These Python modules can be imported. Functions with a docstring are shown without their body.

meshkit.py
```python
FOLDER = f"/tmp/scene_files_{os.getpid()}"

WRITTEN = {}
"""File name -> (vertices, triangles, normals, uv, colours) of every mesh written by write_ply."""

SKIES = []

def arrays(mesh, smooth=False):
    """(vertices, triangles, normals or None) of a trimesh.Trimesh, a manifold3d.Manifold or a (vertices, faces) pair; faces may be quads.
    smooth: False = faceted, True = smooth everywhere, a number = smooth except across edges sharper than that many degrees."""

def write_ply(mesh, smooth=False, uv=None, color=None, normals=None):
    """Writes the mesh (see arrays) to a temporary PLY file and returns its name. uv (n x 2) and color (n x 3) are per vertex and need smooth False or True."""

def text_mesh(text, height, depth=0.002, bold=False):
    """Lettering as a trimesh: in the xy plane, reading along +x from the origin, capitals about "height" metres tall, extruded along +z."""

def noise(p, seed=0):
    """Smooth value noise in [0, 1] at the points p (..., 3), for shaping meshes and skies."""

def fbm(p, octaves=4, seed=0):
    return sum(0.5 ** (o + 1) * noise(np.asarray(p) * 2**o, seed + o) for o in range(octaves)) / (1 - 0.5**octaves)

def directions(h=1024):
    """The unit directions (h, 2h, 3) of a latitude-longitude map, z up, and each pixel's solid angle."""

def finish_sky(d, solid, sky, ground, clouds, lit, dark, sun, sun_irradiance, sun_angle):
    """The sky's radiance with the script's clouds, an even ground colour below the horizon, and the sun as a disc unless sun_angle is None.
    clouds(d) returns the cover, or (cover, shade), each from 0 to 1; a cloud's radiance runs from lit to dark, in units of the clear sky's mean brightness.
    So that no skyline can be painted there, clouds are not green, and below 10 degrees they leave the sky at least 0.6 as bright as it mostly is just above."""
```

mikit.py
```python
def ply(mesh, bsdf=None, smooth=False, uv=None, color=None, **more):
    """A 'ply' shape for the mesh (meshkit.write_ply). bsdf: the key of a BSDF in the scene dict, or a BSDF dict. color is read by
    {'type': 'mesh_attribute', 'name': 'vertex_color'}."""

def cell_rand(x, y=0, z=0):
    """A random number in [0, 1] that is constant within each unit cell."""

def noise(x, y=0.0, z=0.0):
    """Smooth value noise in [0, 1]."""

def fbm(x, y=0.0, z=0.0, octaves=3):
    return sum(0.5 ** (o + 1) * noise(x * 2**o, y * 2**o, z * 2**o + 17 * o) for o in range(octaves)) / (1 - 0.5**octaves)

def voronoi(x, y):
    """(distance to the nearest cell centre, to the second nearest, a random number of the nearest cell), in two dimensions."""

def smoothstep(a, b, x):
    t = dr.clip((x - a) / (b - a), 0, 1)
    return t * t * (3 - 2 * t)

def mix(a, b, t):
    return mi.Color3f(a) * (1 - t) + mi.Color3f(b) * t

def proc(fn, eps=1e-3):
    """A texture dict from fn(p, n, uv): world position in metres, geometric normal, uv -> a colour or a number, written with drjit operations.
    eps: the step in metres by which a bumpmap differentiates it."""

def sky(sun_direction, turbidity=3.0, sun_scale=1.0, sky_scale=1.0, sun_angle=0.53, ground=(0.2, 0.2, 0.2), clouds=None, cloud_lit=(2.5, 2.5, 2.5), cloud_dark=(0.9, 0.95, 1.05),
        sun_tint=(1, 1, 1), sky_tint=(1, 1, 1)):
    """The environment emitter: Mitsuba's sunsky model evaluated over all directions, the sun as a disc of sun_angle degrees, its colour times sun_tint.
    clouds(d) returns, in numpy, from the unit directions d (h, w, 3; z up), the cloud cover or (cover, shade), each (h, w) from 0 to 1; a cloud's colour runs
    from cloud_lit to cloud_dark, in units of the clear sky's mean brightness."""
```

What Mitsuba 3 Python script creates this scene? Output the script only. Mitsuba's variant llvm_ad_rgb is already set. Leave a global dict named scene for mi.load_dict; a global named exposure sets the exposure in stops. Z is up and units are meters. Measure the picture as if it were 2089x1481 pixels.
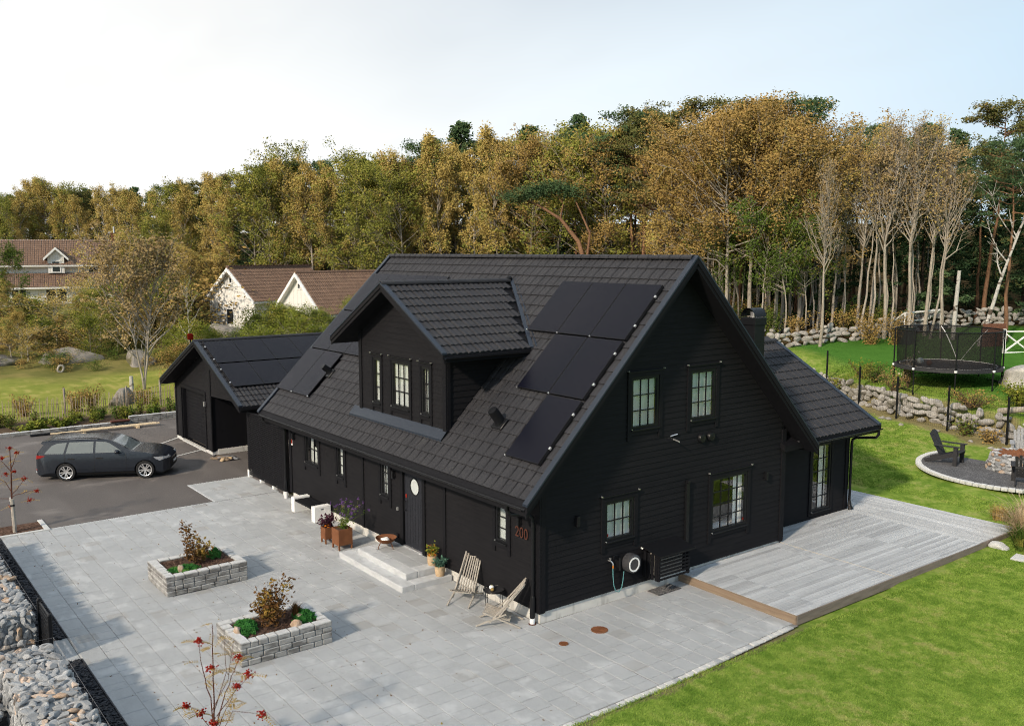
import math, random
import numpy as np, drjit as dr, mitsuba as mi, mikit, meshkit
import manifold3d as m3
from mikit import noise, fbm, voronoi, cell_rand, smoothstep, mix, proc

T = mi.ScalarTransform4f
scene, labels = {}, {}

# ---------------------------------------------------------------- camera, sky, exposure
CAM = np.array([15.029, -12.244, 8.118]); YAW, PITCH = 0.9185, -0.12006
FWD = np.array([-math.sin(YAW)*math.cos(PITCH), math.cos(YAW)*math.cos(PITCH), math.sin(PITCH)])
scene['camera'] = {'type': 'perspective', 'fov': 58.27, 'fov_axis': 'x', 'near_clip': 0.3, 'far_clip': 2500.0,
                   'to_world': T().look_at(origin=CAM.tolist(), target=(CAM+FWD).tolist(), up=[0, 0, 1])}
SUN = np.array([0.25, -0.815, 0.475])

def veil(d):
    p = d/np.maximum(d[..., 2:3]+0.25, 0.05)
    n = meshkit.fbm(p*np.array([1.1, 2.3, 1.0])+7.3, 5, 3)
    w = meshkit.fbm(p*np.array([0.5, 0.6, 1.0])+1.7, 3, 9)
    west = np.clip(0.5-0.72*d[..., 0]-0.5*d[..., 1], 0, 1)        # thin high cloud thickens to the west
    c = 0.62+0.60*(n-0.5)+0.7*(w-0.5)+0.35*west
    return np.clip(c, 0, 0.97), np.clip(1.30-1.22*west+0.55*(n-0.5), 0, 1)

scene['sky'] = mikit.sky(SUN.tolist(), turbidity=3.0, clouds=veil, cloud_lit=(4.1, 4.02, 3.85), cloud_dark=(2.5, 3.2, 3.75), ground=(0.16, 0.15, 0.12), sun_scale=0.90, sun_angle=3.2, sun_tint=(0.88, 0.96, 1.15))
exposure = 1.83

# ---------------------------------------------------------------- helpers
def A(v, f): return np.asarray(v, float), np.asarray(f, int)

def cat(*ms):
    ms = [m for m in (ms[0] if len(ms) == 1 and isinstance(ms[0], list) else ms)]
    n = np.cumsum([0]+[len(m[0]) for m in ms])
    return np.vstack([m[0] for m in ms]), np.vstack([m[1]+k for m, k in zip(ms, n)])

def man(x):
    m = x.to_mesh(); return np.array(m.vert_properties[:, :3], float), np.array(m.tri_verts, int)

BV = np.array([[x, y, z] for x in (0, 1) for y in (0, 1) for z in (0, 1)], float)
BF = np.array([[0, 1, 3], [0, 3, 2], [4, 6, 7], [4, 7, 5], [0, 4, 5], [0, 5, 1], [2, 3, 7], [2, 7, 6], [0, 2, 6], [0, 6, 4], [1, 5, 7], [1, 7, 3]])
def box(x0, x1, y0, y1, z0, z1):
    return BV*np.array([x1-x0, y1-y0, z1-z0])+np.array([x0, y0, z0]), BF.copy()

def cbox(x0, x1, y0, y1, z0, z1, c=0.01):
    """box with chamfered edges (hull of 3 slabs)"""
    p = []
    for sx, sy, sz in ((c, c, 0), (c, 0, c), (0, c, c)):
        p += [[x, y, z] for x in (x0+sx, x1-sx) for y in (y0+sy, y1-sy) for z in (z0+sz, z1-sz)]
    return man(m3.Manifold.hull_points(np.array(p)))

def slab(x0, x1, y0, y1, z0, z1, c=0.012):
    """open-bottomed box with a chamfered top: 18 triangles"""
    v = [[x0, y0, z0], [x1, y0, z0], [x1, y1, z0], [x0, y1, z0], [x0, y0, z1-c], [x1, y0, z1-c], [x1, y1, z1-c], [x0, y1, z1-c],
         [x0+c, y0+c, z1], [x1-c, y0+c, z1], [x1-c, y1-c, z1], [x0+c, y1-c, z1]]
    f = []
    for k in (0, 4):
        for i in range(4):
            a, b = k+i, k+(i+1) % 4
            f += [[a, b, b+4], [a, b+4, a+4]]
    return A(v, f+[[8, 9, 10], [8, 10, 11]])

def xf(m, M):
    M = np.asarray(M, float)
    v = m[0]@M[:3, :3].T+M[:3, 3]
    f = m[1] if np.linalg.det(M[:3, :3]) > 0 else m[1][:, ::-1]
    return v, f

def mat(o=(0, 0, 0), x=(1, 0, 0), y=(0, 1, 0), z=(0, 0, 1)):
    M = np.eye(4); M[:3, 0], M[:3, 1], M[:3, 2], M[:3, 3] = x, y, z, o; return M

def rotz(a, o=(0, 0, 0), s=1.0):
    c, n = math.cos(a)*s, math.sin(a)*s
    return mat(o, (c, n, 0), (-n, c, 0), (0, 0, s))

def move(m, x=0, y=0, z=0): return m[0]+np.array([x, y, z]), m[1]

def tube(pts, r, n=8, caps=True):
    p = np.asarray(pts, float); k = len(p)
    r = np.broadcast_to(np.asarray(r, float), (k,))
    t = np.gradient(p, axis=0); t /= np.linalg.norm(t, axis=1, keepdims=True)+1e-12
    a = np.cross(t[0], [0, 0, 1.] if abs(t[0, 2]) < .9 else [1., 0, 0]); a /= np.linalg.norm(a)
    fr = []
    for i in range(k):
        a = a-t[i]*(a@t[i]); a /= np.linalg.norm(a)+1e-12
        fr.append((a, np.cross(t[i], a)))
    ang = np.arange(n)*2*np.pi/n
    v = np.vstack([p[i]+r[i]*(np.cos(ang)[:, None]*fr[i][0]+np.sin(ang)[:, None]*fr[i][1]) for i in range(k)])
    i, j = np.meshgrid(np.arange(k-1), np.arange(n), indexing='ij')
    q = np.stack([i*n+j, i*n+(j+1) % n, (i+1)*n+(j+1) % n, (i+1)*n+j], -1).reshape(-1, 4)
    f = np.vstack([q[:, [0, 1, 2]], q[:, [0, 2, 3]]])
    if caps:
        v = np.vstack([v, p[0], p[-1]]); j = np.arange(n); c0, c1 = k*n, k*n+1
        f = np.vstack([f, np.stack([(j+1) % n, j, j*0+c0], 1), np.stack([(k-1)*n+j, (k-1)*n+(j+1) % n, j*0+c1], 1)])
    return v, f

def lathe(prof, n=20, o=(0, 0, 0)):
    """prof: (r, z) from bottom outside going up; surface of revolution about z"""
    p = np.asarray(prof, float); k = len(p); ang = np.arange(n)*2*np.pi/n
    v = np.stack([p[:, :1]*np.cos(ang), p[:, :1]*np.sin(ang), np.repeat(p[:, 1:], n, 1)], -1).reshape(-1, 3)
    i, j = np.meshgrid(np.arange(k-1), np.arange(n), indexing='ij')
    q = np.stack([i*n+j, i*n+(j+1) % n, (i+1)*n+(j+1) % n, (i+1)*n+j], -1).reshape(-1, 4)
    return v+np.array(o), np.vstack([q[:, [0, 1, 2]], q[:, [0, 2, 3]]])

def prism(contours, h):
    """2-D contours (outer, then holes) extruded along z by h"""
    if not isinstance(contours[0][0], (list, tuple, np.ndarray)): contours = [contours]
    cs = m3.CrossSection([np.asarray(c, float) for c in contours], m3.FillRule.EvenOdd)
    return man(m3.Manifold.extrude(cs, h))

def bar(p, q, w, h, up=(0, 0, 1)):
    """rectangular bar from p to q, w wide, h deep along up"""
    p, q, up = np.array(p, float), np.array(q, float), np.array(up, float)
    d = q-p; L = np.linalg.norm(d); d /= L
    s = np.cross(d, up); s /= np.linalg.norm(s); u = np.cross(s, d)
    return xf(box(0, L, -w/2, w/2, -h/2, h/2), mat(p, d, -s, u))

def rect(x0, x1, y0, y1, z):
    return A([[x0, y0, z], [x1, y0, z], [x1, y1, z], [x0, y1, z]], [[0, 1, 2], [0, 2, 3]])

def disc(cx, cy, z, r, n=24):
    a = np.arange(n)*2*np.pi/n
    return A(np.vstack([np.c_[cx+r*np.cos(a), cy+r*np.sin(a), a*0+z], [[cx, cy, z]]]), [[i, (i+1) % n, n] for i in range(n)])

_ico = {}
def ico(sub):
    if sub not in _ico:
        t = (1+5**.5)/2
        v = np.array([[-1, t, 0], [1, t, 0], [-1, -t, 0], [1, -t, 0], [0, -1, t], [0, 1, t], [0, -1, -t], [0, 1, -t], [t, 0, -1], [t, 0, 1], [-t, 0, -1], [-t, 0, 1]], float)
        f = np.array([[0, 11, 5], [0, 5, 1], [0, 1, 7], [0, 7, 10], [0, 10, 11], [1, 5, 9], [5, 11, 4], [11, 10, 2], [10, 7, 6], [7, 1, 8], [3, 9, 4], [3, 4, 2], [3, 2, 6], [3, 6, 8], [3, 8, 9], [4, 9, 5], [2, 4, 11], [6, 2, 10], [8, 6, 7], [9, 8, 1]])
        v /= np.linalg.norm(v, axis=1, keepdims=True)
        for _ in range(sub):
            e, nf, v = {}, [], list(v)
            def mid(a, b):
                k = (min(a, b), max(a, b))
                if k not in e:
                    m = v[a]+v[b]; v.append(m/np.linalg.norm(m)); e[k] = len(v)-1
                return e[k]
            for a, b, c in f:
                x, y, z = mid(a, b), mid(b, c), mid(c, a)
                nf += [[a, x, z], [b, y, x], [c, z, y], [x, y, z]]
            v, f = np.array(v), np.array(nf)
        _ico[sub] = (v, f)
    return _ico[sub]

def rock(rng, sx, sy, sz, sub=1, rough=.22, flat=6, cut=(.55, .85)):
    """angular stone: a sphere cut by a few random planes"""
    v, f = ico(sub); v = v.copy()
    for _ in range(flat):
        d = rng.normal(size=3); d /= np.linalg.norm(d); k = rng.uniform(*cut)
        over = np.maximum(v@d-k, 0); v -= over[:, None]*d
    v *= 1+rough*(meshkit.noise(v*1.7+rng.uniform(0, 90, 3))-.5)[:, None]
    return v*np.array([sx, sy, sz])/(.85 if cut[0] > .5 else .68), f

def key_for(name, parent=None):
    base = parent+'__'+name if parent else name
    k, i = base, 0
    while k in scene or k in labels or any_child.get(k):
        i += 1; k = f'{base}_{i:03d}'
    any_child[k] = True
    return k
any_child = {}
_ct = {}
def tag(key, label=None, cat=None, group=None, kind=None):
    d = labels.setdefault(key, {})
    for a, b in (('label', label), ('category', cat), ('group', group), ('kind', kind)):
        if b: d[a] = b
    return key

def thing(name, label, cat, group=None):
    k = key_for(name); return tag(k, label, cat, group)

def add(name, mesh, bsdf, parent=None, smooth=False, to=None, **t):
    """one entry of the scene; mesh may be a ready ply dict"""
    base = parent+'__'+name if parent else name
    i = _ct.get(base, 0); k = base if i == 0 else f'{base}_{i:03d}'
    while k in scene or (i and k in any_child): i += 1; k = f'{base}_{i:03d}'
    if i == 0 and k in any_child and not parent: i = 1; k = f'{base}_{i:03d}'
    _ct[base] = i+1; any_child[k] = True
    d = dict(mesh) if isinstance(mesh, dict) else mikit.ply(mesh, bsdf, smooth)
    if isinstance(mesh, dict) and bsdf: d['bsdf'] = {'type': 'ref', 'id': bsdf}
    if to is not None: d['to_world'] = T(np.asarray(to, float).tolist())
    scene[k] = d
    if t: tag(k, **t)
    return k

def struct(name, mesh, bsdf, smooth=False, parent=None, label=None):
    return add(name, mesh, bsdf, parent, smooth, **({} if parent else dict(kind='structure')), **({'label': label} if label else {}))

def site(bearing, d):
    """a spot on the ground at a compass bearing (degrees west of +Y) and distance from the drone's position"""
    b = math.radians(bearing); x, y = CAM[0]-d*math.sin(b), CAM[1]+d*math.cos(b)
    return np.array([x, y, float(ground(x, y))])

# ---------------------------------------------------------------- materials
def C(*c): return {'type': 'rgb', 'value': list(c)}
def prin(name, col, rough=.6, spec=.5, metallic=0., bump=None, two=True, **k):
    d = {'type': 'principled', 'base_color': col if isinstance(col, dict) else C(*col), 'roughness': rough, 'specular': spec, 'metallic': metallic, **k}
    if bump: d = {'type': 'bumpmap', 'arbitrary': {**bump[0]}, 'scale': bump[1], 'bsdf': d}
    scene[name] = {'type': 'twosided', 'bsdf': d} if two else d
def dif(name, col):
    scene[name] = {'type': 'twosided', 'bsdf': {'type': 'diffuse', 'reflectance': col if isinstance(col, dict) else C(*col)}}

def paint_fn(p, n, uv):
    g = noise(p.x*3, p.y*3, p.z*60); w = fbm(p.x*.9, p.y*.9, p.z*1.5)
    return mix((.0052, .0052, .0070), (.0135, .0130, .0150), .55*g+.45*w)
prin('black_paint', proc(paint_fn), .72, .16)
prin('door_paint', (.019, .0205, .027), .6, .2)
prin('black_trim', (.0070, .0070, .0092), .65, .16)
prin('black_metal', (.008, .0084, .0102), .40, .25)
prin('blue_flashing', (.017, .024, .038), .42, .4)
def tile_fn(p, n, uv):
    s = cell_rand(dr.floor(p.x/.325), dr.floor(p.y*3.96), dr.floor(p.z*.01))
    g = fbm(p.x*9, p.y*9, p.z*9, 3); l = smoothstep(.70, .80, noise(p.x*2.3, p.y*2.3, p.z*2.3+5)*.6+.4*noise(p.x*25, p.y*25, p.z*25))
    return mix(mix((.024, .0243, .0285), (.038, .0378, .0425), .5*s+.5*g), (.07, .07, .065), l*.3)
prin('roof_tile', proc(tile_fn), .60, .22)
def panel_fn(p, n, uv):
    g = noise(p.x*.9+3, p.y*1.1, 2.)
    return mix((.0030, .0038, .0095), (.0052, .0052, .0110), g)
prin('solar_glass', proc(panel_fn), .32, .12)
prin('panel_frame', (.008, .008, .010), .4, .2)
prin('galvanised', (.20, .20, .21), .5, .4)
prin('bright_metal', (.75, .75, .76), .25, .5, metallic=.8)
prin('white_paint', (.78, .78, .77), .5, .4)
def plinth_fn(p, n, uv):
    return mix((.50, .49, .46), (.62, .61, .58), fbm(p.x*3, p.y*3, p.z*8))*(1-.25*smoothstep(.62, .75, fbm(p.x*5+9, p.y*5, p.z*1.2)))
prin('plinth_concrete', proc(plinth_fn), .85, .2)
def slab_fn(p, n, uv):
    cx, cy = dr.floor(p.x/.42), dr.floor(p.y/.415)
    r = cell_rand(cx, cy, 3)
    g = fbm(p.x*6, p.y*14, 1., 4); st = fbm(p.x*.8+4, p.y*.8, 2., 3); fine = noise(p.x*60, p.y*60, 0.)
    c = mix((.290, .300, .308), (.385, .396, .405), .35*r+.35*g+.3*fine)
    c = mix(c, mi.Color3f(.26, .25, .235), smoothstep(.94, .96, cell_rand(cx, cy, 8))*.45)
    c = mix(c, mi.Color3f(.45, .465, .48), smoothstep(.5, .85, st)*.35)
    ef = smoothstep(.58, .8, fbm(p.x*2.1+9, p.y*2.7, 5., 4))
    return mix(c, mi.Color3f(.55, .56, .57), ef*.35)
prin('paving_slab', proc(slab_fn), .8, .25)
def joint_fn(p, n, uv):
    return mix((.17, .165, .16), (.44, .44, .44), smoothstep(.35, .65, fbm(p.x*.7, p.y*.7, 3.)))
dif('joint_sand', proc(joint_fn))
def step_fn(p, n, uv):
    return mix((.36, .37, .38), (.56, .575, .59), fbm(p.x*4, p.y*9, p.z*6, 4))
prin('step_granite', proc(step_fn), .75, .25)
def asphalt_fn(p, n, uv):
    f = noise(p.x*70, p.y*70, 0.); b = fbm(p.x*.5, p.y*1.1, 4., 4); s = smoothstep(.60, .78, fbm(p.x*1.1+3, p.y*.6, 9., 4))
    t = smoothstep(.5, .8, noise(p.x*.25, p.y*2.2, 3.))
    c = mix((.075, .067, .064), (.125, .112, .107), .55*f+.45*b)
    return mix(c, mi.Color3f(.19, .172, .162), s*.5+t*.14)
prin('asphalt', proc(asphalt_fn), .8, .3)
def wood_grey_fn(p, n, uv):
    r = cell_rand(dr.floor(p.x/.125), dr.floor(p.y*.37), 2.)
    g = noise(p.x*90, p.y*2.2, 0.); w = fbm(p.x*2, p.y*.8, 2.)
    return mix((.255, .262, .272), (.52, .535, .55), .5*r+.25*g+.25*w)
prin('deck_wood', proc(wood_grey_fn), .75, .25)
def wood_grey2_fn(p, n, uv):
    r = cell_rand(dr.floor(p.y/.125), dr.floor(p.x*.37), 2.)
    g = noise(p.y*90, p.x*2.2, 0.); w = fbm(p.x*.8, p.y*2, 2.)
    return mix((.275, .283, .293), (.53, .545, .56), .5*r+.25*g+.25*w)
prin('deck_wood_cross', proc(wood_grey2_fn), .75, .25)
def wood_brown_fn(p, n, uv):
    return mix((.165, .118, .082), (.29, .22, .16), fbm(p.x*2.5, p.y*2.5, p.z*30, 4))
prin('brown_wood', proc(wood_brown_fn), .75, .25)
def fresh_fn(p, n, uv): return mix((.58, .45, .29), (.70, .57, .39), noise(p.x*30, p.y*2, p.z*60))
prin('fresh_wood', proc(fresh_fn), .7, .25)
def stick_fn(p, n, uv): return mix((.25, .225, .19), (.44, .405, .36), fbm(p.x*14, p.y*14, p.z*9))
prin('weathered_wood', proc(stick_fn), .75, .25)
def picket_fn(p, n, uv): return mix((.24, .17, .12), (.48, .39, .30), cell_rand(dr.floor(p.y*9), 2, 5)*.7+.3*noise(p.x*20, p.y*20, p.z*5))
dif('picket_wood', proc(picket_fn))
def gab_fn(p, n, uv):
    a, b, r = voronoi(p.x*4.6+p.z*1.7, p.y*4.6+p.z*2.1)
    c = mix((.11, .118, .128), (.48, .485, .49), .65*r+.35*fbm(p.x*13, p.y*13, p.z*13))
    return mix(c, mi.Color3f(.48, .33, .22), smoothstep(.90, .93, r)*.65)
prin('gabion_stone', proc(gab_fn), .75, .25)
def gab2_fn(p, n, uv):
    f = fbm(p.x*16, p.y*16, p.z*16); s = smoothstep(.5, .75, fbm(p.x*5, p.y*5, p.z*5))
    return mix(mix((.27, .18, .115), (.46, .34, .25), f), (.45, .44, .42), s*.6)
prin('gabion_stone_warm', proc(gab2_fn), .75, .25)
def gab3_fn(p, n, uv):
    f = fbm(p.x*11, p.y*11, p.z*30, 4)
    return mix((.16, .165, .17), (.36, .37, .38), f)
prin('gabion_stone_dark', proc(gab3_fn), .75, .25)
def slate_fn(p, n, uv): return mix((.020, .022, .027), (.055, .058, .068), noise(p.x*18, p.y*18, p.z*18))
prin('slate', proc(slate_fn), .7, .15)
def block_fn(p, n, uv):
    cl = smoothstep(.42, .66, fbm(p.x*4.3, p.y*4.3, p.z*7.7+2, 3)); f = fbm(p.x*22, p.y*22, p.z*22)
    up = smoothstep(.5, .9, n.z)  # paler tops, darker sides: daylight falling on the blocks, put into colour
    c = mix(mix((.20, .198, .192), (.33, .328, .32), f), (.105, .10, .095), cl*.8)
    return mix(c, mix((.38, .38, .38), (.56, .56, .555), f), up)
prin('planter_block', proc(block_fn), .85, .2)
def bark_mulch_fn(p, n, uv): return mix((.045, .027, .02), (.17, .11, .085), noise(p.x*26, p.y*26, p.z*20))
dif('bark_mulch', proc(bark_mulch_fn))
def corten_fn(p, n, uv): return mix((.11, .042, .02), (.23, .095, .042), fbm(p.x*7, p.y*7, p.z*7, 4))
prin('rusty_steel', proc(corten_fn), .8, .25)
prin('number_rust', (.085, .028, .017), .6, .3)
scene['clear_glass'] = {'type': 'thindielectric'}
prin('blind_white', (.47, .515, .50), .7, .2)
prin('grey_plastic', (.045, .045, .049), .4, .4)
prin('curtain_white', (.78, .78, .75), .8, .2)
dif('dark_inside', (.03, .03, .03))
dif('room_wall', (.35, .33, .30))
prin('frosted_glass', (.50, .54, .54), .18, .6)
def granite_fn(p, n, uv):
    a, b, r = voronoi(p.x*2.1+p.z, p.y*2.1-p.z)
    f = fbm(p.x*8, p.y*8, p.z*8, 4); m = smoothstep(.55, .7, fbm(p.x*2+3, p.y*2, p.z*2))
    return mix(mix((.20, .188, .172), (.46, .435, .405), .5*r+.5*f), (.13, .115, .08), m*.5)
prin('field_stone', proc(granite_fn), .85, .2)
def boulder_fn(p, n, uv):
    f = fbm(p.x*3, p.y*3, p.z*3, 5); m = smoothstep(.5, .7, fbm(p.x*1.1+3, p.y*1.1, p.z*1.4, 4))
    return mix(mix((.17, .155, .135), (.33, .305, .275), f), (.10, .095, .042), m*.85)
dif('boulder_rock', proc(boulder_fn))
def pale_fn(p, n, uv):
    f = fbm(p.x*4, p.y*4, p.z*4, 5); m = smoothstep(.55, .75, fbm(p.x*1.3+3, p.y*1.3, p.z*1.4, 4))
    return mix(mix((.40, .385, .36), (.60, .58, .55), f), (.22, .205, .15), m*.5)
dif('pale_granite', proc(pale_fn))
def gravel_fn(p, n, uv):
    a, b, r = voronoi(p.x*22, p.y*22)
    return mix((.085, .085, .090), (.22, .217, .222), r*.6+.4*fbm(p.x*3, p.y*3, 0.))*(.55+.45*smoothstep(.0, .3, b-a))
dif('dark_gravel', proc(gravel_fn))
prin('light_setts', (.50, .50, .49), .8, .2)
prin('chair_black', (.028, .028, .031), .6, .3)
prin('chair_grey', (.26, .265, .275), .7, .3)
dif('water_pipe_white', (.75, .75, .76))

def ground_fn(p, n, uv):
    x, y = p.x, p.y
    big = fbm(x*.35, y*.35, 1., 4); mid = fbm(x*1.6, y*1.6, 2., 4); fine = noise(x*23, y*23, 3.); mow = noise(x*.5, y*5.5, 7.)
    tuft = smoothstep(.22, .78, noise(x*3.7, y*3.7, 5.)*.4+noise(x*8.3, y*8.3, 5.)*.35+noise(x*18, y*18, 6.)*.25)
    lush = mix((.075, .150, .018), (.270, .355, .070), .30*mid+.45*tuft+.25*mow)
    dry = mix((.24, .22, .075), (.38, .33, .16), fine)
    lawn = mix(lush, dry, smoothstep(.50, .80, .35*mid+.25*big+.15*mow+.25*tuft)*.55)
    lawn = mix(lawn, mi.Color3f(.16, .12, .085), smoothstep(.10, .0, x-3.74-.22*noise(x*1.3, y*1.9, 3.)-.1*noise(x*7, y*7, 3.)+.055*dr.maximum(y, 0))*smoothstep(5., 4., y)*.8)
    far = mix((.045, .135, .020), (.095, .215, .040), .6*mid+.4*fine)
    lawn = mix(lawn, far, smoothstep(25.2, 27.0, y+x*.32))
    lawnl = mix(mix((.17, .21, .042), (.32, .32, .080), mid), mi.Color3f(.44, .37, .14), smoothstep(.50, .80, .25*mow+.75*mid)*.5)
    heath = mix((.11, .125, .035), (.26, .215, .08), fbm(x*1.1, y*1.1, 3., 4))
    left = mix(lawnl, heath, smoothstep(45.5, 49., -x+2.5*(noise(x*.35, y*.35, 0.)-.5)+.25*y))
    soil = mix((.075, .052, .036), (.14, .105, .075), mid)
    left = mix(soil, left, smoothstep(33.4, 34.6, -x+.8*(noise(x*.8, y*.8, 4.)-.5)))
    floor = mix((.038, .028, .015), (.085, .062, .030), mid)
    c = mix(lawn, left, smoothstep(20., 27., -x))
    q = (x+16.4)*-.953+(y-30.7)*.302+(noise(x*.6, y*.6, 2.)-.5)*1.2
    wood = dr.maximum(smoothstep(0., .8, q)*smoothstep(18., 24., y), smoothstep(45., 47., y))
    c = mix(c, floor, wood)
    bed = smoothstep(1.1, .4, dr.abs(y+.33*(x+3)-24.0+.9*(noise(x, y, 8.)-.5)))*smoothstep(-14., -11., x)
    return mix(c, mix((.17, .12, .07), (.26, .20, .12), mid), bed*.8)
dif('ground_cover', proc(ground_fn))
def grass_fn(p, n, uv):
    x, y = p.x, p.y
    mid = fbm(x*1.6, y*1.6, 2., 4); big = fbm(x*.35, y*.35, 1., 4); f = noise(x*47, y*47, 1.); mow = noise(x*.5, y*5.5, 7.)
    tuft = smoothstep(.22, .78, noise(x*3.7, y*3.7, 5.)*.4+noise(x*8.3, y*8.3, 5.)*.35+noise(x*18, y*18, 6.)*.25)
    lush = mix((.075, .165, .018), (.300, .405, .078), .25*mid+.30*f+.45*tuft)
    far = mix((.045, .130, .018), (.105, .235, .044), .5*f+.5*tuft)
    lush = mix(lush, far, smoothstep(25.2, 27.0, y+x*.32))
    return mix(lush, mix((.26, .235, .085), (.42, .36, .19), f), smoothstep(.50, .80, .35*mid+.25*big+.15*mow+.25*tuft)*.6*smoothstep(27., 25.2, y+x*.32))
dif('grass_blades', proc(grass_fn))

def leaf(name, a, b, cc, thin=False):
    def fn(p, n, uv):
        t = noise(p.x*.22, p.y*.22, p.z*.12); f = cell_rand(dr.floor(p.x*4.7), dr.floor(p.y*4.7), dr.floor(p.z*4.7)); m = noise(p.x*.9, p.y*.9, p.z*.9)
        return mix(mix(a, b, .35*t+.35*f+.3*m), cc, smoothstep(.62, .85, .5*f+.5*m))
    if thin: scene[name] = {'type': 'principledthin', 'base_color': proc(fn), 'roughness': .6, 'spec_trans': 0., 'diff_trans': .8}
    else: dif(name, proc(fn))
leaf('leaf_gold', (.30, .235, .070), (.60, .440, .150), (.26, .30, .070))
leaf('leaf_brown', (.23, .155, .052), (.45, .300, .105), (.30, .25, .070))
leaf('leaf_tan', (.22, .155, .070), (.44, .33, .17), (.33, .24, .10))
leaf('leaf_olive', (.12, .145, .030), (.30, .29, .065), (.46, .36, .095))
leaf('leaf_green', (0.045, 0.087, 0.018), (0.1275, 0.18, 0.036), (0.21, 0.195, 0.045))
leaf('leaf_pine', (.045, .085, .040), (.105, .165, .075), (.16, .15, .055))
leaf('leaf_pine_olive', (.085, .098, .034), (.18, .175, .060), (.22, .165, .056))
leaf('leaf_juniper', (.030, .125, .030), (.075, .25, .060), (.13, .27, .05))
leaf('leaf_copper', (0.078, 0.0364, 0.0182), (0.195, 0.104, 0.0338), (0.286, 0.195, 0.0455))
leaf('leaf_ochre', (.22, .14, .05), (.42, .30, .12), (.30, .22, .10))
leaf('leaf_lime', (0.1105, 0.1495, 0.0234), (0.247, 0.26, 0.0455), (0.312, 0.26, 0.052))
leaf('dry_grass', (.34, .25, .14), (.56, .46, .32), (.60, .52, .42))
leaf('twig_brush', (.085, .058, .035), (.17, .125, .08), (.10, .07, .03))
def bark_fn(p, n, uv): return mix((.22, .19, .155), (.47, .42, .355), fbm(p.x*5, p.y*5, p.z*1.2, 3))
dif('bark_grey', proc(bark_fn))
def birch_fn(p, n, uv): return mix((.46, .44, .41), (.10, .08, .065), smoothstep(.58, .68, fbm(p.x*3, p.y*3, p.z*4.5, 3)))
dif('bark_birch', proc(birch_fn))
def pinebark_fn(p, n, uv): return mix((.13, .075, .05), (.30, .17, .10), fbm(p.x*4, p.y*4, p.z*2, 3))
dif('bark_pine', proc(pinebark_fn))
dif('bark_dark', (.055, .042, .032))
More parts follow.
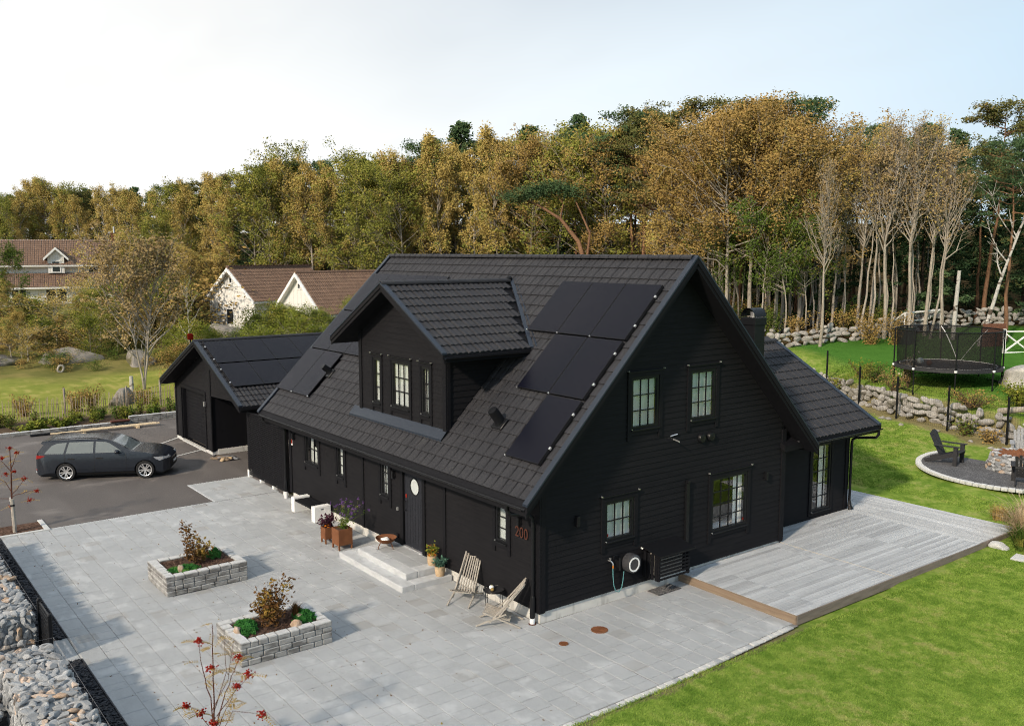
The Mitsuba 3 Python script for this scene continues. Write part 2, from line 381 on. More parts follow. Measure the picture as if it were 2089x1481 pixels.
dif('berry_red', (.25, .020, .012)); dif('twig_red', (.095, .042, .030))
dif('purple_flower', (.16, .075, .26)); dif('orange_flower', (.62, .19, .02)); dif('leaf_blue', (.075, .15, .11)); dif('leaf_purple', (.06, .022, .035))
def jute_fn(p, n, uv): return mix((.42, .29, .17), (.60, .46, .30), noise(p.x*40, p.y*40, p.z*60))
dif('jute', proc(jute_fn))
prin('hose_green', (.10, .26, .27), .5, .4)
# ---------------------------------------------------------------- the ground
_K = [(x, y, 0) for x in (-30, -22, -14, -7, 0, 3.6) for y in (-14, -9, -4, 1)]
_K += [(x, y, 0) for x in (6, 12, 20) for y in (-12, -4, 4, 9)]
_K += [(-4, 6, 0), (-10, 6, 0), (-1, 9, 0), (3.5, 8, 0), (3.5, 11.5, .02), (-2, 15.1, .13), (1, 15.1, .14), (3.4, 15, .13), (8, 15, .17), (16, 15, .3),
       (.9, 17.6, .55), (-2.2, 20.7, .58), (.9, 20.7, .6), (4, 20.7, .6), (.9, 23.6, .66), (10, 20, .6),
       (-12, 28.5, 1.15), (-9, 26.3, 1.1), (-6.6, 25.4, 1.08), (-3.4, 24.3, 1.05), (-.6, 23.9, 1.0), (4, 22.9, .95), (-8, 20, .6), (-6, 16, .3), (-14, 20, .5),
       (-5.5, 28, 1.5), (-9, 30, 1.65), (-14, 29.5, 1.85), (-12.5, 36, 2.2), (-16, 31, 2.05), (0, 30, 1.5), (8, 30, 1.5), (-12, 42, 2.7), (-5, 40, 2.2), (5, 40, 2.3),
       (-20, 40, 2.7), (-15, 55, 3.4), (0, 60, 3.4), (20, 50, 2.6), (-30, 60, 3.5), (-34, 42, 3.0), (-20, 90, 6), (20, 90, 6), (-60, 100, 8), (60, 60, 4), (60, 10, 1), (60, -30, 0),
       (-35, -5, .05), (-35, 3, .05), (-41, 3, 0), (-48, -4, .3), (-50, 2, .45), (-49, 8, .7), (-60, 1, 1.2), (-75, 0, 2.0), (-75, -12, 1.8), (-53, 13, 2.4), (-47, 15, 2.1), (-40, 14, 1.3), (-34, 9, .3),
       (-88, 9, 3.3), (-77, 10, 2.8), (-120, 20, 5), (-160, 10, 6), (-160, 60, 10), (-100, 50, 6), (-60, 55, 4.5), (-60, 30, 3.2), (-48, 24, 2.6), (-25, 18, .5), (-18, 26, 1.6), (-60, -40, 1), (-120, -30, 3), (0, -40, -.5), (-30, -40, -.3), (40, -60, -.5), (-160, -60, 3), (0, 150, 11), (-100, 150, 13), (80, 150, 9), (-220, 150, 16), (-220, -60, 5), (120, -60, 0), (120, 150, 8)]
_K = np.array(_K, float)
from scipy.interpolate import RBFInterpolator
_rbf = RBFInterpolator(_K[:, :2], _K[:, 2], kernel='linear', smoothing=.02)
def wall_y(x): return 24.0-.33*(x+3)+.05*np.clip(-8-x, 0, 9)*0
def sstep(a, b, x):
    t = np.clip((x-a)/(b-a), 0, 1); return t*t*(3-2*t)
def ground(x, y, step=True):
    x, y = np.broadcast_arrays(np.asarray(x, float), np.asarray(y, float))
    h = _rbf(np.stack([x.ravel(), y.ravel()], 1)).reshape(x.shape)
    h = h+.78*sstep(.25, .75, y-wall_y(x)-.1)*sstep(-17, -12, x)
    h = h+.78*sstep(-12, -17, x)*sstep(27.2, 30, y)*sstep(-30, -20, x)
    h = h+.78*sstep(-20, -30, x)*sstep(30, 40, y)
    flat = ((x > -30.6) & (x < 3.78) & (y < 8.5) & (y > -60)) | ((x > -14) & (x < 3.42) & (y < 15.0) & (y > 0))
    n = meshkit.fbm(np.stack([x*.35, y*.35, x*0], -1), 3, 5)-.5
    far = sstep(4, 9, y)*.10+sstep(34, 60, -x)*.5
    return np.where(flat, -.06, np.minimum(h, 30)+n*far)
def _axis(parts):
    return np.unique(np.round(np.concatenate([np.arange(a, b, s) for a, b, s in parts]), 4))
gx = _axis([(-230, -70, 5), (-70, -30, .9), (-30, -14, 1), (-14, 6, .35), (6, 22, .7), (22, 130, 6)]); gx = np.unique(np.r_[gx, 3.74, 3.8])
gy = _axis([(-70, -12, 5), (-12, 14, .8), (14, 34, .35), (34, 60, 1), (60, 160, 6)])
gxx, gyy = np.meshgrid(gx, gy, indexing='ij')
gv = np.stack([gxx, gyy, ground(gxx, gyy)], -1).reshape(-1, 3)
i_, j_ = np.meshgrid(np.arange(len(gx)-1), np.arange(len(gy)-1), indexing='ij')
q_ = np.stack([i_*len(gy)+j_, (i_+1)*len(gy)+j_, (i_+1)*len(gy)+j_+1, i_*len(gy)+j_+1], -1).reshape(-1, 4)
struct('ground', A(gv, np.vstack([q_[:, [0, 1, 2]], q_[:, [0, 2, 3]]])), 'ground_cover', smooth=True)

# asphalt drive, joint bed of the paving, slate strips, and the slabs themselves
struct('asphalt_drive', rect(-30.45, -13.9, -40, 8.2, -.004), 'asphalt')
struct('paving_bed', cat(rect(-14.2, 3.62, -8.42, .2, -.0115), rect(-.2, 3.5, .2, 4.47, -.0115), rect(-16.86, -14.2, -2.16, .06, .0005)), 'joint_sand')
pav = struct('paving', cat(box(-14.24, -14.19, -8.42, -2.16, -.05, .004), box(-16.9, -16.85, -2.2, .06, -.05, .006), box(-16.85, -14.24, -2.2, -2.15, -.05, .006)), 'step_granite')
rng = np.random.default_rng(5)
pieces = []
def slab_rows(x0, x1, y0, y1, zb=0.0):
    n = round((y1-y0)/.415)
    for r in range(n):
        ya, yb = y0+r*(y1-y0)/n, y0+(r+1)*(y1-y0)/n
        x = x0
        while x < x1-.02:
            w = rng.choice([.42, .42, .42, .63, .28])
            xe = x+w
            if x1-xe < .25: xe = x1
            g = .0045
            pieces.append((x+g, xe-g, ya+g, yb-g, zb+rng.normal(0, .0013)))
            x = xe
slab_rows(-14.19, 3.58, -8.40, -.005)
for r_ in range(11): slab_rows(.01, 3.58-.055*(.01+.405*r_), .01+.405*r_, .01+.405*(r_+1))
slab_rows(-16.84, -14.20, -2.14, .05, .010)
def blocked(p):
    cx, cy = (p[0]+p[1])/2, (p[2]+p[3])/2
    return (-7.9 < cx < -6.77 and -5.8 < cy < -4.2) or (-3.1 < cx < -2.1 and -5.8 < cy < -4.3) or (-6.4 < cx < -3.9 and cy > -1) or (-.1 < cx < .3 and 3.3 < cy < 4.1)
pieces = [p for p in pieces if not blocked(p)]
def depth(p): return float((np.array([(p[0]+p[1])/2, (p[2]+p[3])/2, 0])-CAM)@FWD)
def seen(p):
    d = np.array([(p[0]+p[1])/2, (p[2]+p[3])/2, 0])-CAM; z = d@FWD
    return abs(d@np.array([math.cos(YAW), math.sin(YAW), 0])) < .57*z and -(d@np.cross([math.cos(YAW), math.sin(YAW), 0], FWD)) < .41*z
pieces.sort(key=lambda p: (not seen(p), depth(p)))
for p in pieces[:300]: add('slab', slab(p[0], p[1], p[2], p[3], -.03, p[4], .006), 'paving_slab', pav)
add('slab_field', cat([slab(p[0], p[1], p[2], p[3], -.03, p[4], .006) for p in pieces[300:]]), 'paving_slab', pav, kind='stuff')
# row of pale setts along the lawn, a bedding strip beyond it
setts = struct('sett_edging', A([[3.5, -8.4, -.02], [3.75, -8.4, -.02], [3.75, 0, -.02], [3.51, 4.3, -.02], [3.3, 4.3, -.02]], [[0, 1, 2], [0, 2, 3], [0, 3, 4]]), 'joint_sand')
for k in range(60):
    y = -8.3+k*.21; b = -.055*max(y, 0)
    add('sett', slab(3.60+b, 3.735+b, y+.008, y+.20, -.03, .006+rng.normal(0, .004), .012), 'light_setts' if rng.random() < .75 else 'paving_slab', setts)
struct('slate_strip', cat(rect(-30, -5.56, -9.2, -8.425, -.03), rect(-4.26, 4, -9.2, -8.425, -.03), rect(-15, 6, -14, -9.2, -.035)), 'slate')
struct('gate_path', rect(-5.56, -4.26, -12, -8.425, -.02), 'paving_slab')
edge = []
for x0, x1 in ((-14.2, -5.56), (-4.26, 3.2)):
    edge.append(box(x0, x1, -8.424, -8.404, -.05, .006))
struct('steel_edging', cat(edge), 'slate')
flakes = []
for k in range(5200):
    x = rng.uniform(-14.5, 1.5); y = rng.uniform(-9.1, -8.46)
    if -5.56 < x < -4.26: continue
    a = rng.uniform(0, 6.3); s = rng.uniform(.035, .085)
    m = move(xf((BV*np.array([s, s*.6, .012])-np.array([s/2, s*.3, 0]), BF), rotz(a)), x, y, rng.uniform(-.02, .012))
    t = rng.normal(0, .25, 2); m[0][:, 2] += (m[0][:, 0]-x)*t[0]+(m[0][:, 1]-y)*t[1]
    flakes.append(m)
add('slate_chippings', cat(flakes), 'slate', kind='stuff', label='dark slate chippings between the stone wall and the paving', cat='slate chippings')

# ---------------------------------------------------------------- the black house
house = thing('house', 'large black timber house with black tiled roof, dormer and solar panels', 'house')
RA, RB = 3.691, 1.0067              # front roof plane z = RA + RB*y
L0, WID, RX0, RX1 = -13.0, 8.54, -13.68, .53
RIDGE_Y = WID/2; RZ = RA+RB*RIDGE_Y
FRONT = mat((0, 0, 0), (1, 0, 0), (0, 0, 1), (0, -1, 0))        # u = x, v = z, n = -y
GABLE = mat((0, 0, 0), (0, 1, 0), (0, 0, 1), (1, 0, 0))         # u = y, v = z, n = +x
def at(M, o): M = M.copy(); M[:3, 3] = o; return M

WIN_F = [('A', -11.95+.19, -10.957, 1.537, 2.378, 3, 2), ('B', -9.528, -9.227, 1.53, 2.378, 1, 3), ('C', -6.884, -6.562, 1.512, 2.39, 2, 3), ('D', -1.519, -1.204, 1.577, 2.366, 1, 3)]
WIN_G = [('g1', 1.97, 2.76, 1.55, 2.358, 3, 2), ('g2', 5.659, 6.935, 1.06, 2.357, 4, 4), ('u1', 2.749, 3.534, 4.08, 5.174, 3, 3), ('u2', 4.772, 5.569, 4.075, 5.174, 3, 3)]
WIN_D = [('d0', -7.205, -6.925, 4.075, 5.182, 1, 3), ('d1', -6.205, -5.407, 4.09, 5.19, 3, 3), ('d2', -4.695, -4.415, 4.083, 5.182, 2, 3)]
FR = .07
def openings(ws): return [(w[1]-FR, w[2]+FR, w[3]-FR, w[4]+FR) for w in ws]
def hole(o): return [(o[0], o[2]), (o[1], o[2]), (o[1], o[3]), (o[0], o[3])]
DOOR = (-5.733, -4.79, .33, 2.39)
TH = .16
add('wall', cat(xf(move(prism([[(L0, .26), (0, .26), (0, 3.55), (L0, 3.55)]]+[hole(o) for o in openings(WIN_F)]+[hole((DOOR[0]-.05, DOOR[1]+.05, .262, DOOR[3]+.05))], TH), z=-TH), FRONT)), 'black_trim', house)
gpoly = [(0.01, .26), (WID, .26), (WID, RA-.05), (RIDGE_Y, RZ-.12), (0.01, RA-.05)]
add('wall', xf(move(prism([gpoly]+[hole(o) for o in openings(WIN_G)], TH), z=-TH), GABLE), 'black_trim', house)
add('wall', cat(box(L0, L0+TH, TH, WID, .26, RA-.1), box(L0, 0, WID-TH, WID, .26, RA-.1), xf(prism([(0, RA-.1), (RIDGE_Y, RZ-.12), (WID, RA-.1)], TH), at(GABLE, (L0, 0, 0)))), 'black_trim', house)
add('floor_slab', cat(box(L0+.2, -.2, .2, WID-.2, .2, .3), box(L0+.2, -.2, .2, WID-.2, 2.7, 2.8)), 'dark_inside', house)
add('plinth', cat(box(L0+.02, -.02, .03, WID-.02, -.05, .262)), 'plinth_concrete', house)

def board_rows(parent, M, v0, v1, ex, span, ops, mtl, name='board', th=.026):
    n = round((v1-v0)/ex)
    for r in range(n):
        a, b = v0+r*(v1-v0)/n, v0+(r+1)*(v1-v0)/n
        mid = (a+b)/2
        (l0, r0), (l1, r1) = span(a), span(b)
        cuts = sorted((o[0], o[1]) for o in ops if o[2] < mid < o[3])
        segs, lo = [], None
        edges = [(l0, l1)]+[e for c in cuts for e in ((c[0], c[0]), (c[1], c[1]))]+[(r0, r1)]
        for k in range(0, len(edges), 2):
            (ua, ub), (ra, rb) = edges[k], edges[k+1]
            if ra-ua < .03 or rb-ub < .0: 
                if ra-ua < .03: continue
                rb = ub = (ub+rb)/2
            t0, t1 = th-.002, .008
            bb = b+.004
            v = [[ua, a, 0], [ra, a, 0], [ra, a, t0], [ua, a, t0], [ub, bb, 0], [rb, bb, 0], [rb, bb, t1], [ub, bb, t1]]
            f = [[0, 1, 2], [0, 2, 3], [3, 2, 6], [3, 6, 7], [7, 6, 5], [7, 5, 4], [0, 3, 7], [0, 7, 4], [1, 5, 6], [1, 6, 2]]
            add(name, xf(A(v, f), M), mtl, parent)
fops = openings(WIN_F)+[(DOOR[0]-.05, DOOR[1]+.05, .2, DOOR[3]+.05)]
board_rows(house, FRONT, .262, 2.86, .145, lambda v: (L0+.1, -.1), fops, 'black_paint')
def gspan(v):
    e = max(0., (v-RA+.10)/RB); return (.1+e*1.0-min(e, .1), WID-.1-e+min(e, .1))
board_rows(house, GABLE, .262, RZ-.25, .145, gspan, openings(WIN_G), 'black_paint')

def window(parent, M, u0, u1, v0, v1, nu, nv, back='blind', drop=.32, sidew=.115, name='window', glints=True):
    k = key_for(name, parent)
    fr = cat(box(u0-FR, u0, v0-FR, v1+FR, -.07, .030), box(u1, u1+FR, v0-FR, v1+FR, -.07, .030), box(u0, u1, v0-FR, v0, -.07, .030), box(u0, u1, v1, v1+FR, -.07, .030))
    sash = cat(box(u0, u0+.006, v0, v1, -.06, .016), box(u1-.006, u1, v0, v1, -.06, .016))
    scene[k] = mikit.ply(xf(cat(fr, sash), M), 'black_metal')
    for i in range(1, nu):
        u = u0+(u1-u0)*i/nu; add('muntin', xf(box(u-.011, u+.011, v0, v1, -.020, .012), M), 'black_metal', k)
    for j in range(1, nv):
        v = v0+(v1-v0)*j/nv; add('muntin', xf(box(u0+.006, u1-.006, v-.011, v+.011, -.0195, .0115), M), 'black_metal', k)
    for i in range(nu):
        for j in range(nv):
            a, b, c, d = u0+(u1-u0)*i/nu, u0+(u1-u0)*(i+1)/nu, v0+(v1-v0)*j/nv, v0+(v1-v0)*(j+1)/nv
            add('pane', xf(rect(a, b, c, d, -.004), M), 'clear_glass', k)
    w = sidew
    for s in (-1, 1):
        uu = (u0-FR-w, u0-FR) if s < 0 else (u1+FR, u1+FR+w)
        add('casing', xf(cbox(uu[0], uu[1], v0-drop, v1+FR, 0, .050, .004), M), 'black_trim', k)
    add('casing', xf(cbox(u0-FR-w, u1+FR+w, v1+FR, v1+FR+w, 0, .052, .004), M), 'black_trim', k)
    add('casing', xf(cbox(u0-FR, u1+FR, v0-FR-.13, v0-FR-.03, 0, .046, .004), M), 'black_trim', k)
    add('sill', xf(cbox(u0-FR, u1+FR, v0-FR-.03, v0-FR+.005, 0, .085, .004), M), 'black_metal', k)
    add('drip_cap', xf(cbox(u0-FR-w-.02, u1+FR+w+.02, v1+FR+w, v1+FR+w+.025, 0, .085, .003), M), 'black_metal', k)
    if glints:  # small bright boxes standing for glints on the metal ends
        e = u0-FR-w-.02
        for uu in (u0-FR-w-.026, u1+FR+w+.004):
            add('cap_glint', xf(box(uu, uu+.022, v1+FR+w+.026, v1+FR+w+.052, .035, .088), M), 'bright_metal', k)
        add('cap_glint', xf(box(u0-FR+.005, u0-FR+.025, v0-FR+.006, v0-FR+.026, .04, .08), M), 'bright_metal', k)
    if back == 'blind':
        add('blind', xf(rect(u0-.02, u1+.02, v0-.02, v1+.02, -.060), M), 'blind_white', k)
    return k
for w in WIN_F:
    if w[0] == 'A':
        k = window(house, FRONT, *w[1:], back=None)
        add('blind', xf(cat(rect(w[1]-.05, w[1]+.26, w[3]-.05, w[4], -.14), rect(w[1]+.26, w[2]+.05, w[3]-.05, w[3]+.46, -.14)), FRONT), 'blind_white', k)
        add('room', xf(box(w[1]-.5, w[2]+.5, w[3]-.4, w[4]+.2, -1.2, -.20), FRONT), 'dark_inside', k)
    else: window(house, FRONT, *w[1:])
for w in WIN_G:
    if w[0] == 'g2':
        k = window(house, GABLE, *w[1:], back=None)
        # kitchen behind the big window: pale curtain at the right, table and back wall
        add('curtain', xf(cat([A([[6.60+.045*i, w[3]-.04, -.12-.03*(i % 2)], [6.645+.045*i, w[3]-.04, -.12-.03*((i+1) % 2)], [6.645+.045*i, w[4], -.12-.03*((i+1) % 2)], [6.60+.045*i, w[4], -.12-.03*(i % 2)]], [[0, 1, 2], [0, 2, 3]]) for i in range(9)]), GABLE), 'curtain_white', k)
        add('room', xf(cat(rect(w[1]-.9, w[2]+.9, .35, 2.68, -1.9), rect(w[1]-.9, w[2]+.9, -1.9, -.2, 0)), GABLE) if False else cat(xf(rect(w[1]-.9, w[2]+.9, .35, 2.68, -1.9), GABLE)), 'room_wall', k)
        add('window_bench', cat(box(-.46, -.17, w[1]-.05, w[2]+.05, w[3]-.08, w[3]-.02)), 'white_paint', k)
        add('table_top', cat(box(-1.7, -.62, w[1]+.1, w[2]-.25, .98, 1.03)), 'brown_wood', k)
    else: window(house, GABLE, *w[1:])

# front door
dk = key_for('door', house)
d0, d1, e0, e1 = DOOR
ang = np.linspace(0, 2*np.pi, 33)[:-1]
oc = (-5.223, 2.005)
circ = [(oc[0]+.215*math.cos(a), oc[1]+.215*math.sin(a)) for a in ang]
scene[dk] = mikit.ply(xf(move(prism([[(d0, e0), (d1, e0), (d1, e1), (d0, e1)], circ], .06), z=-.07), FRONT), 'door_paint')
add('porthole', xf(A(np.vstack([[(oc[0]+.21*math.cos(a), oc[1]+.21*math.sin(a), -.02) for a in ang], [[oc[0], oc[1], -.02]]]), [[i, (i+1) % 32, 32] for i in range(32)]), FRONT), 'frosted_glass', dk, label='pale round glass pane in the front door')
add('porthole_ring', xf(tube([(oc[0]+.222*math.cos(a), oc[1]+.222*math.sin(a), -.008) for a in np.linspace(0, 2*np.pi, 33)], .016, 6, False), FRONT), 'black_metal', dk)
for k in range(1, 7):
    u = d0+(d1-d0)*k/7; add('groove', xf(box(u-.004, u+.004, e0+.05, 1.72, -.0105, -.006), FRONT), 'black_metal', dk)
add('handle', xf(cat(tube([(-5.655, 1.27, .05), (-5.655, 1.55, .05)], .013, 8), tube([(-5.655, 1.29, -.01), (-5.655, 1.29, .05)], .009, 6), tube([(-5.655, 1.53, -.01), (-5.655, 1.53, .05)], .009, 6)), FRONT), 'black_metal', dk)
add('sticker', xf(box(-5.68, -5.62, 1.63, 1.73, -.011, -.006), FRONT), 'berry_red', dk, label='small red sticker on the front door')
add('threshold', xf(box(d0-.02, d1+.02, e0-.045, e0-.003, -.05, .05), FRONT), 'bright_metal', dk)
add('casing', xf(cbox(d0-.145, d0-.012, .265, e1+.12, 0, .055, .004), FRONT), 'black_trim', dk)
add('casing', xf(cbox(d1+.012, d1+.145, .265, e1+.12, 0, .055, .004), FRONT), 'black_trim', dk)
add('casing', xf(cbox(d0-.012, d1+.012, e1+.01, e1+.12, 0, .054, .004), FRONT), 'black_trim', dk)
add('jamb', xf(cat(box(d0-.05, d0, .27, e1+.05, -.1, -.012), box(d1, d1+.05, .27, e1+.05, -.1, -.012), box(d0, d1, e1, e1+.05, -.1, -.012)), FRONT), 'black_trim', dk)

# trims on the cladding, corner boards
for u in (-8.0, -3.742): add('trim_board', xf(cbox(u-.055, u+.055, .255, 2.86, 0, .048, .004), FRONT), 'black_trim', house)
add('corner_board', xf(cbox(-.115, .052, .24, 2.95, 0, .050, .004), FRONT), 'black_trim', house)
add('corner_board', xf(cbox(0.003, .12, .24, 3.35, 0, .052, .004), GABLE), 'black_trim', house)
add('corner_board', xf(cbox(L0-.05, L0+.115, .24, 2.9, 0, .050, .004), FRONT), 'black_trim', house)
add('corner_board', xf(cbox(WID-.12, WID+.05, .24, 3.35, 0, .052, .004), GABLE), 'black_trim', house)
# ---------------------------------------------------------------- roofs
def tile_mesh(w, L, amp, nx=9, lap=.05):
    u = np.linspace(0, 1, nx); z = amp*np.maximum(np.abs(np.sin(2*np.pi*u))**.65, np.where(np.abs(u-.5) < .2, .42, 0))
    z[0] -= .016; z[-1] -= .016
    x = u*(w-.006)+.003
    lo = np.stack([x, x*0, z+.036], 1); hi = np.stack([x, x*0+L+lap, z+.004], 1); b = np.stack([x, x*0, x*0-.01], 1)
    f = []
    for i in range(nx-1):
        f += [[i, i+1, nx+i+1], [i, nx+i+1, nx+i], [2*nx+i, 2*nx+i+1, i+1], [2*nx+i, i+1, i]]
    return A(np.vstack([lo, hi, b]), f)
TW, TL = .3265, .2477*math.hypot(1, RB)
tile_m = tile_mesh(TW, TL, .027, 13); tile_d = mikit.ply(tile_m, 'roof_tile')
tile_w = tile_mesh(TW, .3615, .046, 13); tile_wd = mikit.ply(tile_w, 'roof_tile')
sl = math.atan(RB); cs_, sn_ = math.cos(sl), math.sin(sl)
TOFF = -.045
rk = add('roof', xf(prism([(-.79, RA+RB*-.79-.03), (RIDGE_Y, RZ-.05), (WID+.79, RA+RB*-.79-.03), (WID+.79, RA+RB*-.79-.22), (RIDGE_Y, RZ-.26), (-.79, RA+RB*-.79-.22)], RX1-.04-RX0), at(GABLE, (RX0, 0, 0))), 'black_trim', house)
DX, DZ, DS = -5.75, 7.31, .543
PANELS = [(-3.415+1.19*i, -3.415+1.19*i+1.18, 2.385, 3.59) for i in range(3)]+[(-2.245+1.19*i, -2.245+1.19*i+1.18, 1.15, 2.355) for i in range(2)]+[(-1.04, .14, -.115, 1.12)]
PANELS += [(-13.72+1.2*i, -13.72+1.2*i+1.19, -.082, 1.155) for i in range(2)]+[(-13.66+1.2*i, -13.66+1.2*i+1.19, 1.18, 2.37) for i in range(4)]+[(-13.62+1.2*i, -13.62+1.2*i+1.19, 2.395, 3.60) for i in range(4)]
front, back = [], []
for r in range(20):
    y = -.70+.2477*r
    for c in range(43):
        x = .44-TW*(c+1); xc, yc = x+TW/2, y+.12; z = RA+RB*yc
        M = mat((x, y-sn_*TOFF, RA+RB*y+cs_*TOFF), (1, 0, 0), (0, cs_, sn_), (0, -sn_, cs_))
        back.append(mat((x, WID-y+sn_*TOFF, RA+RB*y+cs_*TOFF), (1, 0, 0), (0, -cs_, sn_), (0, sn_, cs_)))
        if y > 4.06: continue
        if -7.9 < xc < -3.8 and y > -.02 and DZ-DS*abs(xc-DX) > z+.35: continue
        if any(a < x+.03 and x+TW-.03 < b and c0 < y and y+.25 < d for a, b, c0, d in PANELS): continue
        d = np.array([xc, yc, z])-CAM
        front.append((float(np.linalg.norm(d)), M))
front.sort(key=lambda t: t[0])
def along(M, off): return np.array(M)
for _, M in front[:205]: add('tile', tile_d, None, rk, to=M)
add('tile_field', cat([xf(tile_m, M) for _, M in front[205:]]+[xf(tile_m, M) for M in back]), 'roof_tile', rk, kind='stuff')

def ridge(parent, p, q, n, r=.105, name='ridge_tile'):
    p, q = np.array(p, float), np.array(q, float); d = (q-p)/n
    a = np.linspace(-.25, math.pi+.25, 9)
    for i in range(n):
        o = p+d*i; e = o+d*1.06
        s = np.cross(d/np.linalg.norm(d), [0, 0, 1.])
        up = np.array([0, 0, 1.])
        v = [b+(r+k)*(math.cos(t)*s+.72*math.sin(t)*up) for b, k in ((o, .010), (e, -.004)) for t in a]+[o+(r*.8)*(math.cos(t)*s+.72*math.sin(t)*up) for t in a]
        f = []
        for j in range(8): f += [[j, 9+j, 10+j], [j, 10+j, j+1], [18+j, j, j+1], [18+j, j+1, 19+j]]
        add(name, A(v, f), 'roof_tile', parent, smooth=False)
ridge(rk, (RX1-.10, RIDGE_Y, RZ-.015), (RX0+.05, RIDGE_Y, RZ-.015), 40)

def verge(parent, M, pts, depth, w=.04, flash=True):
    """barge boards along a rake: pts are two (u, v) points of the upper edge"""
    (a, b), (c, d) = pts
    add('bargeboard', xf(prism([(a, b), (c, d), (c, d-depth), (a, b-depth)], w), M), 'black_trim', parent)
    add('bargeboard', xf(move(prism([(a, b-.005), (c, d-.005), (c, d-depth*.55), (a, b-depth*.55)], .026), z=w+.001), M), 'black_trim', parent)
    if flash:
        add('verge_flashing', xf(move(prism([(a, b+.055), (c, d+.055), (c, d+.004), (a, b+.004)], w+.12), z=-.085), M), 'blue_flashing', parent)
GB = at(GABLE, (RX1-.04, 0, 0))
e0_ = RA+RB*-.80
verge(rk, GB, ((-.80, e0_), (RIDGE_Y, RZ)), .25)
verge(rk, GB, ((RIDGE_Y+.001, RZ-.001), (WID+.80, e0_)), .25)
GB2 = at(GABLE, (RX0-.04, 0, 0))
verge(rk, GB2, ((-.80, e0_), (RIDGE_Y, RZ)), .25)

def panel(parent, P, n_off, org, ex, ey, en, w, h, name='solar_panel'):
    M = mat(np.array(org)+np.array(en)*n_off, ex, ey, en)
    k = add(name, xf(box(.004, w-.004, .004, h-.004, -.035, 0), M), 'panel_frame', parent)
    add('glass', xf(rect(.016, w-.016, .016, h-.016, .0015), M), 'solar_glass', k)
    return k
for a, b, c0, d in PANELS:
    w, h = b-a, (d-c0)/cs_
    pk = panel(house, None, .085, (a, c0, RA+RB*c0), (1, 0, 0), (0, cs_, sn_), (0, -sn_, cs_), w, h)
    M = mat((a, c0-sn_*.085, RA+RB*c0+cs_*.085), (1, 0, 0), (0, cs_, sn_), (0, -sn_, cs_))
    if b > 0:
        for t in (.25, .78): add('clamp', xf(box(w+.0, w+.045, h*t-.03, h*t+.03, -.03, .012), M), 'bright_metal', pk)
        add('side_rail', xf(box(w+.001, w+.02, .02, h-.02, -.085, -.02), M), 'black_metal', pk)
    if a > -4: add('clamp', xf(box(-.012, .022, -.012, .012, -.02, .010), M), 'bright_metal', pk)
    if c0 < .2 and a < -10: add('clamp', xf(box(w-.02, w+.03, -.01, .02, -.02, .010), M), 'bright_metal', pk)

# gutters
def gutter(parent, p, q, r=.062, name='gutter'):
    p, q = np.array(p, float), np.array(q, float); d = q-p; d /= np.linalg.norm(d); s = np.cross(d, [0, 0, 1.])
    a = np.linspace(math.pi, 2*math.pi, 8); v, f = [], []
    for rr in (r, r-.006):
        for b in (p, q): v += [b+rr*(math.cos(t)*s+math.sin(t)*np.array([0, 0, 1.])) for t in a]
    for j in range(7): f += [[j, 8+j, 9+j], [j, 9+j, j+1], [16+j, 25+j, 24+j], [16+j, 17+j, 25+j]]
    for b in (0, 7): f += [[b, 16+b, 24+b], [b, 24+b, 8+b]]
    return add(name, cat(A(v, f), ), 'black_metal', parent)
gutter(house, (RX0+.02, -.845, 2.86), (RX1-.05, -.845, 2.86))
add('downspout', cat(tube([(-.10, -.84, 2.80), (-.10, -.84, 2.70), (-.10, -.74, 2.58), (-.10, -.26, 2.50), (-.10, -.135, 2.40), (-.10, -.115, 2.2), (-.10, -.115, .62)], .042, 10),
    tube([(-.10, -.115, .64), (-.10, -.115, .60), (-.10, -.115, .27), (-.10, -.125, .13)], [.046, .062, .062, .056], 10), *[tube([(-.10, -.115, z-.02), (-.10, -.115, z+.02)], .05, 10) for z in (2.15, 1.2, .95)]), 'black_metal', house, smooth=40)
add('drain_socket', tube([(-.10, -.125, -.01), (-.10, -.125, .14)], .06, 12), 'water_pipe_white', house, smooth=40, label='white drain socket under the corner downspout')
add('drain_collar', lathe([(.085, .0), (.085, .016), (.055, .016)], 14, (-.10, -.125, 0)), 'number_rust', house)
add('downspout', cat(tube([(-13.28, -.84, 2.80), (-13.28, -.84, 2.72), (-13.26, -.70, 2.60), (-13.22, -.28, 2.52), (-13.2, -.14, 2.42), (-13.2, -.12, 2.2), (-13.2, -.12, .55)], .042, 8), tube([(-13.2, -.12, .60), (-13.2, -.12, .5), (-13.2, -.13, .24)], [.045, .075, .07], 8)), 'black_metal', house, smooth=40)
add('drain_socket', tube([(-13.2, -.13, -.01), (-13.2, -.13, .25)], .058, 10), 'water_pipe_white', house, smooth=40)

# dormer
dm = key_for('dormer', house)
def dz(x): return DZ-DS*abs(x-DX)
DXL, DXR = -8.02, -3.66
dops = openings(WIN_D)
dpoly = [(DXL, 3.66), (DXR, 3.66), (DXR, dz(DXR)-.12), (DX, DZ-.14), (DXL, dz(DXL)-.12)]
add('wall', xf(move(prism([dpoly]+[hole(o) for o in dops], .1), z=-.1), FRONT), 'black_trim', dm)
def dspan(v):
    x = (DZ-.13-v)/DS; return (max(DXL+.09, DX-x), min(DXR-.09, DX+x))
board_rows(dm, FRONT, 3.73, 7.05, .150, dspan, dops, 'black_paint')
for w in WIN_D:
    window(house, FRONT, w[1], w[2], w[3], w[4], w[5], w[6], drop=.30, sidew=.085, name='dormer_window')
SW = at(GABLE, (DXR, 0, 0))
ztop = dz(DXR)-.12
add('side_wall', xf(move(prism([(0, RA-.05), (0, ztop), ((ztop-RA)/RB, ztop)], .08), z=-.085), SW), 'black_trim', dm)
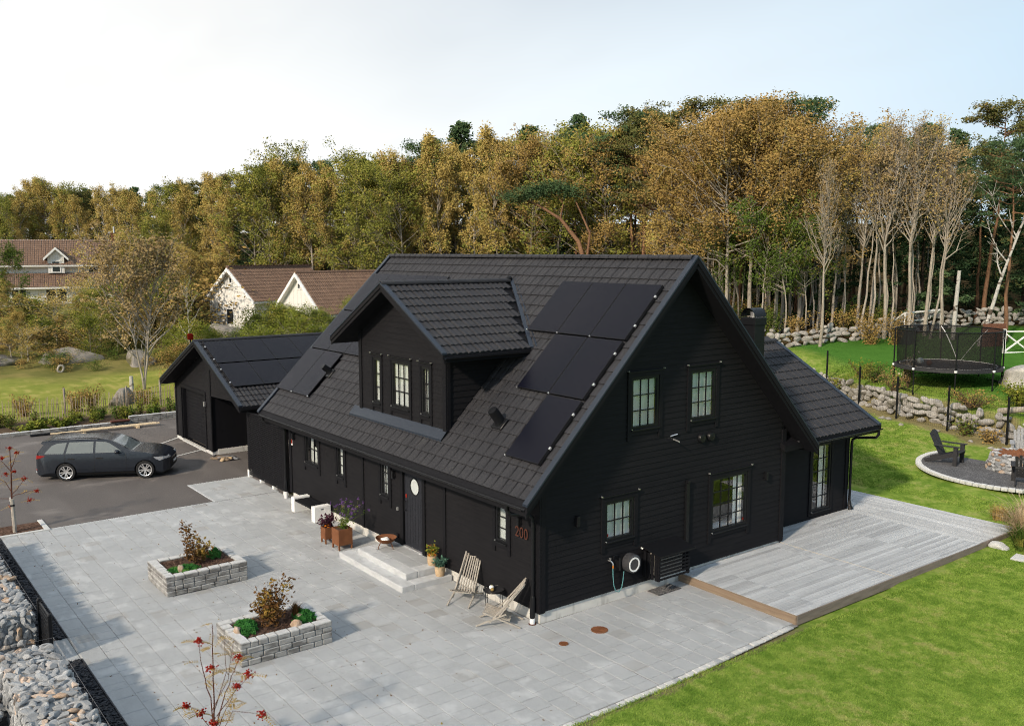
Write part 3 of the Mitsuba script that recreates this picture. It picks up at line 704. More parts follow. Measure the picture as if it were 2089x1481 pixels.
board_rows(dm, SW, 3.80, ztop, .150, lambda v: (.09, max(.1, (v-RA)/RB-.02)) if True else 0, [], 'black_paint')
add('side_wall', xf(prism([(0, RA-.05), (0, dz(DXL)-.12), ((dz(DXL)-.12-RA)/RB, dz(DXL)-.12)], .08), at(GABLE, (DXL, 0, 0))), 'black_trim', dm)
add('corner_board', xf(cbox(DXR-.10, DXR+.05, 3.70, ztop+.05, 0, .050, .004), FRONT), 'black_trim', dm)
add('corner_board', xf(cbox(0.003, .10, 3.70, ztop, 0, .052, .004), SW), 'black_trim', dm)
add('corner_board', xf(cbox(DXL-.05, DXL+.10, 3.70, ztop+.05, 0, .050, .004), FRONT), 'black_trim', dm)
DY0, DXE = -.60, -2.84
da = math.atan(DS); dc, dn = math.cos(da), math.sin(da)
for s in (1, -1):
    xe = DX+s*(DXE-DX)
    ye = (dz(xe)-RA)/RB; yr = (DZ-RA)/RB
    top = [(DX, DY0+.03, DZ-.04), (xe, DY0+.03, dz(xe)-.04), (xe, ye, dz(xe)-.04), (DX, yr, DZ-.04)]
    bot = [(x, y, z-.14) for x, y, z in top]
    v = np.array(top+bot); f = [[0, 1, 2], [0, 2, 3], [4, 6, 5], [4, 7, 6]]+[t for i in range(4) for t in ([i, (i+1) % 4, 4+(i+1) % 4], [i, 4+(i+1) % 4, 4+i])]
    ds = add('roof_slope', A(v, f), 'black_trim', dm)
    n = 9; step = (DXE-DX)/n*1.0
    rest = []
    for r in range(n):
        x = DXE-.01-(r)*.3615*dc
        for c in range(15):
            y = DY0+.06+c*TW
            xc = x-.16; yv = (dz(xc)-RA)/RB
            if y+TW > yv+.06: continue
            if x < DX+.1: continue
            if s > 0: M = mat((x+dn*TOFF, y, dz(x)+dc*TOFF), (0, 1, 0), (-dc, 0, dn), (dn, 0, dc)); add('tile', tile_wd, None, ds, to=M)
            else: rest.append(mat((2*DX-x-dn*TOFF, y+TW, dz(x)+dc*TOFF), (0, -1, 0), (dc, 0, dn), (-dn, 0, dc)))
    if rest: add('tile_field', cat([xf(tile_w, M) for M in rest]), 'roof_tile', ds, kind='stuff')
    # valley flashing
    p, q = np.array([DX, yr+.02, DZ+.03]), np.array([xe, ye+.0, dz(xe)+.02])
    add('valley_flashing', cat(bar(p, q, .10, .05), bar(p+np.array([s*.12, .06, .0]), q+np.array([s*.12, .06, .02]), .03, .07)), 'blue_flashing', dm)
    add('bargeboard', xf(prism([(DX, DZ), (xe, dz(xe)), (xe, dz(xe)-.20), (DX, DZ-.20)], .04), at(FRONT, (0, DY0+.04, 0))), 'black_paint', dm)
    add('bargeboard', xf(prism([(DX, DZ-.005), (xe, dz(xe)-.005), (xe, dz(xe)-.10), (DX, DZ-.10)], .026), at(FRONT, (0, DY0-.001, 0))), 'black_paint', dm)
    add('verge_flashing', xf(prism([(DX, DZ+.055), (xe, dz(xe)+.055), (xe, dz(xe)+.01), (DX, DZ+.01)], .13), at(FRONT, (0, DY0+.09, 0))), 'blue_flashing', dm)
    gutter(dm, (xe+s*.05, DY0+.02, dz(xe)-.06), (xe+s*.05, ye-.12, dz(xe)-.06), .055)
ridge(dm, (DX, DY0-.02, DZ+.0), (DX, 3.50, DZ+.0), 12, .11)
add('ridge_cap_end', lathe([(0, -.02), (.09, 0), (.10, .05), (.06, .10), (0, .11)], 10, (DX, 3.52, DZ+.03)), 'black_metal', dm, smooth=40)
ap = [(-8.42, -.20), (-3.60, -.20), (-3.60, -.015), (-8.42, -.015)]
add('apron_flashing', A([(x, y, RA+RB*y+.045+(.02 if y < -.1 else .05)) for x, y in ap]+[(-8.42, -.20, RA-RB*.20), (-3.6, -.20, RA-RB*.20)], [[0, 1, 2], [0, 2, 3], [4, 5, 1], [4, 1, 0]]), 'blue_flashing', house)
# roof vents
def hood(x, y, r, h, tilt=1):
    z = RA+RB*y
    base = xf(cbox(-.20, .20, -.16, .16, 0, .06, .02), mat((x, y-sn_*.0, z), (1, 0, 0), (0, cs_, sn_), (0, -sn_, cs_)))
    body = tube([(x, y, z-.02), (x, y-.03, z+.10), (x, y-.16, z+h*.75), (x, y-.24, z+h)], [r*1.1, r, r, r*.92], 14)
    return cat(base, body)
add('roof_vent', hood(-2.0, .42, .125, .36), 'black_metal', house, smooth=40)
add('roof_vent', hood(-11.27, .62, .10, .26), 'black_metal', house, smooth=40)

# wall fittings
def lamp(parent, M, u, v, w=.075, h=.21):
    k = add('wall_lamp', xf(cbox(u-w/2, u+w/2, v-h/2, v+h/2, .03, .115, .006), M), 'black_metal', parent)
    add('bracket', xf(box(u-w*.7, u+w*.7, v-.05, v+.05, .02, .045), M), 'black_trim', k)
lamp(house, FRONT, -6.20, 2.16); lamp(house, FRONT, -12.65, 2.17); lamp(house, FRONT, -.66, 2.17, .07, .19); lamp(house, GABLE, 1.03, 2.15, .08, .24); lamp(house, GABLE, 7.74, 2.19, .08, .23)
import meshkit as _mk
tm = _mk.text_mesh('200', .235, .012, bold=False)
nv = np.array(tm.vertices); nf = np.array(tm.faces); nv[:, 0] *= .46/max(nv[:, 0].max(), .01)
add('house_number', xf((nv+np.array([-.82, 1.82, .05]), nf), FRONT), 'number_rust', house, label='rust red house number 200 by the corner downspout')
add('alarm_sign', xf(box(-12.93, -12.80, 1.84, 2.05, .028, .034), FRONT), 'white_paint', house, label='small red and white alarm sign on the wall')
add('alarm_sign_red', xf(box(-12.922, -12.808, 1.90, 2.042, .0345, .037), FRONT), 'berry_red', house)
add('door_bell', xf(cat(box(-6.07, -6.01, 1.20, 1.29, .02, .06)), FRONT), 'bright_metal', house)
add('wall_socket', xf(cbox(-6.12, -6.0, .45, .56, .02, .08, .006), FRONT), 'black_metal', house)
add('window_sticker', xf(box(1.985, 2.035, 1.585, 1.66, .001, .003), GABLE), 'berry_red', house)
add('window_sticker', xf(box(6.86, 6.91, 1.12, 1.18, .001, .003), GABLE), 'berry_red', house)
for u in (5.14, 5.485):
    k = add('wall_vent', xf(lathe([(.0, .0), (.125, .0), (.125, .03), (.10, .075), (.03, .085), (0, .085)], 18), at(GABLE, (.02, u, 3.53))), 'black_metal', house, smooth=30)
add('pipe_cover', xf(cat(cbox(4.60, 4.71, .95, 2.46, .02, .085, .006), cbox(4.615, 4.695, 2.46, 2.54, .02, .12, .01)), GABLE), 'black_metal', house)
add('overflow_pipe', tube([(.02, 4.14, 3.62), (.16, 4.14, 3.60), (.22, 4.14, 3.585)], .018, 8), 'bright_metal', house, smooth=40)
add('overflow_pipe', tube([(.03, 4.02, 3.71), (.05, 4.25, 3.74)], .014, 6), 'bright_metal', house, smooth=40)

# ---------------------------------------------------------------- the wing behind, with glazed door
WX, WY1 = -.80, 12.86
wing = thing('house_wing', 'lower black wing at the far end of the black house, with a tall glazed door', 'house wing')
WM = at(GABLE, (WX, 0, 0))
wdoor = ('gd', 11.09, 11.915, .465, 2.375, 3, 5)
add('wall', xf(move(prism([[(WID-.02, .16), (WY1, .16), (WY1, 3.3), (WID-.02, 3.3)], hole(openings([wdoor])[0])], .14), z=-.14), WM), 'black_trim', wing)
board_rows(wing, WM, .20, 3.2, .145, lambda v: (WID+.06, WY1-.1), openings([wdoor]), 'black_paint')
WR, WZ, WSL = -3.69, 5.217, .583
def wz(x): return WZ-WSL*abs(x-WR)
wk = window(wing, WM, *wdoor[1:], back=None, drop=.17, name='glazed_door')
add('curtain', xf(cat([A([[11.58+.05*i, .4, -.16-.03*(i % 2)], [11.63+.05*i, .4, -.16-.03*((i+1) % 2)], [11.63+.05*i, 2.40, -.16-.03*((i+1) % 2)], [11.58+.05*i, 2.40, -.16-.03*(i % 2)]], [[0, 1, 2], [0, 2, 3]]) for i in range(8)]), WM), 'curtain_white', wk)
add('room', cat(box(-2.9, -2.8, 9, 12.4, .3, 3), box(-3, WX-.2, 9, 12.4, .28, .32)), 'room_wall', wing)
add('armchair', cat(cbox(WX-.9, WX-.35, 10.95, 11.4, .33, .8, .03), cbox(WX-1.0, WX-.8, 10.95, 11.4, .8, 1.15, .03)), 'chair_grey', wing)
add('corner_board', xf(cbox(WY1-.12, WY1+.05, .21, 3.0, 0, .052, .004), WM), 'black_trim', wing)
add('wall', xf(prism([(WR*2-WX, .26), (WX, .26), (WX, 3.3), (WR, WZ-.2), (2*WR-WX, 3.3)], .14), mat((0, WY1, 0), (1, 0, 0), (0, 0, 1), (0, -1, 0))), 'black_trim', wing)
wa = math.atan(WSL); wc, ws = math.cos(wa), math.sin(wa)
XE = .17; YV = 13.0
wroof = key_for('roof', wing); any_child[wroof] = True
rs = xf(prism([(XE, wz(XE)-.03), (WR, WZ-.03), (2*WR-XE, wz(XE)-.03), (2*WR-XE, wz(XE)-.20), (WR, WZ-.22), (XE, wz(XE)-.20)], YV-8.4), mat((0, YV-.03, 0), (1, 0, 0), (0, 0, 1), (0, -1, 0)))
scene[wroof] = mikit.ply(rs, 'black_trim')
rest = []
for r in range(13):
    x = XE-.005-r*.3615*wc
    if x < WR+.05: break
    for c in range(13):
        y = YV-.07-(c+1)*TW
        if y < 8.5 or (abs(x-.15-(-2.25)) < .35 and abs(y+.16-10) < .25): continue
        if y+TW < WID+.8-((wz(x-.2)-2.88)/RB) - .1: continue
        add('tile', tile_wd, None, wroof, to=mat((x+ws*TOFF, y, wz(x)+wc*TOFF), (0, 1, 0), (-wc, 0, ws), (ws, 0, wc)))
ridge(wroof, (WR, YV-.02, WZ+.0), (WR, 9.0, WZ+.0), 12, .105)
VM = mat((0, YV-.04, 0), (-1, 0, 0), (0, 0, 1), (0, 1, 0))
verge(wroof, VM, ((-XE-.02, wz(XE)), (-WR, WZ)), .22)
gutter(wing, (XE+.05, 9.3, wz(XE)-.075), (XE+.05, YV+.0, wz(XE)-.075), .06)
add('downspout', cat(tube([(XE+.05, 12.86, wz(XE)-.12), (XE+.05, 12.86, wz(XE)-.26), (XE-.02, 12.86, wz(XE)-.36), (WX+.24, 12.93, 2.48), (WX+.12, 12.94, 2.40), (WX+.10, 12.94, 2.25), (WX+.10, 12.94, .45)], .042, 10), tube([(WX+.10, 12.94, .48), (WX+.11, 12.94, .32), (WX+.16, 12.94, .21)], [.045, .07, .085], 8)), 'black_metal', wing, smooth=40)
cx_, cy_ = -2.27, 10.0
ch = key_for('chimney', wing); any_child[ch] = True
scene[ch] = mikit.ply(cat(cbox(cx_-.24, cx_+.24, cy_-.24, cy_+.24, 4.2, 6.02, .01), cbox(cx_-.275, cx_+.275, cy_-.275, cy_+.275, 5.98, 6.20, .012)), 'black_metal')
aa = np.linspace(0, math.pi, 13)
hv = [(cx_+.25*math.cos(a)*1.0, y, 6.20+.02+.26*math.sin(a)) for y in (cy_-.27, cy_+.27) for a in aa]
add('cowl', A(hv, [t for j in range(12) for t in ([j, j+1, 14+j], [j, 14+j, 13+j])]), 'black_metal', ch, smooth=40)
add('flue', tube([(cx_, cy_, 6.18), (cx_, cy_, 6.36)], .1, 12), 'bright_metal', ch, smooth=40)
zb = wz(cx_)
add('base_flashing', A([(cx_-.26, cy_-.26, zb+.42), (cx_+.26, cy_-.26, zb+.12), (cx_+.26, cy_+.26, zb+.12), (cx_-.26, cy_+.26, zb+.42), (cx_-.45, cy_-.42, wz(cx_-.45)+.07), (cx_+.62, cy_-.42, wz(cx_+.62)+.07), (cx_+.62, cy_+.42, wz(cx_+.62)+.07), (cx_-.45, cy_+.42, wz(cx_-.45)+.07)],
    [t for i in range(4) for t in ([4+i, 4+(i+1) % 4, (i+1) % 4], [4+i, (i+1) % 4, i])]), 'blue_flashing', ch)
# ---------------------------------------------------------------- garage with carport
gar = thing('garage', 'black garage with open carport and solar panels on its roof, left of the house', 'garage')
GY, GZ, GX, GS = .25, 4.64, -21.08, .434
GM = mat((0, GY, 0), (1, 0, 0), (0, 0, 1), (0, -1, 0))
def gz_(x): return GZ-GS*abs(x-GX)
gd = (-24.79, -21.92, .16, 2.35)
gp = [(-25.6, .12), (-21.18, .12), (-21.18, 2.47), (-17.35, 2.47), (-17.35, gz_(-17.35)-.12), (GX, GZ-.14), (-25.6, gz_(-25.6)-.12)]
add('wall', xf(move(prism([gp, [(gd[0], .125), (gd[1], .125), (gd[1], gd[3]), (gd[0], gd[3])]], .14), z=-.14), GM), 'black_trim', gar)
def gsp(v):
    if v < 2.45: return (-25.5, -21.26)
    x = (GZ-.14-v)/GS; return (max(-25.5, GX-x), min(-17.40, GX+x))
board_rows(gar, GM, .13, 4.35, .150, gsp, [(gd[0]-.02, gd[1]+.02, 0, gd[3]+.02)], 'black_paint')
kd = key_for('garage_door', gar); any_child[kd] = True
scene[kd] = mikit.ply(xf(box(gd[0], gd[1], .14, gd[3], -.22, -.17), GM), 'black_metal')
for i in range(5):
    a, b = .15+i*.44, .15+(i+1)*.44-.012
    for j in range(3): add('panel', xf(cbox(gd[0]+.02, gd[1]-.02, a+j*.145, a+j*.145+.138, -.172, -.150, .006), GM), 'black_trim', kd)
for a, b, c, d in ((gd[0]-.15, gd[0], .12, gd[3]+.15), (gd[1], gd[1]+.15, .12, gd[3]+.15), (gd[0], gd[1], gd[3], gd[3]+.15)):
    add('casing', xf(cbox(a, b, c, d, 0, .055, .004), GM), 'black_trim', gar)
add('casing', xf(cat(box(gd[0]-.001, gd[0]+.05, .13, gd[3], -.17, -.005), box(gd[1]-.05, gd[1]+.001, .13, gd[3], -.17, -.005)), GM), 'black_trim', gar)
add('corner_board', xf(cbox(-25.65, -25.5, .12, 2.6, 0, .05, .004), GM), 'black_trim', gar)
add('corner_board', xf(cbox(-21.26, -21.13, .12, 3.9, 0, .05, .004), GM), 'black_trim', gar)
add('wall', cat(box(-25.6, -25.45, GY+.14, 8, .12, 2.6), box(-21.32, -21.18, GY+.14, 8, .2, 2.9), box(-25.6, -16.9, 7.9, 8.05, .12, 4), box(-25.45, -21.32, .6, 7.9, .05, .1)), 'black_trim', gar)
add('plinth', cat(box(-25.62, gd[0]-.02, GY-.03, GY+.2, -.05, .125), box(gd[1]+.02, -21.16, GY-.03, GY+.2, -.05, .125), box(gd[0]-.02, gd[1]+.02, GY-.06, GY+.2, -.05, .04)), 'light_setts', gar)
add('plinth', box(-21.30, -21.14, GY+.2, 8, -.05, .21), 'plinth_concrete', gar)
add('post', cbox(-17.3, -17.15, GY+.02, GY+.17, 0, 2.6, .005), 'black_trim', gar)
GXL, GXR, GY0, GY1 = -25.75, -16.46, -.38, 8.3
gr = key_for('roof', gar); any_child[gr] = True
scene[gr] = mikit.ply(xf(prism([(GXR, gz_(GXR)-.03), (GX, GZ-.03), (GXL, gz_(GXL)-.03), (GXL, gz_(GXL)-.2), (GX, GZ-.22), (GXR, gz_(GXR)-.2)], GY1-GY0-.04), mat((0, GY1, 0), (1, 0, 0), (0, 0, 1), (0, -1, 0))), 'black_trim')
ga = math.atan(GS); gc, gn = math.cos(ga), math.sin(ga)
rest, k = [], 0
for r in range(14):
    x = GXR-.01-r*.3615*gc
    if x < GX+.15: break
    for c in range(26):
        y = GY0+.10+c*TW
        if -20.9 < x-.3 and x < -17.6 and y > -.2 and y < 6.6: continue
        M = mat((x+gn*TOFF, y, gz_(x)+gc*TOFF), (0, 1, 0), (-gc, 0, gn), (gn, 0, gc))
        if y < 3.4: add('tile', tile_wd, None, gr, to=M)
        else: rest.append(M)
for r in range(14):
    x = GXL+.01+r*.3615*gc
    for c in range(26): rest.append(mat((x-gn*TOFF, GY0+.1+(c+1)*TW, gz_(x)+gc*TOFF), (0, -1, 0), (gc, 0, gn), (-gn, 0, gc)))
add('tile_field', cat([xf(tile_w, M) for M in rest]), 'roof_tile', gr, kind='stuff')
ridge(gr, (GX, GY0-.02, GZ+.0), (GX, GY1, GZ+.0), 26, .10)
GV = mat((0, GY0+.04, 0), (1, 0, 0), (0, 0, 1), (0, -1, 0))
verge(gr, GV, ((GX, GZ), (GXR-.02, gz_(GXR-.02))), .22)
verge(gr, GV, ((GXL+.02, gz_(GXL+.02)), (GX, GZ)), .22)
gutter(gar, (GXR+.05, GY0, gz_(GXR)-.08), (GXR+.05, GY1, gz_(GXR)-.08), .055)
for row, x in enumerate((-19.29, -17.66)):
    for c in range(6):
        y = -.13+1.182*c
        pk = panel(gar, None, .09, (x, y, gz_(x)), (0, 1, 0), (-gc, 0, gn), (gn, 0, gc), 1.172, 1.70)
        if c == 0:
            M = mat((x+gn*.09, y, gz_(x)+gc*.09), (0, 1, 0), (-gc, 0, gn), (gn, 0, gc))
            for t in (.3, 1.3): add('clamp', xf(box(-.05, 0, t-.03, t+.03, -.03, .01), M), 'bright_metal', pk)
add('wall_lamp', xf(cbox(-21.80, -21.72, 1.9, 2.1, .05, .13, .006), GM), 'bright_metal', gar)
struct('drive_edging', cat(bar((-25.6, .30, .0), (-23.4, -2.2, .0), .09, .03), bar((-22.4, .20, .0), (-21.6, -1.45, .0), .09, .03)), 'light_setts')
# slatted screen between the carport and the house
scr = thing('privacy_screen', 'black slatted timber screen between carport and house', 'privacy screen')
for i in range(34): add('slat', cbox(-16.80, -13.42, -.012, .012, .12+i*.068, .12+i*.068+.046, .004), 'black_trim', scr)
for x in (-16.76, -15.65, -14.55, -13.46): add('post', cbox(x-.045, x+.045, .014, .10, .10, 2.44, .005), 'black_trim', scr)
for x in (-16.76, -15.65, -14.55, -13.6): add('foot', cbox(x-.06, x+.06, -.03, .12, -.03, .12 if x > -16.7 else .28, .008), 'white_paint', scr)
add('shade_panel', box(-16.75, -13.45, .105, .12, .15, 2.4), 'black_trim', scr)  # black sheet standing for the shadow behind the slats
hr = thing('pile_of_rags', 'crumpled dark and beige clothes lying on the asphalt before the carport', 'clothes')
rr = np.random.default_rng(3)
for i in range(9):
    v, f = rock(rr, rr.uniform(.14, .30), rr.uniform(.1, .2), .06, 2, .9, 3)
    add('rag', move(xf((v, f), rotz(rr.uniform(0, 6))), -20.25+rr.normal(0, .30), .48+rr.normal(0, .20), .035), ['jute', 'chair_black', 'chair_grey', 'brown_wood', 'chair_black'][i % 5], hr, smooth=50)

# ---------------------------------------------------------------- paved forecourt
def planter(x0, x1, y0, y1, h, label, seed):
    k = thing('stone_planter', label, 'planter', None)
    g = np.random.default_rng(seed); n = 4; ch_ = h/n; D = .21
    for c in range(n):
        z0 = c*ch_; z1 = z0+ch_-.004
        for side in range(4):
            L = (x1-x0) if side % 2 == 0 else (y1-y0)
            off = (0, .13, .05, .19)[c] if side % 2 == 0 else (.1, .02, .16, .07)[c]
            q_ = (c+(side > 1)) % 2; s0 = D if q_ else 0; s1 = L-(0 if q_ else D)
            u = s0
            while u < s1-.02:
                w = g.choice([.20, .27, .27, .33])-(off if u == s0 else 0)*.5
                ue = u+max(w, .13)
                if s1-ue < .14: ue = s1
                a, b = u+.004, ue-.004; j = g.normal(0, .005); o = g.normal(0, .004)
                if side == 0: q = (x0+a, x0+b, y0+o, y0+D)
                elif side == 1: q = (x1-D, x1+o, y0+a, y0+b)
                elif side == 2: q = (x0+a, x0+b, y1-D, y1+o)
                else: q = (x0+o, x0+D, y0+a, y0+b)
                v, f = cbox(q[0], q[1], q[2], q[3], z0, z1+(j*.8 if c == n-1 else 0), .016)
                v = v+(meshkit.noise(v*23+seed)-.5)[:, None]*.004
                add('block', (v, f), 'planter_block', k)
                u = ue
    gx_ = np.linspace(x0+D*.8, x1-D*.8, 14); gy_ = np.linspace(y0+D*.8, y1-D*.8, 18)
    X, Y = np.meshgrid(gx_, gy_, indexing='ij'); Z = h-.10+.07*meshkit.fbm(np.stack([X*3, Y*3, X*0], -1), 3, seed)
    i, j = np.meshgrid(np.arange(13), np.arange(17), indexing='ij'); q = np.stack([i*18+j, (i+1)*18+j, (i+1)*18+j+1, i*18+j+1], -1).reshape(-1, 4)
    chips = []
    for _ in range(900):
        x, y = g.uniform(x0+D, x1-D), g.uniform(y0+D, y1-D); s = g.uniform(.02, .055)
        m = xf((BV*np.array([s, s*.5, .008])-np.array([s/2, s/4, 0]), BF), rotz(g.uniform(0, 6.3))); t = g.normal(0, .4, 2)
        m[0][:, 2] += m[0][:, 0]*t[0]+m[0][:, 1]*t[1]
        chips.append(move(m, x, y, h-.052+g.uniform(-.02, .015)))
    add('mulch', cat(A(np.stack([X, Y, Z], -1).reshape(-1, 3), np.vstack([q[:, [0, 1, 2]], q[:, [0, 2, 3]]])), *chips), 'bark_mulch', k, kind='stuff')
    return k
P1 = (-8.10, -6.565, -6.03, -4.045, .49); P2 = (-3.26, -1.885, -6.02, -4.055, .49)
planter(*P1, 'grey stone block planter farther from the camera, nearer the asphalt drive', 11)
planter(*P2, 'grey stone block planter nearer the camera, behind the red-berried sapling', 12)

def leaves(g, pts, size, droop=.0, aspect=.55, face=None):
    """small folded leaves at the points"""
    n = len(pts); d = g.normal(size=(n, 3)); d[:, 2] = d[:, 2]*.6-droop; d /= np.linalg.norm(d, axis=1, keepdims=True)
    nn_ = g.normal(size=(n, 3))*.55+np.array(face) if face is not None else g.normal(size=(n, 3))
    s = np.cross(d, nn_); s /= np.linalg.norm(s, axis=1, keepdims=True)
    L = (size*g.uniform(.65, 1.3, n))[:, None]; w = L*aspect/2; up = np.cross(d, s)
    a, b = pts-d*L/2, pts+d*L/2; m = pts+up*L*.12
    v = np.stack([a, m+s*w, b, m-s*w], 1).reshape(-1, 3); k = np.arange(n)[:, None]*4
    return v, np.vstack([k+np.array([0, 1, 2]), k+np.array([0, 2, 3])])

def grow(g, base, tips, r0, sides=5, wob=.04):
    """stems from base to each tip as tapering, slightly crooked tubes"""
    out = []
    for t in tips:
        t = np.array(t, float); n = 5; s = np.linspace(0, 1, n)[:, None]
        p = base+(t-base)*s+np.r_[[[0, 0, 0]], g.normal(0, wob, (n-2, 3)), [[0, 0, 0]]]
        out.append(tube(p, np.linspace(r0, r0*.35, n), sides))
    return out

def bush(name, label, cat_, o, tips, nleaf, size, lm, wood='twig_brush', spread=.12, seed=1, r0=.012, low=.3, droop=.2, group=None):
    g = np.random.default_rng(seed); o = np.array(o, float); tips = [o+np.array(t) for t in tips]
    k = thing(name, label, cat_, group)
    add('stem', cat(grow(g, o, tips, r0)), wood, k)
    t = g.uniform(low, 1.03, nleaf)[:, None]; T_ = np.array(tips)[g.integers(0, len(tips), nleaf)]
    p = o+(T_-o)*t+g.normal(0, spread, (nleaf, 3))*(1.1-.5*t)
    p[:, 2] = np.maximum(p[:, 2], o[2]+.02)
    add('foliage', leaves(g, p, size, droop), lm, k)
    return k
def fan(g, n, r, h): return [(r*math.cos(a)*g.uniform(.3, 1), r*math.sin(a)*g.uniform(.3, 1), h*g.uniform(.6, 1)) for a in g.uniform(0, 6.28, n)]
g0 = np.random.default_rng(8)
bush('copper_shrub', 'tall gappy bronze-leaved shrub in the farther stone planter', 'shrub', (-7.25, -5.15, .45), [(-.22, -.2, 1.0), (-.15, -.15, 1.05), (-.3, .0, .85), (.1, .05, .75), (.05, .3, .5), (-.05, .15, .55), (.12, .36, .45), (.0, -.15, .4), (-.1, .05, .35)], 620, .085, 'leaf_copper', spread=.085, seed=21)
bush('copper_shrub', 'dense bronze-leaved shrub in the nearer stone planter', 'shrub', (-2.62, -5.15, .45), [(.0, .15, .85), (.12, .35, .98), (.1, .5, .85), (-.1, -.15, .7), (.05, -.05, .8), (-.2, .1, .6), (.15, .15, .55), (-.1, -.25, .45), (.2, -.05, .4), (.2, .2, .35)], 900, .085, 'leaf_copper', spread=.10, seed=22)
def carpet(label, x, y, z, rx, ry, n, seed, h=.12):
    g = np.random.default_rng(seed); a = g.uniform(0, 6.28, n); q = np.sqrt(g.uniform(0, 1, n)); q = q*(.75+.35*np.sin(a*5+seed)*np.sin(a*3)); p = np.stack([x+rx*q*np.cos(a), y+ry*q*np.sin(a), z+h*(1.05-q**2)*g.uniform(.1, 1.2, n)*(.55+.9*meshkit.noise(np.stack([np.cos(a)*q*4, np.sin(a)*q*4, a*0], 1), seed))], 1)
    k = thing('juniper', label, 'juniper')
    tips = p[:18]+np.array([0, 0, .0])
    add('stem', cat(grow(g, np.array([x, y, z-.05]), tips, .008, 4, .02)), 'twig_brush', k)
    add('foliage', leaves(g, p, .10, -.6, .24), 'leaf_juniper', k)
carpet('green creeping juniper at the left front corner of the farther planter', -6.98, -5.50, .44, .26, .52, 1500, 31, .08)
carpet('green creeping juniper at the back right of the farther planter', -7.55, -4.55, .46, .26, .24, 800, 32, .14)
carpet('green creeping juniper at the left end of the nearer planter', -2.65, -5.62, .44, .46, .28, 1700, 33, .13)
carpet('green creeping juniper at the right end of the nearer planter', -2.45, -4.42, .44, .42, .26, 1500, 34, .13)
def grassy(name, label, cat_, o, n, L, lm, seed, spread=.5, w=.012, r=.05, group=None):
    g = np.random.default_rng(seed); o = np.array(o, float); out = []
    a = g.uniform(0, 6.28, n); lean = np.abs(g.normal(0, spread, n)); ln = L*g.uniform(.6, 1.1, n)
    b = o+np.stack([r*np.cos(a)*g.uniform(0, 1, n), r*np.sin(a)*g.uniform(0, 1, n), a*0], 1)
    dd = np.stack([np.cos(a), np.sin(a), a*0], 1); s = np.stack([-np.sin(a), np.cos(a), a*0], 1)*w
    m = b+dd*(lean*.35*ln)[:, None]+np.array([0, 0, 1])*(ln*.6)[:, None]; t = b+dd*(lean*ln)[:, None]+np.array([0, 0, 1])*(ln*(1-.3*lean**2))[:, None]
    v = np.stack([b-s, b+s, m+s*.8, m-s*.8, t], 1).reshape(-1, 3); k = np.arange(n)[:, None]*5
    return thing_mesh(name, (v, np.vstack([k+np.array(x) for x in ((0, 1, 2), (0, 2, 3), (3, 2, 4))])), lm, label, cat_, group)
def thing_mesh(name, mesh, m, label, cat_, group=None, smooth=False):
    return add(name, mesh, m, None, smooth, **{k: v for k, v in dict(label=label, cat=cat_, group=group).items() if v})
grassy('grass_tuft', 'spiky brown grass tuft beside the shrub in the farther planter', 'ornamental grass', (-7.45, -4.85, .45), 120, .34, 'leaf_copper', 41, .35, .008)
grassy('grass_tuft', 'spiky brown grass tuft right of the shrub in the nearer planter', 'ornamental grass', (-2.6, -4.55, .45), 160, .34, 'leaf_copper', 42, .35, .008)
for x, y, s, lab in ((-6.92, -5.58, .13, 'brown stone lying among juniper in the farther planter'), (-2.55, -5.82, .12, 'brown stone at the left end of the nearer planter'), (-2.15, -4.72, .15, 'upright brown stone at the right of the nearer planter'), (-2.45, -4.52, .10, 'small brown stone deep in the right of the nearer planter')):
    v, f = rock(np.random.default_rng(int(s*1000)+int(-x*10)), s, s*.7, s*.95, 1, .3, 12)
    thing_mesh('planter_stone', move((v, f), x, y, .47), 'gabion_stone_warm', lab, 'stone')

# steps at the door
st = thing('door_steps', 'two pale granite steps in front of the front door', 'steps')
def step_ring(x0, x1, y0, z0, z1, d, label):
    n = 4
    for i in range(n): add('step_stone', cbox(x0+(x1-x0)*i/n+.003, x0+(x1-x0)*(i+1)/n-.003, y0, y0+d, z0, z1, .012), 'step_granite', st)
    add('step_stone', cbox(x0, x0+d, y0+d+.004, -.03, z0, z1-.001, .012), 'step_granite', st)
    add('step_stone', cbox(x1-d, x1, y0+d+.004, -.03, z0, z1-.001, .012), 'step_granite', st)
step_ring(-6.72, -3.42, -1.46, -.03, .15, .35, '')
step_ring(-6.30, -3.80, -1.13, .10, .30, .34, '')
for i in range(4):
    for j in range(2): add('landing_slab', slab(-5.955+.455*i, -5.505+.455*i, -.785+.375*j, -.415+.375*j, .2, .297, .006), 'paving_slab', st)
add('step_core', box(-6.2, -3.9, -1.0, -.03, .0, .27), 'plinth_concrete', st)

# bench: two concrete blocks and a black plank
be = thing('bench', 'bench of two white concrete blocks with black plank along the house wall', 'bench')
for x0, x1, y0, y1, h in ((-11.66, -11.44, -.63, -.08, .47), (-10.22, -9.99, -.62, -.08, .48)):
    hole_ = m3.Manifold.cube([.5, .11, .05]).translate([x0-.1, (y0+y1)/2-.055, h-.12])
    b = m3.Manifold.hull_points(cbox(x0, x1, y0, y1, 0, h, .01)[0])-hole_
    add('block', man(b), 'plinth_concrete' if False else 'white_paint', be)
for j in range(4): add('plank', cbox(-11.44, -10.225, -.60+j*.132, -.60+j*.132+.126, .36, .42, .006), 'black_trim', be)

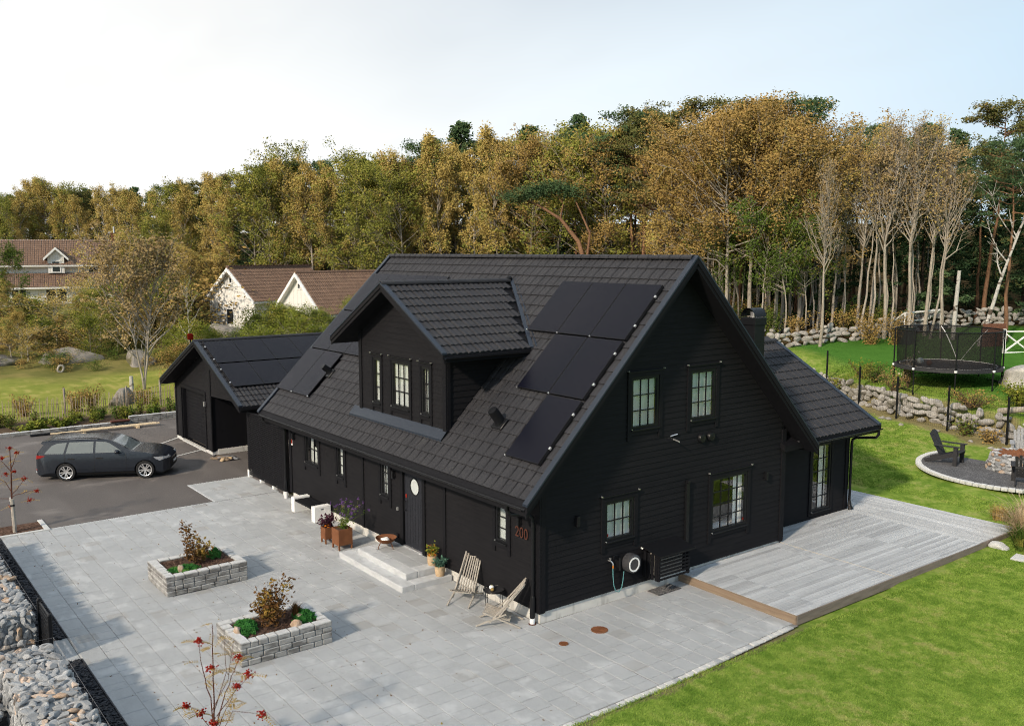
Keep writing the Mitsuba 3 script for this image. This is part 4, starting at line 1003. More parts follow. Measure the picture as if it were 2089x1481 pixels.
def crate_planter(x, y, w, h, label, seed):
    k = thing('rusty_planter', label, 'planter')
    c = w/2
    scene[k] = mikit.ply(cat(box(x-c, x+c, y-c, y-c+.012, .13, h), box(x-c, x+c, y+c-.012, y+c, .13, h), box(x-c, x-c+.012, y-c+.012, y+c-.012, .13, h), box(x+c-.012, x+c, y-c+.012, y+c-.012, .13, h), box(x-c+.012, x+c-.012, y-c+.012, y+c-.012, .13, .16)), 'rusty_steel')
    for sx in (-1, 1):
        for sy in (-1, 1): add('leg', cbox(x+sx*(c-.022)-.02, x+sx*(c-.022)+.02, y+sy*(c-.022)-.02, y+sy*(c-.022)+.02, 0, .13, .003), 'rusty_steel', k)
    add('soil', rect(x-c+.012, x+c-.012, y-c+.012, y+c-.012, h-.05), 'bark_mulch', k)
crate_planter(-7.40, -1.02, .42, .58, 'larger rusty steel box planter with purple flowers beside the steps', 1)
crate_planter(-8.09, -1.12, .29, .46, 'smaller rusty steel box planter left of the larger one', 2)
gf = np.random.default_rng(61)
tp = [(x, y, z) for x, y, z in zip(gf.normal(.06, .22, 34), gf.normal(.13, .25, 34), gf.uniform(.3, .78, 34))]
vb = bush('verbena', 'airy purple-flowered verbena in the larger rusty planter', 'flowering plant', (-7.40, -1.02, .55), tp, 420, .06, 'leaf_green', 'leaf_green', spread=.05, seed=62, r0=.004, low=.0, droop=0)
pp = np.vstack([np.array([-7.40, -1.02, .55])+np.array(t)+gf.normal(0, .022, (16, 3)) for t in tp])
add('flower_heads', leaves(gf, pp, .032, 0, .8), 'purple_flower', vb)
cf = bush('coleus', 'dark purple foliage plant in the smaller rusty planter', 'plant', (-8.09, -1.12, .44), fan(gf, 22, .32, .34), 420, .085, 'leaf_purple', 'twig_red', spread=.06, seed=63, r0=.005, low=.1)
add('flower_heads', leaves(gf, np.array([-7.98, -1.16, .53])+gf.normal(0, .045, (26, 3)), .06, 0, .8), 'orange_flower', cf)
sp_ = thing('fire_bowl', 'rusty round fire bowl on legs standing on the top step', 'fire bowl')
bo = (-5.84, -.52)
scene[sp_] = mikit.ply(lathe([(.02, .44), (.14, .455), (.22, .51), (.27, .585), (.285, .60), (.265, .592), (.21, .525), (.12, .475), (.0, .462)], 24, (bo[0], bo[1], 0)), 'rusty_steel', 40)
for a in (.4, 2.5, 4.6): add('leg', tube([(bo[0]+.16*math.cos(a), bo[1]+.16*math.sin(a), .47), (bo[0]+.21*math.cos(a), bo[1]+.21*math.sin(a), .38), (bo[0]+.235*math.cos(a), bo[1]+.235*math.sin(a), .30)], .011, 6), 'rusty_steel', sp_)
thing_mesh('bowl_stone', move(rock(np.random.default_rng(4), .13, .09, .06, 2, .25, 5), bo[0]-.02, bo[1]-.02, .54), 'white_paint', 'pale stone lying in the rusty fire bowl', 'stone', smooth=40)
def pot(x, y, z, r, h, label, name='plant_pot'):
    return thing_mesh(name, lathe([(r*.82, z), (r*.98, z+h*.4), (r, z+h*.85), (r*1.06, z+h), (r*.93, z+h*.99), (r*.88, z+h*.82), (0, z+h*.8)], 18), 'jute', label, 'plant pot', smooth=40)
pot(0, 0, 0, .1, .1, '') if False else None
def pot_at(x, y, z, r, h, label):
    return thing_mesh('plant_pot', move(lathe([(r*.82, 0), (r*.98, h*.4), (r, h*.85), (r*1.06, h), (r*.93, h*.99), (r*.88, h*.82), (0, h*.8)], 18), x, y, z), 'jute', label, 'plant pot', smooth=40)
pot_at(-3.99, -.25, .30, .125, .25, 'jute pot with orange peppers at the right of the door')
pot_at(-3.56, -.30, .15, .125, .25, 'jute pot with blue-green leaves on the lower step')
pe = bush('pepper_plant', 'small chili plant with orange fruit in the upper jute pot', 'plant', (-3.99, -.25, .52), fan(gf, 12, .16, .30), 150, .075, 'leaf_lime', 'leaf_green', spread=.05, seed=65, r0=.006)
add('fruit', leaves(gf, np.array([-3.99, -.27, .66])+gf.normal(0, .065, (60, 3)), .05, .5, .6), 'orange_flower', pe)
bush('eucalyptus_plant', 'blue-green round-leaved plant in the lower jute pot', 'plant', (-3.56, -.30, .37), fan(gf, 12, .22, .26), 90, .11, 'leaf_blue', 'leaf_blue', spread=.05, seed=66, r0=.006)

# two folding slat chairs and a side table
def stick_chair(M, label):
    k = thing('slat_chair', label, 'chair')
    n = 8
    for i in range(n):       # back staves run from the floor behind the seat, fan out to the top; seat staves run the other way
        t = i/(n-1)-.5
        add('back_stave', xf(bar((t*.50, -.12, .20), (t*.40, .50, 1.02-.10*abs(t)*2*0-(.06 if abs(t) < .3 else 0)), .032, .026, (0, -1, .6)), M), 'weathered_wood', k)
        if i < n-1: add('seat_stave', xf(bar(((t+.07)*.52, .18, .16), ((t+.07)*.54, -.46, .36-.03*math.cos(t*3)), .032, .026, (0, .3, 1)), M), 'weathered_wood', k)
    for s in (-1, 1):
        add('leg', xf(bar((s*.285, -.62, .015), (s*.265, .10, .33), .036, .03), M), 'weathered_wood', k)
        add('leg', xf(bar((s*.27, .44, .015), (s*.285, -.46, .36), .036, .03), M), 'weathered_wood', k)
        add('back_stave', xf(bar((s*.265, -.30, .10), (s*.215, .51, 1.06), .034, .028, (0, -1, .6)), M), 'weathered_wood', k)
    for p, q in (((-.28, -.45, .33), (.28, -.45, .33)), ((-.28, .05, .26), (.28, .05, .26)), ((-.22, .48, .96), (.22, .48, .96))):
        add('cross_rod', xf(tube([p, q], .010, 6), M), 'weathered_wood', k)
    return k
stick_chair(rotz(.58, (-2.20, -.42, 0), .93), 'weathered slat chair facing out from the wall, left of the side table')
stick_chair(rotz(-.78, (-.52, -.60, 0), .93), 'weathered slat chair seen from the side, nearest the house corner')
tb = thing('side_table', 'round black wire side table between the two slat chairs', 'side table')
tc = (-1.33, -.27); R = .24
for r, z in ((R, .46), (R*.97, .435)): add('ring', tube([(tc[0]+r*math.cos(a), tc[1]+r*math.sin(a), z) for a in np.linspace(0, 2*np.pi, 25)], .009, 6, False), 'black_metal', tb)
add('top', lathe([(0, .440), (R*.96, .440), (R*.96, .447), (0, .447)], 24, (tc[0], tc[1], 0)), 'chair_black', tb)
for a in (.3, 1.87, 3.44, 5.0): add('leg', tube([(tc[0]+R*math.cos(a), tc[1]+R*math.sin(a), .46), (tc[0]+R*math.cos(a), tc[1]+R*math.sin(a), .0)], .008, 6), 'black_metal', tb)
add('brace', cat(tube([(tc[0]+R*math.cos(.3), tc[1]+R*math.sin(.3), .05), (tc[0]-R*math.cos(.3), tc[1]-R*math.sin(.3), .05)], .007, 5), tube([(tc[0]+R*math.cos(1.87), tc[1]+R*math.sin(1.87), .05), (tc[0]-R*math.cos(1.87), tc[1]-R*math.sin(1.87), .05)], .007, 5)), 'black_metal', tb)
def gourd(x, y, z, r, m, lab):
    a = np.linspace(0, math.pi, 9); v, f = lathe([(r*math.sin(t)+.0001, z+r*.8-r*.8*math.cos(t)) for t in a], 16); an = np.arctan2(v[:, 1], v[:, 0]); v = v.copy(); v[:, :2] *= (1-.08*np.abs(np.sin(an*4)))[:, None]
    k = thing_mesh('pumpkin', move((v, f), x, y, 0), m, lab, 'pumpkin', smooth=True)
    add('stalk', tube([(x, y, z+r*1.5), (x+.01, y, z+r*1.85)], .008, 5), 'leaf_olive', k)
gourd(tc[0]-.05, tc[1]-.03, .447, .062, 'white_paint', 'small white pumpkin on the black side table')
gourd(tc[0]+.05, tc[1]-.08, .447, .047, 'leaf_ochre', 'small yellow pumpkin in front of the white one on the table')

# hose reel, tap, heat-pump cover
hx = thing('hose_reel', 'black wall hose reel with white ring by the kitchen window', 'hose reel')
RM = at(GABLE, (0, 2.50, .95))
scene[hx] = mikit.ply(xf(lathe([(.0, .16), (.17, .16), (.215, .20), (.225, .30), (.215, .40), (.18, .43), (.0, .43)], 26), at(GABLE, (0, 2.50, .95))), 'grey_plastic', 40)
add('ring', xf(lathe([(.135, .425), (.135, .437), (.17, .437), (.17, .425)], 30), at(GABLE, (0, 2.47, .95))), 'white_paint', hx)
add('wall_bracket', cat(cbox(.02, .06, 2.17, 2.30, .75, 1.12, .006), cbox(.05, .22, 2.20, 2.26, .85, 1.02, .01), tube([(.2, 2.23, .8), (.2, 2.23, 1.1)], .03, 8)), 'black_metal', hx)
add('hose', tube([(.20, 2.36, .75), (.17, 2.37, .55), (.15, 2.35, .36), (.14, 2.27, .255), (.14, 2.17, .29), (.13, 2.11, .45), (.12, 2.09, .70), (.12, 2.08, .92)], .011, 8), 'hose_green', hx, smooth=True) if 'hose_green' in scene else None
tap = thing('garden_tap', 'small brass tap on the gable wall left of the hose reel', 'tap')
scene[tap] = mikit.ply(cat(tube([(.02, 2.03, 1.03), (.12, 2.03, 1.03), (.14, 2.06, .99), (.13, 2.08, .93)], .016, 8), tube([(.08, 2.03, 1.03), (.08, 2.03, 1.09)], .01, 6), box(.05, .11, 2.02, 2.04, 1.085, 1.10)), 'bright_metal')
add('coupling', tube([(.13, 2.08, .94), (.125, 2.085, .86)], .016, 8), 'orange_flower', tap)
hp = thing('heat_pump_cover', 'black slatted heat pump cover against the gable wall', 'heat pump cover')
y0, y1, xo = 3.16, 4.22, .55
for y in (y0, y1-.05):
    for x in (.05, xo-.05): add('post', cbox(x, x+.05, y, y+.05, .40, 1.06, .004), 'black_trim', hp)
for i in range(7): add('slat', cbox(xo, xo+.018, y0-.005, y1+.005, .43+i*.087, .43+i*.087+.052, .004), 'black_trim', hp)
for i in range(4):
    add('side_slat', cbox(.06+i*.125, .06+i*.125+.085, y0-.018, y0, .41, 1.04, .004), 'black_trim', hp)
    add('side_slat', cbox(.06+i*.125, .06+i*.125+.085, y1, y1+.018, .41, 1.04, .004), 'black_trim', hp)
add('roof_panel', A([(.02, y0-.09, 1.19), (xo+.12, y0-.09, 1.06), (xo+.12, y1+.09, 1.06), (.02, y1+.09, 1.19), (.02, y0-.09, 1.16), (xo+.12, y0-.09, 1.03), (xo+.12, y1+.09, 1.03), (.02, y1+.09, 1.16)], [[0, 1, 2], [0, 2, 3], [4, 6, 5], [4, 7, 6], [0, 4, 5], [0, 5, 1], [1, 5, 6], [1, 6, 2], [2, 6, 7], [2, 7, 3], [3, 7, 4], [3, 4, 0]]), 'black_metal', hp)
add('heat_pump', cbox(.12, .46, 3.30, 4.08, .46, 1.0, .02), 'room_wall', hp)
add('pipe', tube([(.03, 3.10, 1.12), (.10, 3.06, 1.13)], .02, 8), 'white_paint', hp)
gb = thing('gravel_bed', 'dark gravel square in the paving below the heat pump cover', 'gravel bed')
tag(gb, kind='stuff'); gg_ = np.random.default_rng(9)
scene[gb] = mikit.ply(cat(rect(.02, .42, 3.32, 4.12, .004), *[move(rock(gg_, .018, .015, .010, 0, .2, 2), gg_.uniform(.04, .40), gg_.uniform(3.34, 4.1), .010) for _ in range(420)]), 'dark_gravel')
for x, y, r, lab in ((1.035, .83, .185, 'larger round rusty manhole cover in the paving'), (1.10, -.245, .10, 'smaller round rusty manhole cover in the paving')):
    k = thing('manhole_cover', lab, 'manhole cover')
    scene[k] = mikit.ply(lathe([(r, -.01), (r, .013), (r*.93, .016), (r*.90, .012), (0, .012)], 28, (x, y, 0)), 'rusty_steel')
    add('rib', cat([box(x-r*.6, x+r*.6, y-r*.5+j*r*.25-.005, y-r*.5+j*r*.25+.005, .012, .017) for j in range(5)]), 'rusty_steel', k)
# ---------------------------------------------------------------- parked estate car
def car():
    k = thing('parked_car', 'dark blue-grey estate car parked on the asphalt drive', 'car')
    side = [(-.90, .20), (3.35, .20), (3.50, .26), (3.555, .36), (3.57, .52), (3.54, .66), (3.46, .75), (3.33, .81), (3.05, .885), (2.70, .945), (2.40, .985), (2.20, 1.02), (1.95, 1.17), (1.70, 1.31), (1.50, 1.395), (1.25, 1.44), (.85, 1.468), (.40, 1.475), (-.10, 1.462), (-.45, 1.44), (-.70, 1.405), (-.83, 1.38), (-.84, 1.355), (-.74, 1.31), (-.86, 1.14), (-.98, .98), (-1.02, .86), (-1.05, .74), (-1.075, .60), (-1.06, .42), (-1.00, .28)]
    sec = [(.78, .20), (.87, .30), (.90, .45), (.90, .62), (.895, .74), (.875, .88), (.855, .96), (.80, 1.12), (.735, 1.28), (.68, 1.38), (.60, 1.44), (.45, 1.468), (.0, 1.48)]
    plan = [(-1.08, 0), (-1.075, .45), (-1.04, .66), (-.96, .78), (-.70, .86), (-.2, .895), (.5, .90), (2.3, .90), (2.75, .89), (3.05, .85), (3.30, .76), (3.46, .60), (3.55, .38), (3.575, 0)]
    def cs(poly, off): return m3.CrossSection([np.array(poly)], m3.FillRule.NonZero).offset(off, m3.JoinType.Round) if off else m3.CrossSection([np.array(poly)], m3.FillRule.NonZero)
    def body(off=0.):
        full = sec+[(-y, z) for y, z in sec[::-1][1:]]
        a = m3.Manifold.extrude(cs(side, off), 2.4).transform(np.array([[1, 0, 0, 0], [0, 0, -1, 1.2], [0, 1, 0, 0]], float))
        b = m3.Manifold.extrude(cs(full, off), 5.2).transform(np.array([[0, 0, 1, -1.4], [1, 0, 0, 0], [0, 1, 0, 0]], float))
        pl = plan+[(x, -y) for x, y in plan[::-1][1:-1]]
        c = m3.Manifold.extrude(cs(pl[::-1], off), 2.).translate([0, 0, -.1])
        return a ^ b ^ c
    def cyl(x, r, y0, y1): return m3.Manifold.cylinder(y1-y0, r, r, 48).rotate([-90, 0, 0]).translate([x, y0, .318])
    arches = [cyl(x, .362, a, b) for x in (0, 2.69) for a, b in ((-1, -.60), (.60, 1))]
    B = body()
    for a in arches: B = B-a
    B2 = body(.006); B3 = body(.010)
    for a in arches: B2 = B2-a; B3 = B3-a
    M = rotz(math.atan2(.881, .474), (-20.90, -5.01, 0))
    def P(m, mtl, name, sm=32, par=None):
        if m.is_empty(): return None
        v, f = man(m); return add(name, xf((v, f), M), mtl, par or k, smooth=sm)
    def sprism(poly, y0, y1): return m3.Manifold.extrude(m3.CrossSection([np.array(poly)], m3.FillRule.NonZero), y1-y0).transform(np.array([[1, 0, 0, 0], [0, 0, -1, y1], [0, 1, 0, 0]], float))
    def cube(x0, x1, y0, y1, z0, z1): return m3.Manifold.cube([x1-x0, y1-y0, z1-z0]).translate([x0, y0, z0])
    P(B, 'car_paint', 'body', 24)
    P(cube(-.9, 3.3, -.70, .70, .14, .30), 'tyre', 'underside', False)
    wins = [[(1.02, .985), (1.93, .985), (1.80, 1.10), (1.50, 1.29), (1.36, 1.345), (1.02, 1.37)], [(.02, .985), (.94, .985), (.94, 1.372), (.12, 1.365)], [(-.70, 1.00), (-.06, .985), (.04, 1.362), (-.30, 1.335), (-.46, 1.27)]]
    for w in wins:
        P(B2 ^ sprism(w, -1, -.5), 'car_glass', 'side_window'); P(B2 ^ sprism(w, .5, 1), 'car_glass', 'side_window')
    P(B2 ^ sprism([(1.56, 1.33), (2.24, .96), (2.30, 1.05), (1.62, 1.44)], -.62, .62), 'car_glass', 'windscreen')
    P(B2 ^ sprism([(-1.1, 1.0), (-.80, 1.0), (-.60, 1.30), (-.80, 1.33)], -.58, .58), 'car_glass', 'rear_window')
    for s in (-1, 1):
        y0, y1 = (-1, -.44) if s < 0 else (.44, 1)
        P(B2 ^ sprism([(3.06, .70), (3.20, .62), (3.30, .66), (3.60, .70), (3.60, .76), (3.0, .77)], y0, y1), 'car_lamp', 'headlight')
        P(B3 ^ sprism([(3.12, .715), (3.22, .665), (3.26, .69), (3.52, .715), (3.52, .745), (3.1, .745)], y0, y1), 'bright_metal', 'light_strip')
        P(B2 ^ sprism([(-1.2, .78), (-.86, .84), (-.66, .93), (-.92, .95), (-1.2, .93)], y0-.0, y1), 'tail_red', 'tail_light')
        P(B2 ^ sprism([(-1.2, .40), (-1.0, .40), (-1.0, .44), (-1.2, .44)], y0, y1), 'tail_red', 'reflector')
        for x in (.20, 1.15):
            P(m3.Manifold.hull_points(np.array([[x+a*.11, s*(.885+b*.02), .80+c*.022] for a in (-1, 1) for b in (-1, 1) for c in (-1, 1)])), 'tyre', 'door_handle', False)
        mv, mf = ico(2); mv = mv*np.array([.10, .12, .075])+np.array([1.78, s*.985, 1.03]); mv[:, 0] = np.maximum(mv[:, 0], 1.72)
        add('mirror', xf((mv, mf), M), 'car_paint', k, smooth=40)
        add('mirror_glass', xf(tube([(1.719, s*.985, 1.03), (1.716, s*.985, 1.03)], .07, 12), M), 'bright_metal', k)
        add('roof_rail', xf(tube([(-.62, s*.60, 1.42), (-.5, s*.60, 1.465), (.3, s*.60, 1.49), (1.0, s*.60, 1.475), (1.25, s*.60, 1.42)], .016, 6), M), 'tyre', k, smooth=40)
        for x in (.98, -.02, 2.06): P(B2 ^ sprism([(x-.006, .30), (x+.006, .30), (x+.006+(.0 if x > .5 else .0), .97), (x-.006, .97)], y0+(.36 if s > 0 else 0), y1-(.36 if s < 0 else 0)), 'tyre', 'door_seam')
        P(B3 ^ sprism([(.36, .20), (2.33, .20), (2.33, .265), (.36, .265)], y0, y1), 'tyre', 'sill')
        for x in (0, 2.69):
            wv = lathe([(.21, -.10), (.30, -.105), (.318, -.09), (.322, 0), (.318, .09), (.30, .105), (.235, .10), (.225, .085), (.225, -.05)], 36)
            R = mat((x, s*.775, .318), (1, 0, 0), (0, 0, s), (0, s, 0)) if False else mat((x, s*.775, .318), (1, 0, 0), (0, 0, -s), (0, s, 0))
            wk_ = add('wheel', xf(xf(wv, R), M), 'tyre', k, smooth=35)
            rim = [lathe([(.205, .09), (.232, .102), (.236, .085), (.225, .06)], 36), lathe([(0, .075), (.045, .08), (.05, .06)], 14)]
            for q in range(10):
                a = q*math.pi/5+(.16 if q % 2 else -.16)*.6
                c, n = math.cos(a), math.sin(a); t = .016
                rim.append(bar((c*.03, n*.03, .066), (c*.218, n*.218, .082), .034, .024, (0, 0, 1)))
            add('rim', xf(xf(cat(rim), R), M), 'alloy', wk_, smooth=35)
            add('dark_backing', xf(xf(lathe([(0, .0), (.225, .0)], 20), R), M), 'tyre', wk_)  # plain dark disc filling the gaps between the spokes
    P(B2 ^ sprism([(3.42, .30), (3.62, .30), (3.62, .62), (3.50, .62)], -.52, .52), 'tyre', 'grille')
    P(B3 ^ sprism([(3.42, .45), (3.62, .45), (3.62, .54), (3.50, .54)], -.24, .24), 'white_paint', 'number_plate')
    P(B3 ^ sprism([(-.87, 1.375), (-.60, 1.40), (-.60, 1.46), (-.87, 1.42)], -.56, .56), 'car_paint', 'spoiler')
    add('wiper', xf(bar((-.93, -.05, 1.10), (-.98, .25, 1.03), .02, .02), M), 'tyre', k)
    add('exhaust', xf(tube([(-1.08, -.55, .30), (-.95, -.55, .30)], .035, 10), M), 'bright_metal', k)
prin('car_paint', (.011, .0145, .022), .22, .45, clearcoat=.6, clearcoat_gloss=.97)
prin('car_glass', (.16, .175, .17), .04, .9)
prin('car_lamp', (.35, .37, .40), .08, .8)
prin('tail_red', (.25, .012, .010), .15, .6)
prin('tyre', (.016, .016, .017), .6, .3)
prin('alloy', (.62, .62, .63), .3, .5, metallic=.6)
car()

# ---------------------------------------------------------------- gabion walls, gate, rowan saplings
GR = [mikit.ply(rock(np.random.default_rng(700+i), 1, .68, .46, 1, .30, 11, (.38, .74)), 'gabion_stone') for i in range(14)]
GRM = [rock(np.random.default_rng(700+i), 1, .68, .46, 1, .30, 11, (.38, .74)) for i in range(14)]
def rot3(g):
    q = g.normal(size=4); q /= np.linalg.norm(q); w, x, y, z = q
    return np.array([[1-2*(y*y+z*z), 2*(x*y-z*w), 2*(x*z+y*w)], [2*(x*y+z*w), 1-2*(x*x+z*z), 2*(y*z-x*w)], [2*(x*z-y*w), 2*(y*z+x*w), 1-2*(x*x+y*y)]])
def stone_M(g, p, s, flat):
    a = g.uniform(0, 6.3); R = np.eye(4); c, n = math.cos(a), math.sin(a)
    Rz = np.array([[c, -n, 0], [n, c, 0], [0, 0, 1]])
    if flat == 'z': B = np.eye(3)
    elif flat == 'y': B = np.array([[1, 0, 0], [0, 0, 1], [0, -1, 0]], float)
    else: B = np.array([[0, 0, 1], [1, 0, 0], [0, 1, 0]], float)
    tilt = rot3(g); tilt = np.eye(3)*.9+tilt*.16
    R[:3, :3] = B@Rz@tilt*s; R[:3, 3] = p; return R
def gabion(label, x0, x1, y0, y1, h, seed, faces, keep):
    k = thing('gabion_wall', label, 'stone wall'); g = np.random.default_rng(seed)
    add('core', box(x0+.10, x1-.10, y0+.10, y1-.10, -.1, h-.09), 'gabion_stone_dark', k)
    S = []
    def lay(n, fn, flat):
        for _ in range(n): S.append((fn(), flat))
    def grid(a0, a1, b0, b1, da, db, fn, flat):
        na, nb = max(1, round((a1-a0)/da)), max(1, round((b1-b0)/db))
        for i in range(na):
            for j in range(nb):
                u = a0+(i+.5+(j % 2)*.4-.2+g.uniform(-.28, .28))*(a1-a0)/na; v = b0+(j+.5+g.uniform(-.25, .25))*(b1-b0)/nb
                S.append((fn(u, v), flat))
    grid(x0+.04, x1-.04, y0+.05, y1-.05,   .178, .128, lambda u, v: (u, v, h-.075+g.uniform(-.03, .03)), 'z')
    if '-y' in faces: grid(x0+.04, x1-.04, 0, h-.08, .19, .122, lambda u, v: (u, y0+.05+g.uniform(-.02, .02), v), 'y')
    if '+y' in faces: grid(x0+.04, x1-.04, 0, h-.08, .22, .14, lambda u, v: (u, y1-.06+g.uniform(-.02, .02), v), 'y')
    if '+x' in faces: grid(y0+.05, y1-.05, 0, h-.08, .17, .125, lambda u, v: (x1-.05+g.uniform(-.02, .02), u, v), 'x')
    if '-x' in faces: grid(y0+.05, y1-.05, 0, h-.08, .2, .15, lambda u, v: (x0+.05, u, v), 'x')
    S.sort(key=lambda t: np.linalg.norm(np.array(t[0])-CAM))
    rest = {}
    for i, (p, fl) in enumerate(S):
        M = stone_M(g, p, g.uniform(.082, .128), fl); r = g.random(); j = int(g.integers(14))
        m = 'gabion_stone_warm' if r < (.30 if fl == 'x' else .07) else 'gabion_stone_dark' if r < .48 else 'gabion_stone'
        if keep(p) and i < 300: add('stone', GR[j], m, k, to=M)
        else: rest.setdefault(m, []).append(xf(GRM[j], M))
    if rest: add('stone_fill', cat([x for l in rest.values() for x in l]), 'gabion_stone', k, kind='stuff')
    w = []
    for x in np.arange(x0, x1+.01, .5):
        w += [tube([(x, y0-.0, 0), (x, y0-.0, h+.01), (x, y1, h+.01), (x, y1, 0)], .002, 4)]
    for y in (y0, (y0+y1)/2, y1): w.append(tube([(x0, y, h+.012), (x1, y, h+.012)], .002, 4))
    add('wire_cage', cat(w), 'galvanised', k)
gabion('stone-filled gabion wall in the near left corner of the picture', -3.50, 1.9, -10.05, -9.04, .86, 81, ('-y', '+y', '-x'), lambda p: True)
gabion('stone-filled gabion wall beyond the little black gate', -12.6, -5.22, -10.0, -9.02, .86, 82, ('+y', '+x', '-y'), lambda p: True)
bank = []
g9 = np.random.default_rng(83)
for i in range(900):
    x, y = g9.uniform(-8, 2.5), g9.uniform(-12.6, -10.05)
    bank.append(xf(GRM[int(g9.integers(14))], stone_M(g9, (x, y, .05+.30*sstep(-12, -10.2, y)*(g9.random())), g9.uniform(.08, .15), 'z')))
add('stone_bank', cat(bank), 'gabion_stone', kind='stuff', label='loose grey stones at the foot of the near gabion wall', cat='stones')
gt = thing('garden_gate', 'low black slatted gate between the two gabion walls', 'gate')
for x in (-5.50, -4.44): add('post', cat(cbox(x-.04, x+.04, -8.96, -8.88, -.03, .98, .012), lathe([(.04, .98), (.03, 1.0), (0, 1.01)], 10, (x, -8.92, 0))), 'black_metal', gt)
for i in range(11): add('slat', cbox(-5.45, -4.49, -8.935, -8.905, .06+i*.083, .06+i*.083+.06, .004), 'black_metal', gt)
for x in (-5.40, -4.54): add('stile', cbox(x-.02, x+.02, -8.90, -8.875, .05, .96, .004), 'black_metal', gt)

def rowan(o, stems, clusters, label, seed, stake=False, scale=1.0):
    g = np.random.default_rng(seed); o = np.array(o, float); k = thing('rowan_sapling', label, 'young tree')
    out = []; ends = []
    for pts, r in stems:
        p = o+np.array(pts, float); q = np.vstack([p[0]]+[(a+b)/2+g.normal(0, .012, 3) if i else (a+b)/2 for a, b in zip(p[:-1], p[1:]) for i in (0,)]+[p[-1]]) if False else p
        t = np.linspace(0, len(p)-1, len(p)*3-2); q = np.stack([np.interp(t, np.arange(len(p)), p[:, j]) for j in range(3)], 1); q[1:-1] += g.normal(0, .008, (len(q)-2, 3))
        out.append(tube(q, np.linspace(r, r*.35, len(q)), 6)); ends.append(q)
    add('trunk', cat(out), 'twig_red', k, smooth=50)
    berr, lv = [], []
    bv, bf = ico(1)
    for c in clusters:
        c = o+np.array(c, float)
        for _ in range(46):
            d = g.normal(0, .034, 3); d[2] *= .8
            berr.append((bv*.0125+c+d, bf))
        for _ in range(2):        # pinnate leaves around each berry head
            a = g.uniform(0, 6.28); dd = np.array([math.cos(a), math.sin(a), g.uniform(-.35, .3)]); L = g.uniform(.17, .28)
            for t in np.linspace(.2, 1, 6):
                b = c+dd*L*t+np.array([0, 0, -.06*t*t]); s = np.cross(dd, [0, 0, 1.]); s /= np.linalg.norm(s)
                for sg in (-1, 1):
                    e = b+s*sg*.06+dd*.02+np.array([0, 0, -.010]); w = dd*.015
                    lv.append(A([b, (b+e)/2+w, e, (b+e)/2-w], [[0, 1, 2], [0, 2, 3]]))
    for q in ends:
        for _ in range(5):
            b0 = q[int(g.integers(len(q)//2, len(q)))]; a = g.uniform(0, 6.28); dd = np.array([math.cos(a), math.sin(a), g.uniform(-.1, .5)]); L = g.uniform(.14, .24)
            for t in np.linspace(.2, 1, 6):
                b = b0+dd*L*t+np.array([0, 0, -.06*t*t]); s = np.cross(dd, [0, 0, 1.]); s /= np.linalg.norm(s)
                for sg in (-1, 1):
                    e = b+s*sg*.05+dd*.02+np.array([0, 0, -.010]); w = dd*.013
                    lv.append(A([b, (b+e)/2+w, e, (b+e)/2-w], [[0, 1, 2], [0, 2, 3]]))
    add('berries', cat(berr), 'berry_red', k, smooth=True, kind='stuff')
    add('leaves', cat(lv), 'leaf_ochre', k)
    if stake:
        add('stake', tube([o+np.array([.06, .02, 0]), o+np.array([.05, .0, 1.0])], .055, 8), 'weathered_wood', k)
        add('tie', cat(tube([o+np.array([.06, .0, .78]), o+np.array([.05, .0, .83])], .062, 8)), 'black_metal', k)
        add('label_tag', xf(box(-.03, .03, -.01, .01, -.06, .06), mat(o+np.array([.0, -.04, .98]))), 'white_paint', k)
R1 = [[.03, .04, 2.38], [-.1, -.13, 2.12], [.27, .35, 1.86], [.36, .47, 1.59], [.24, .32, 1.39], [-.26, -.33, 1.05], [.47, .62, .92], [0, 0, .78], [-.12, -.15, .94], [.16, .21, 1.51], [0, 0, 1.69], [.39, .51, 1.18]]
rowan((1.335, -7.695, 0), [([(0, 0, 0), (.01, .01, .7), (.02, .02, 1.3), (.03, .03, 1.9), (.03, .04, 2.4)], .016), ([(.01, .01, .5), (-.03, -.02, 1.2), (-.08, -.10, 1.65), (-.10, -.13, 2.1)], .011), ([(.02, .02, .55), (.10, .13, 1.15), (.2, .26, 1.55), (.27, .35, 1.84)], .012), ([(.05, .05, .9), (.2, .25, 1.25), (.36, .47, 1.57)], .009), ([(.03, .03, .6), (.12, .18, 1.0), (.24, .32, 1.37)], .008), ([(.01, .01, .45), (.2, .26, .98), (.47, .62, .92)], .007), ([(0, 0, .6), (-.12, -.15, .98), (-.26, -.33, 1.05)], .006), ([(.0, .0, .9), (.1, .2, 1.6), (.13, .2, 2.2)], .008), ([(0, 0, 1.0), (.16, .21, 1.5), (.24, .3, 2.15)], .007)],
      [R1[i] for i in (1, 2, 3, 4, 5, 6, 7, 8, 10)], 'red-berried sapling in the near foreground, in front of the stone planters', 91)
R2 = [[.02, .03, 2.5], [.14, .18, 2.36], [-.13, -.17, 2.2], [-.07, -.09, 1.72], [.07, .09, 1.8], [.24, .32, 1.59], [.45, .59, 1.23], [.32, .42, .95], [-.01, -.01, .77]]
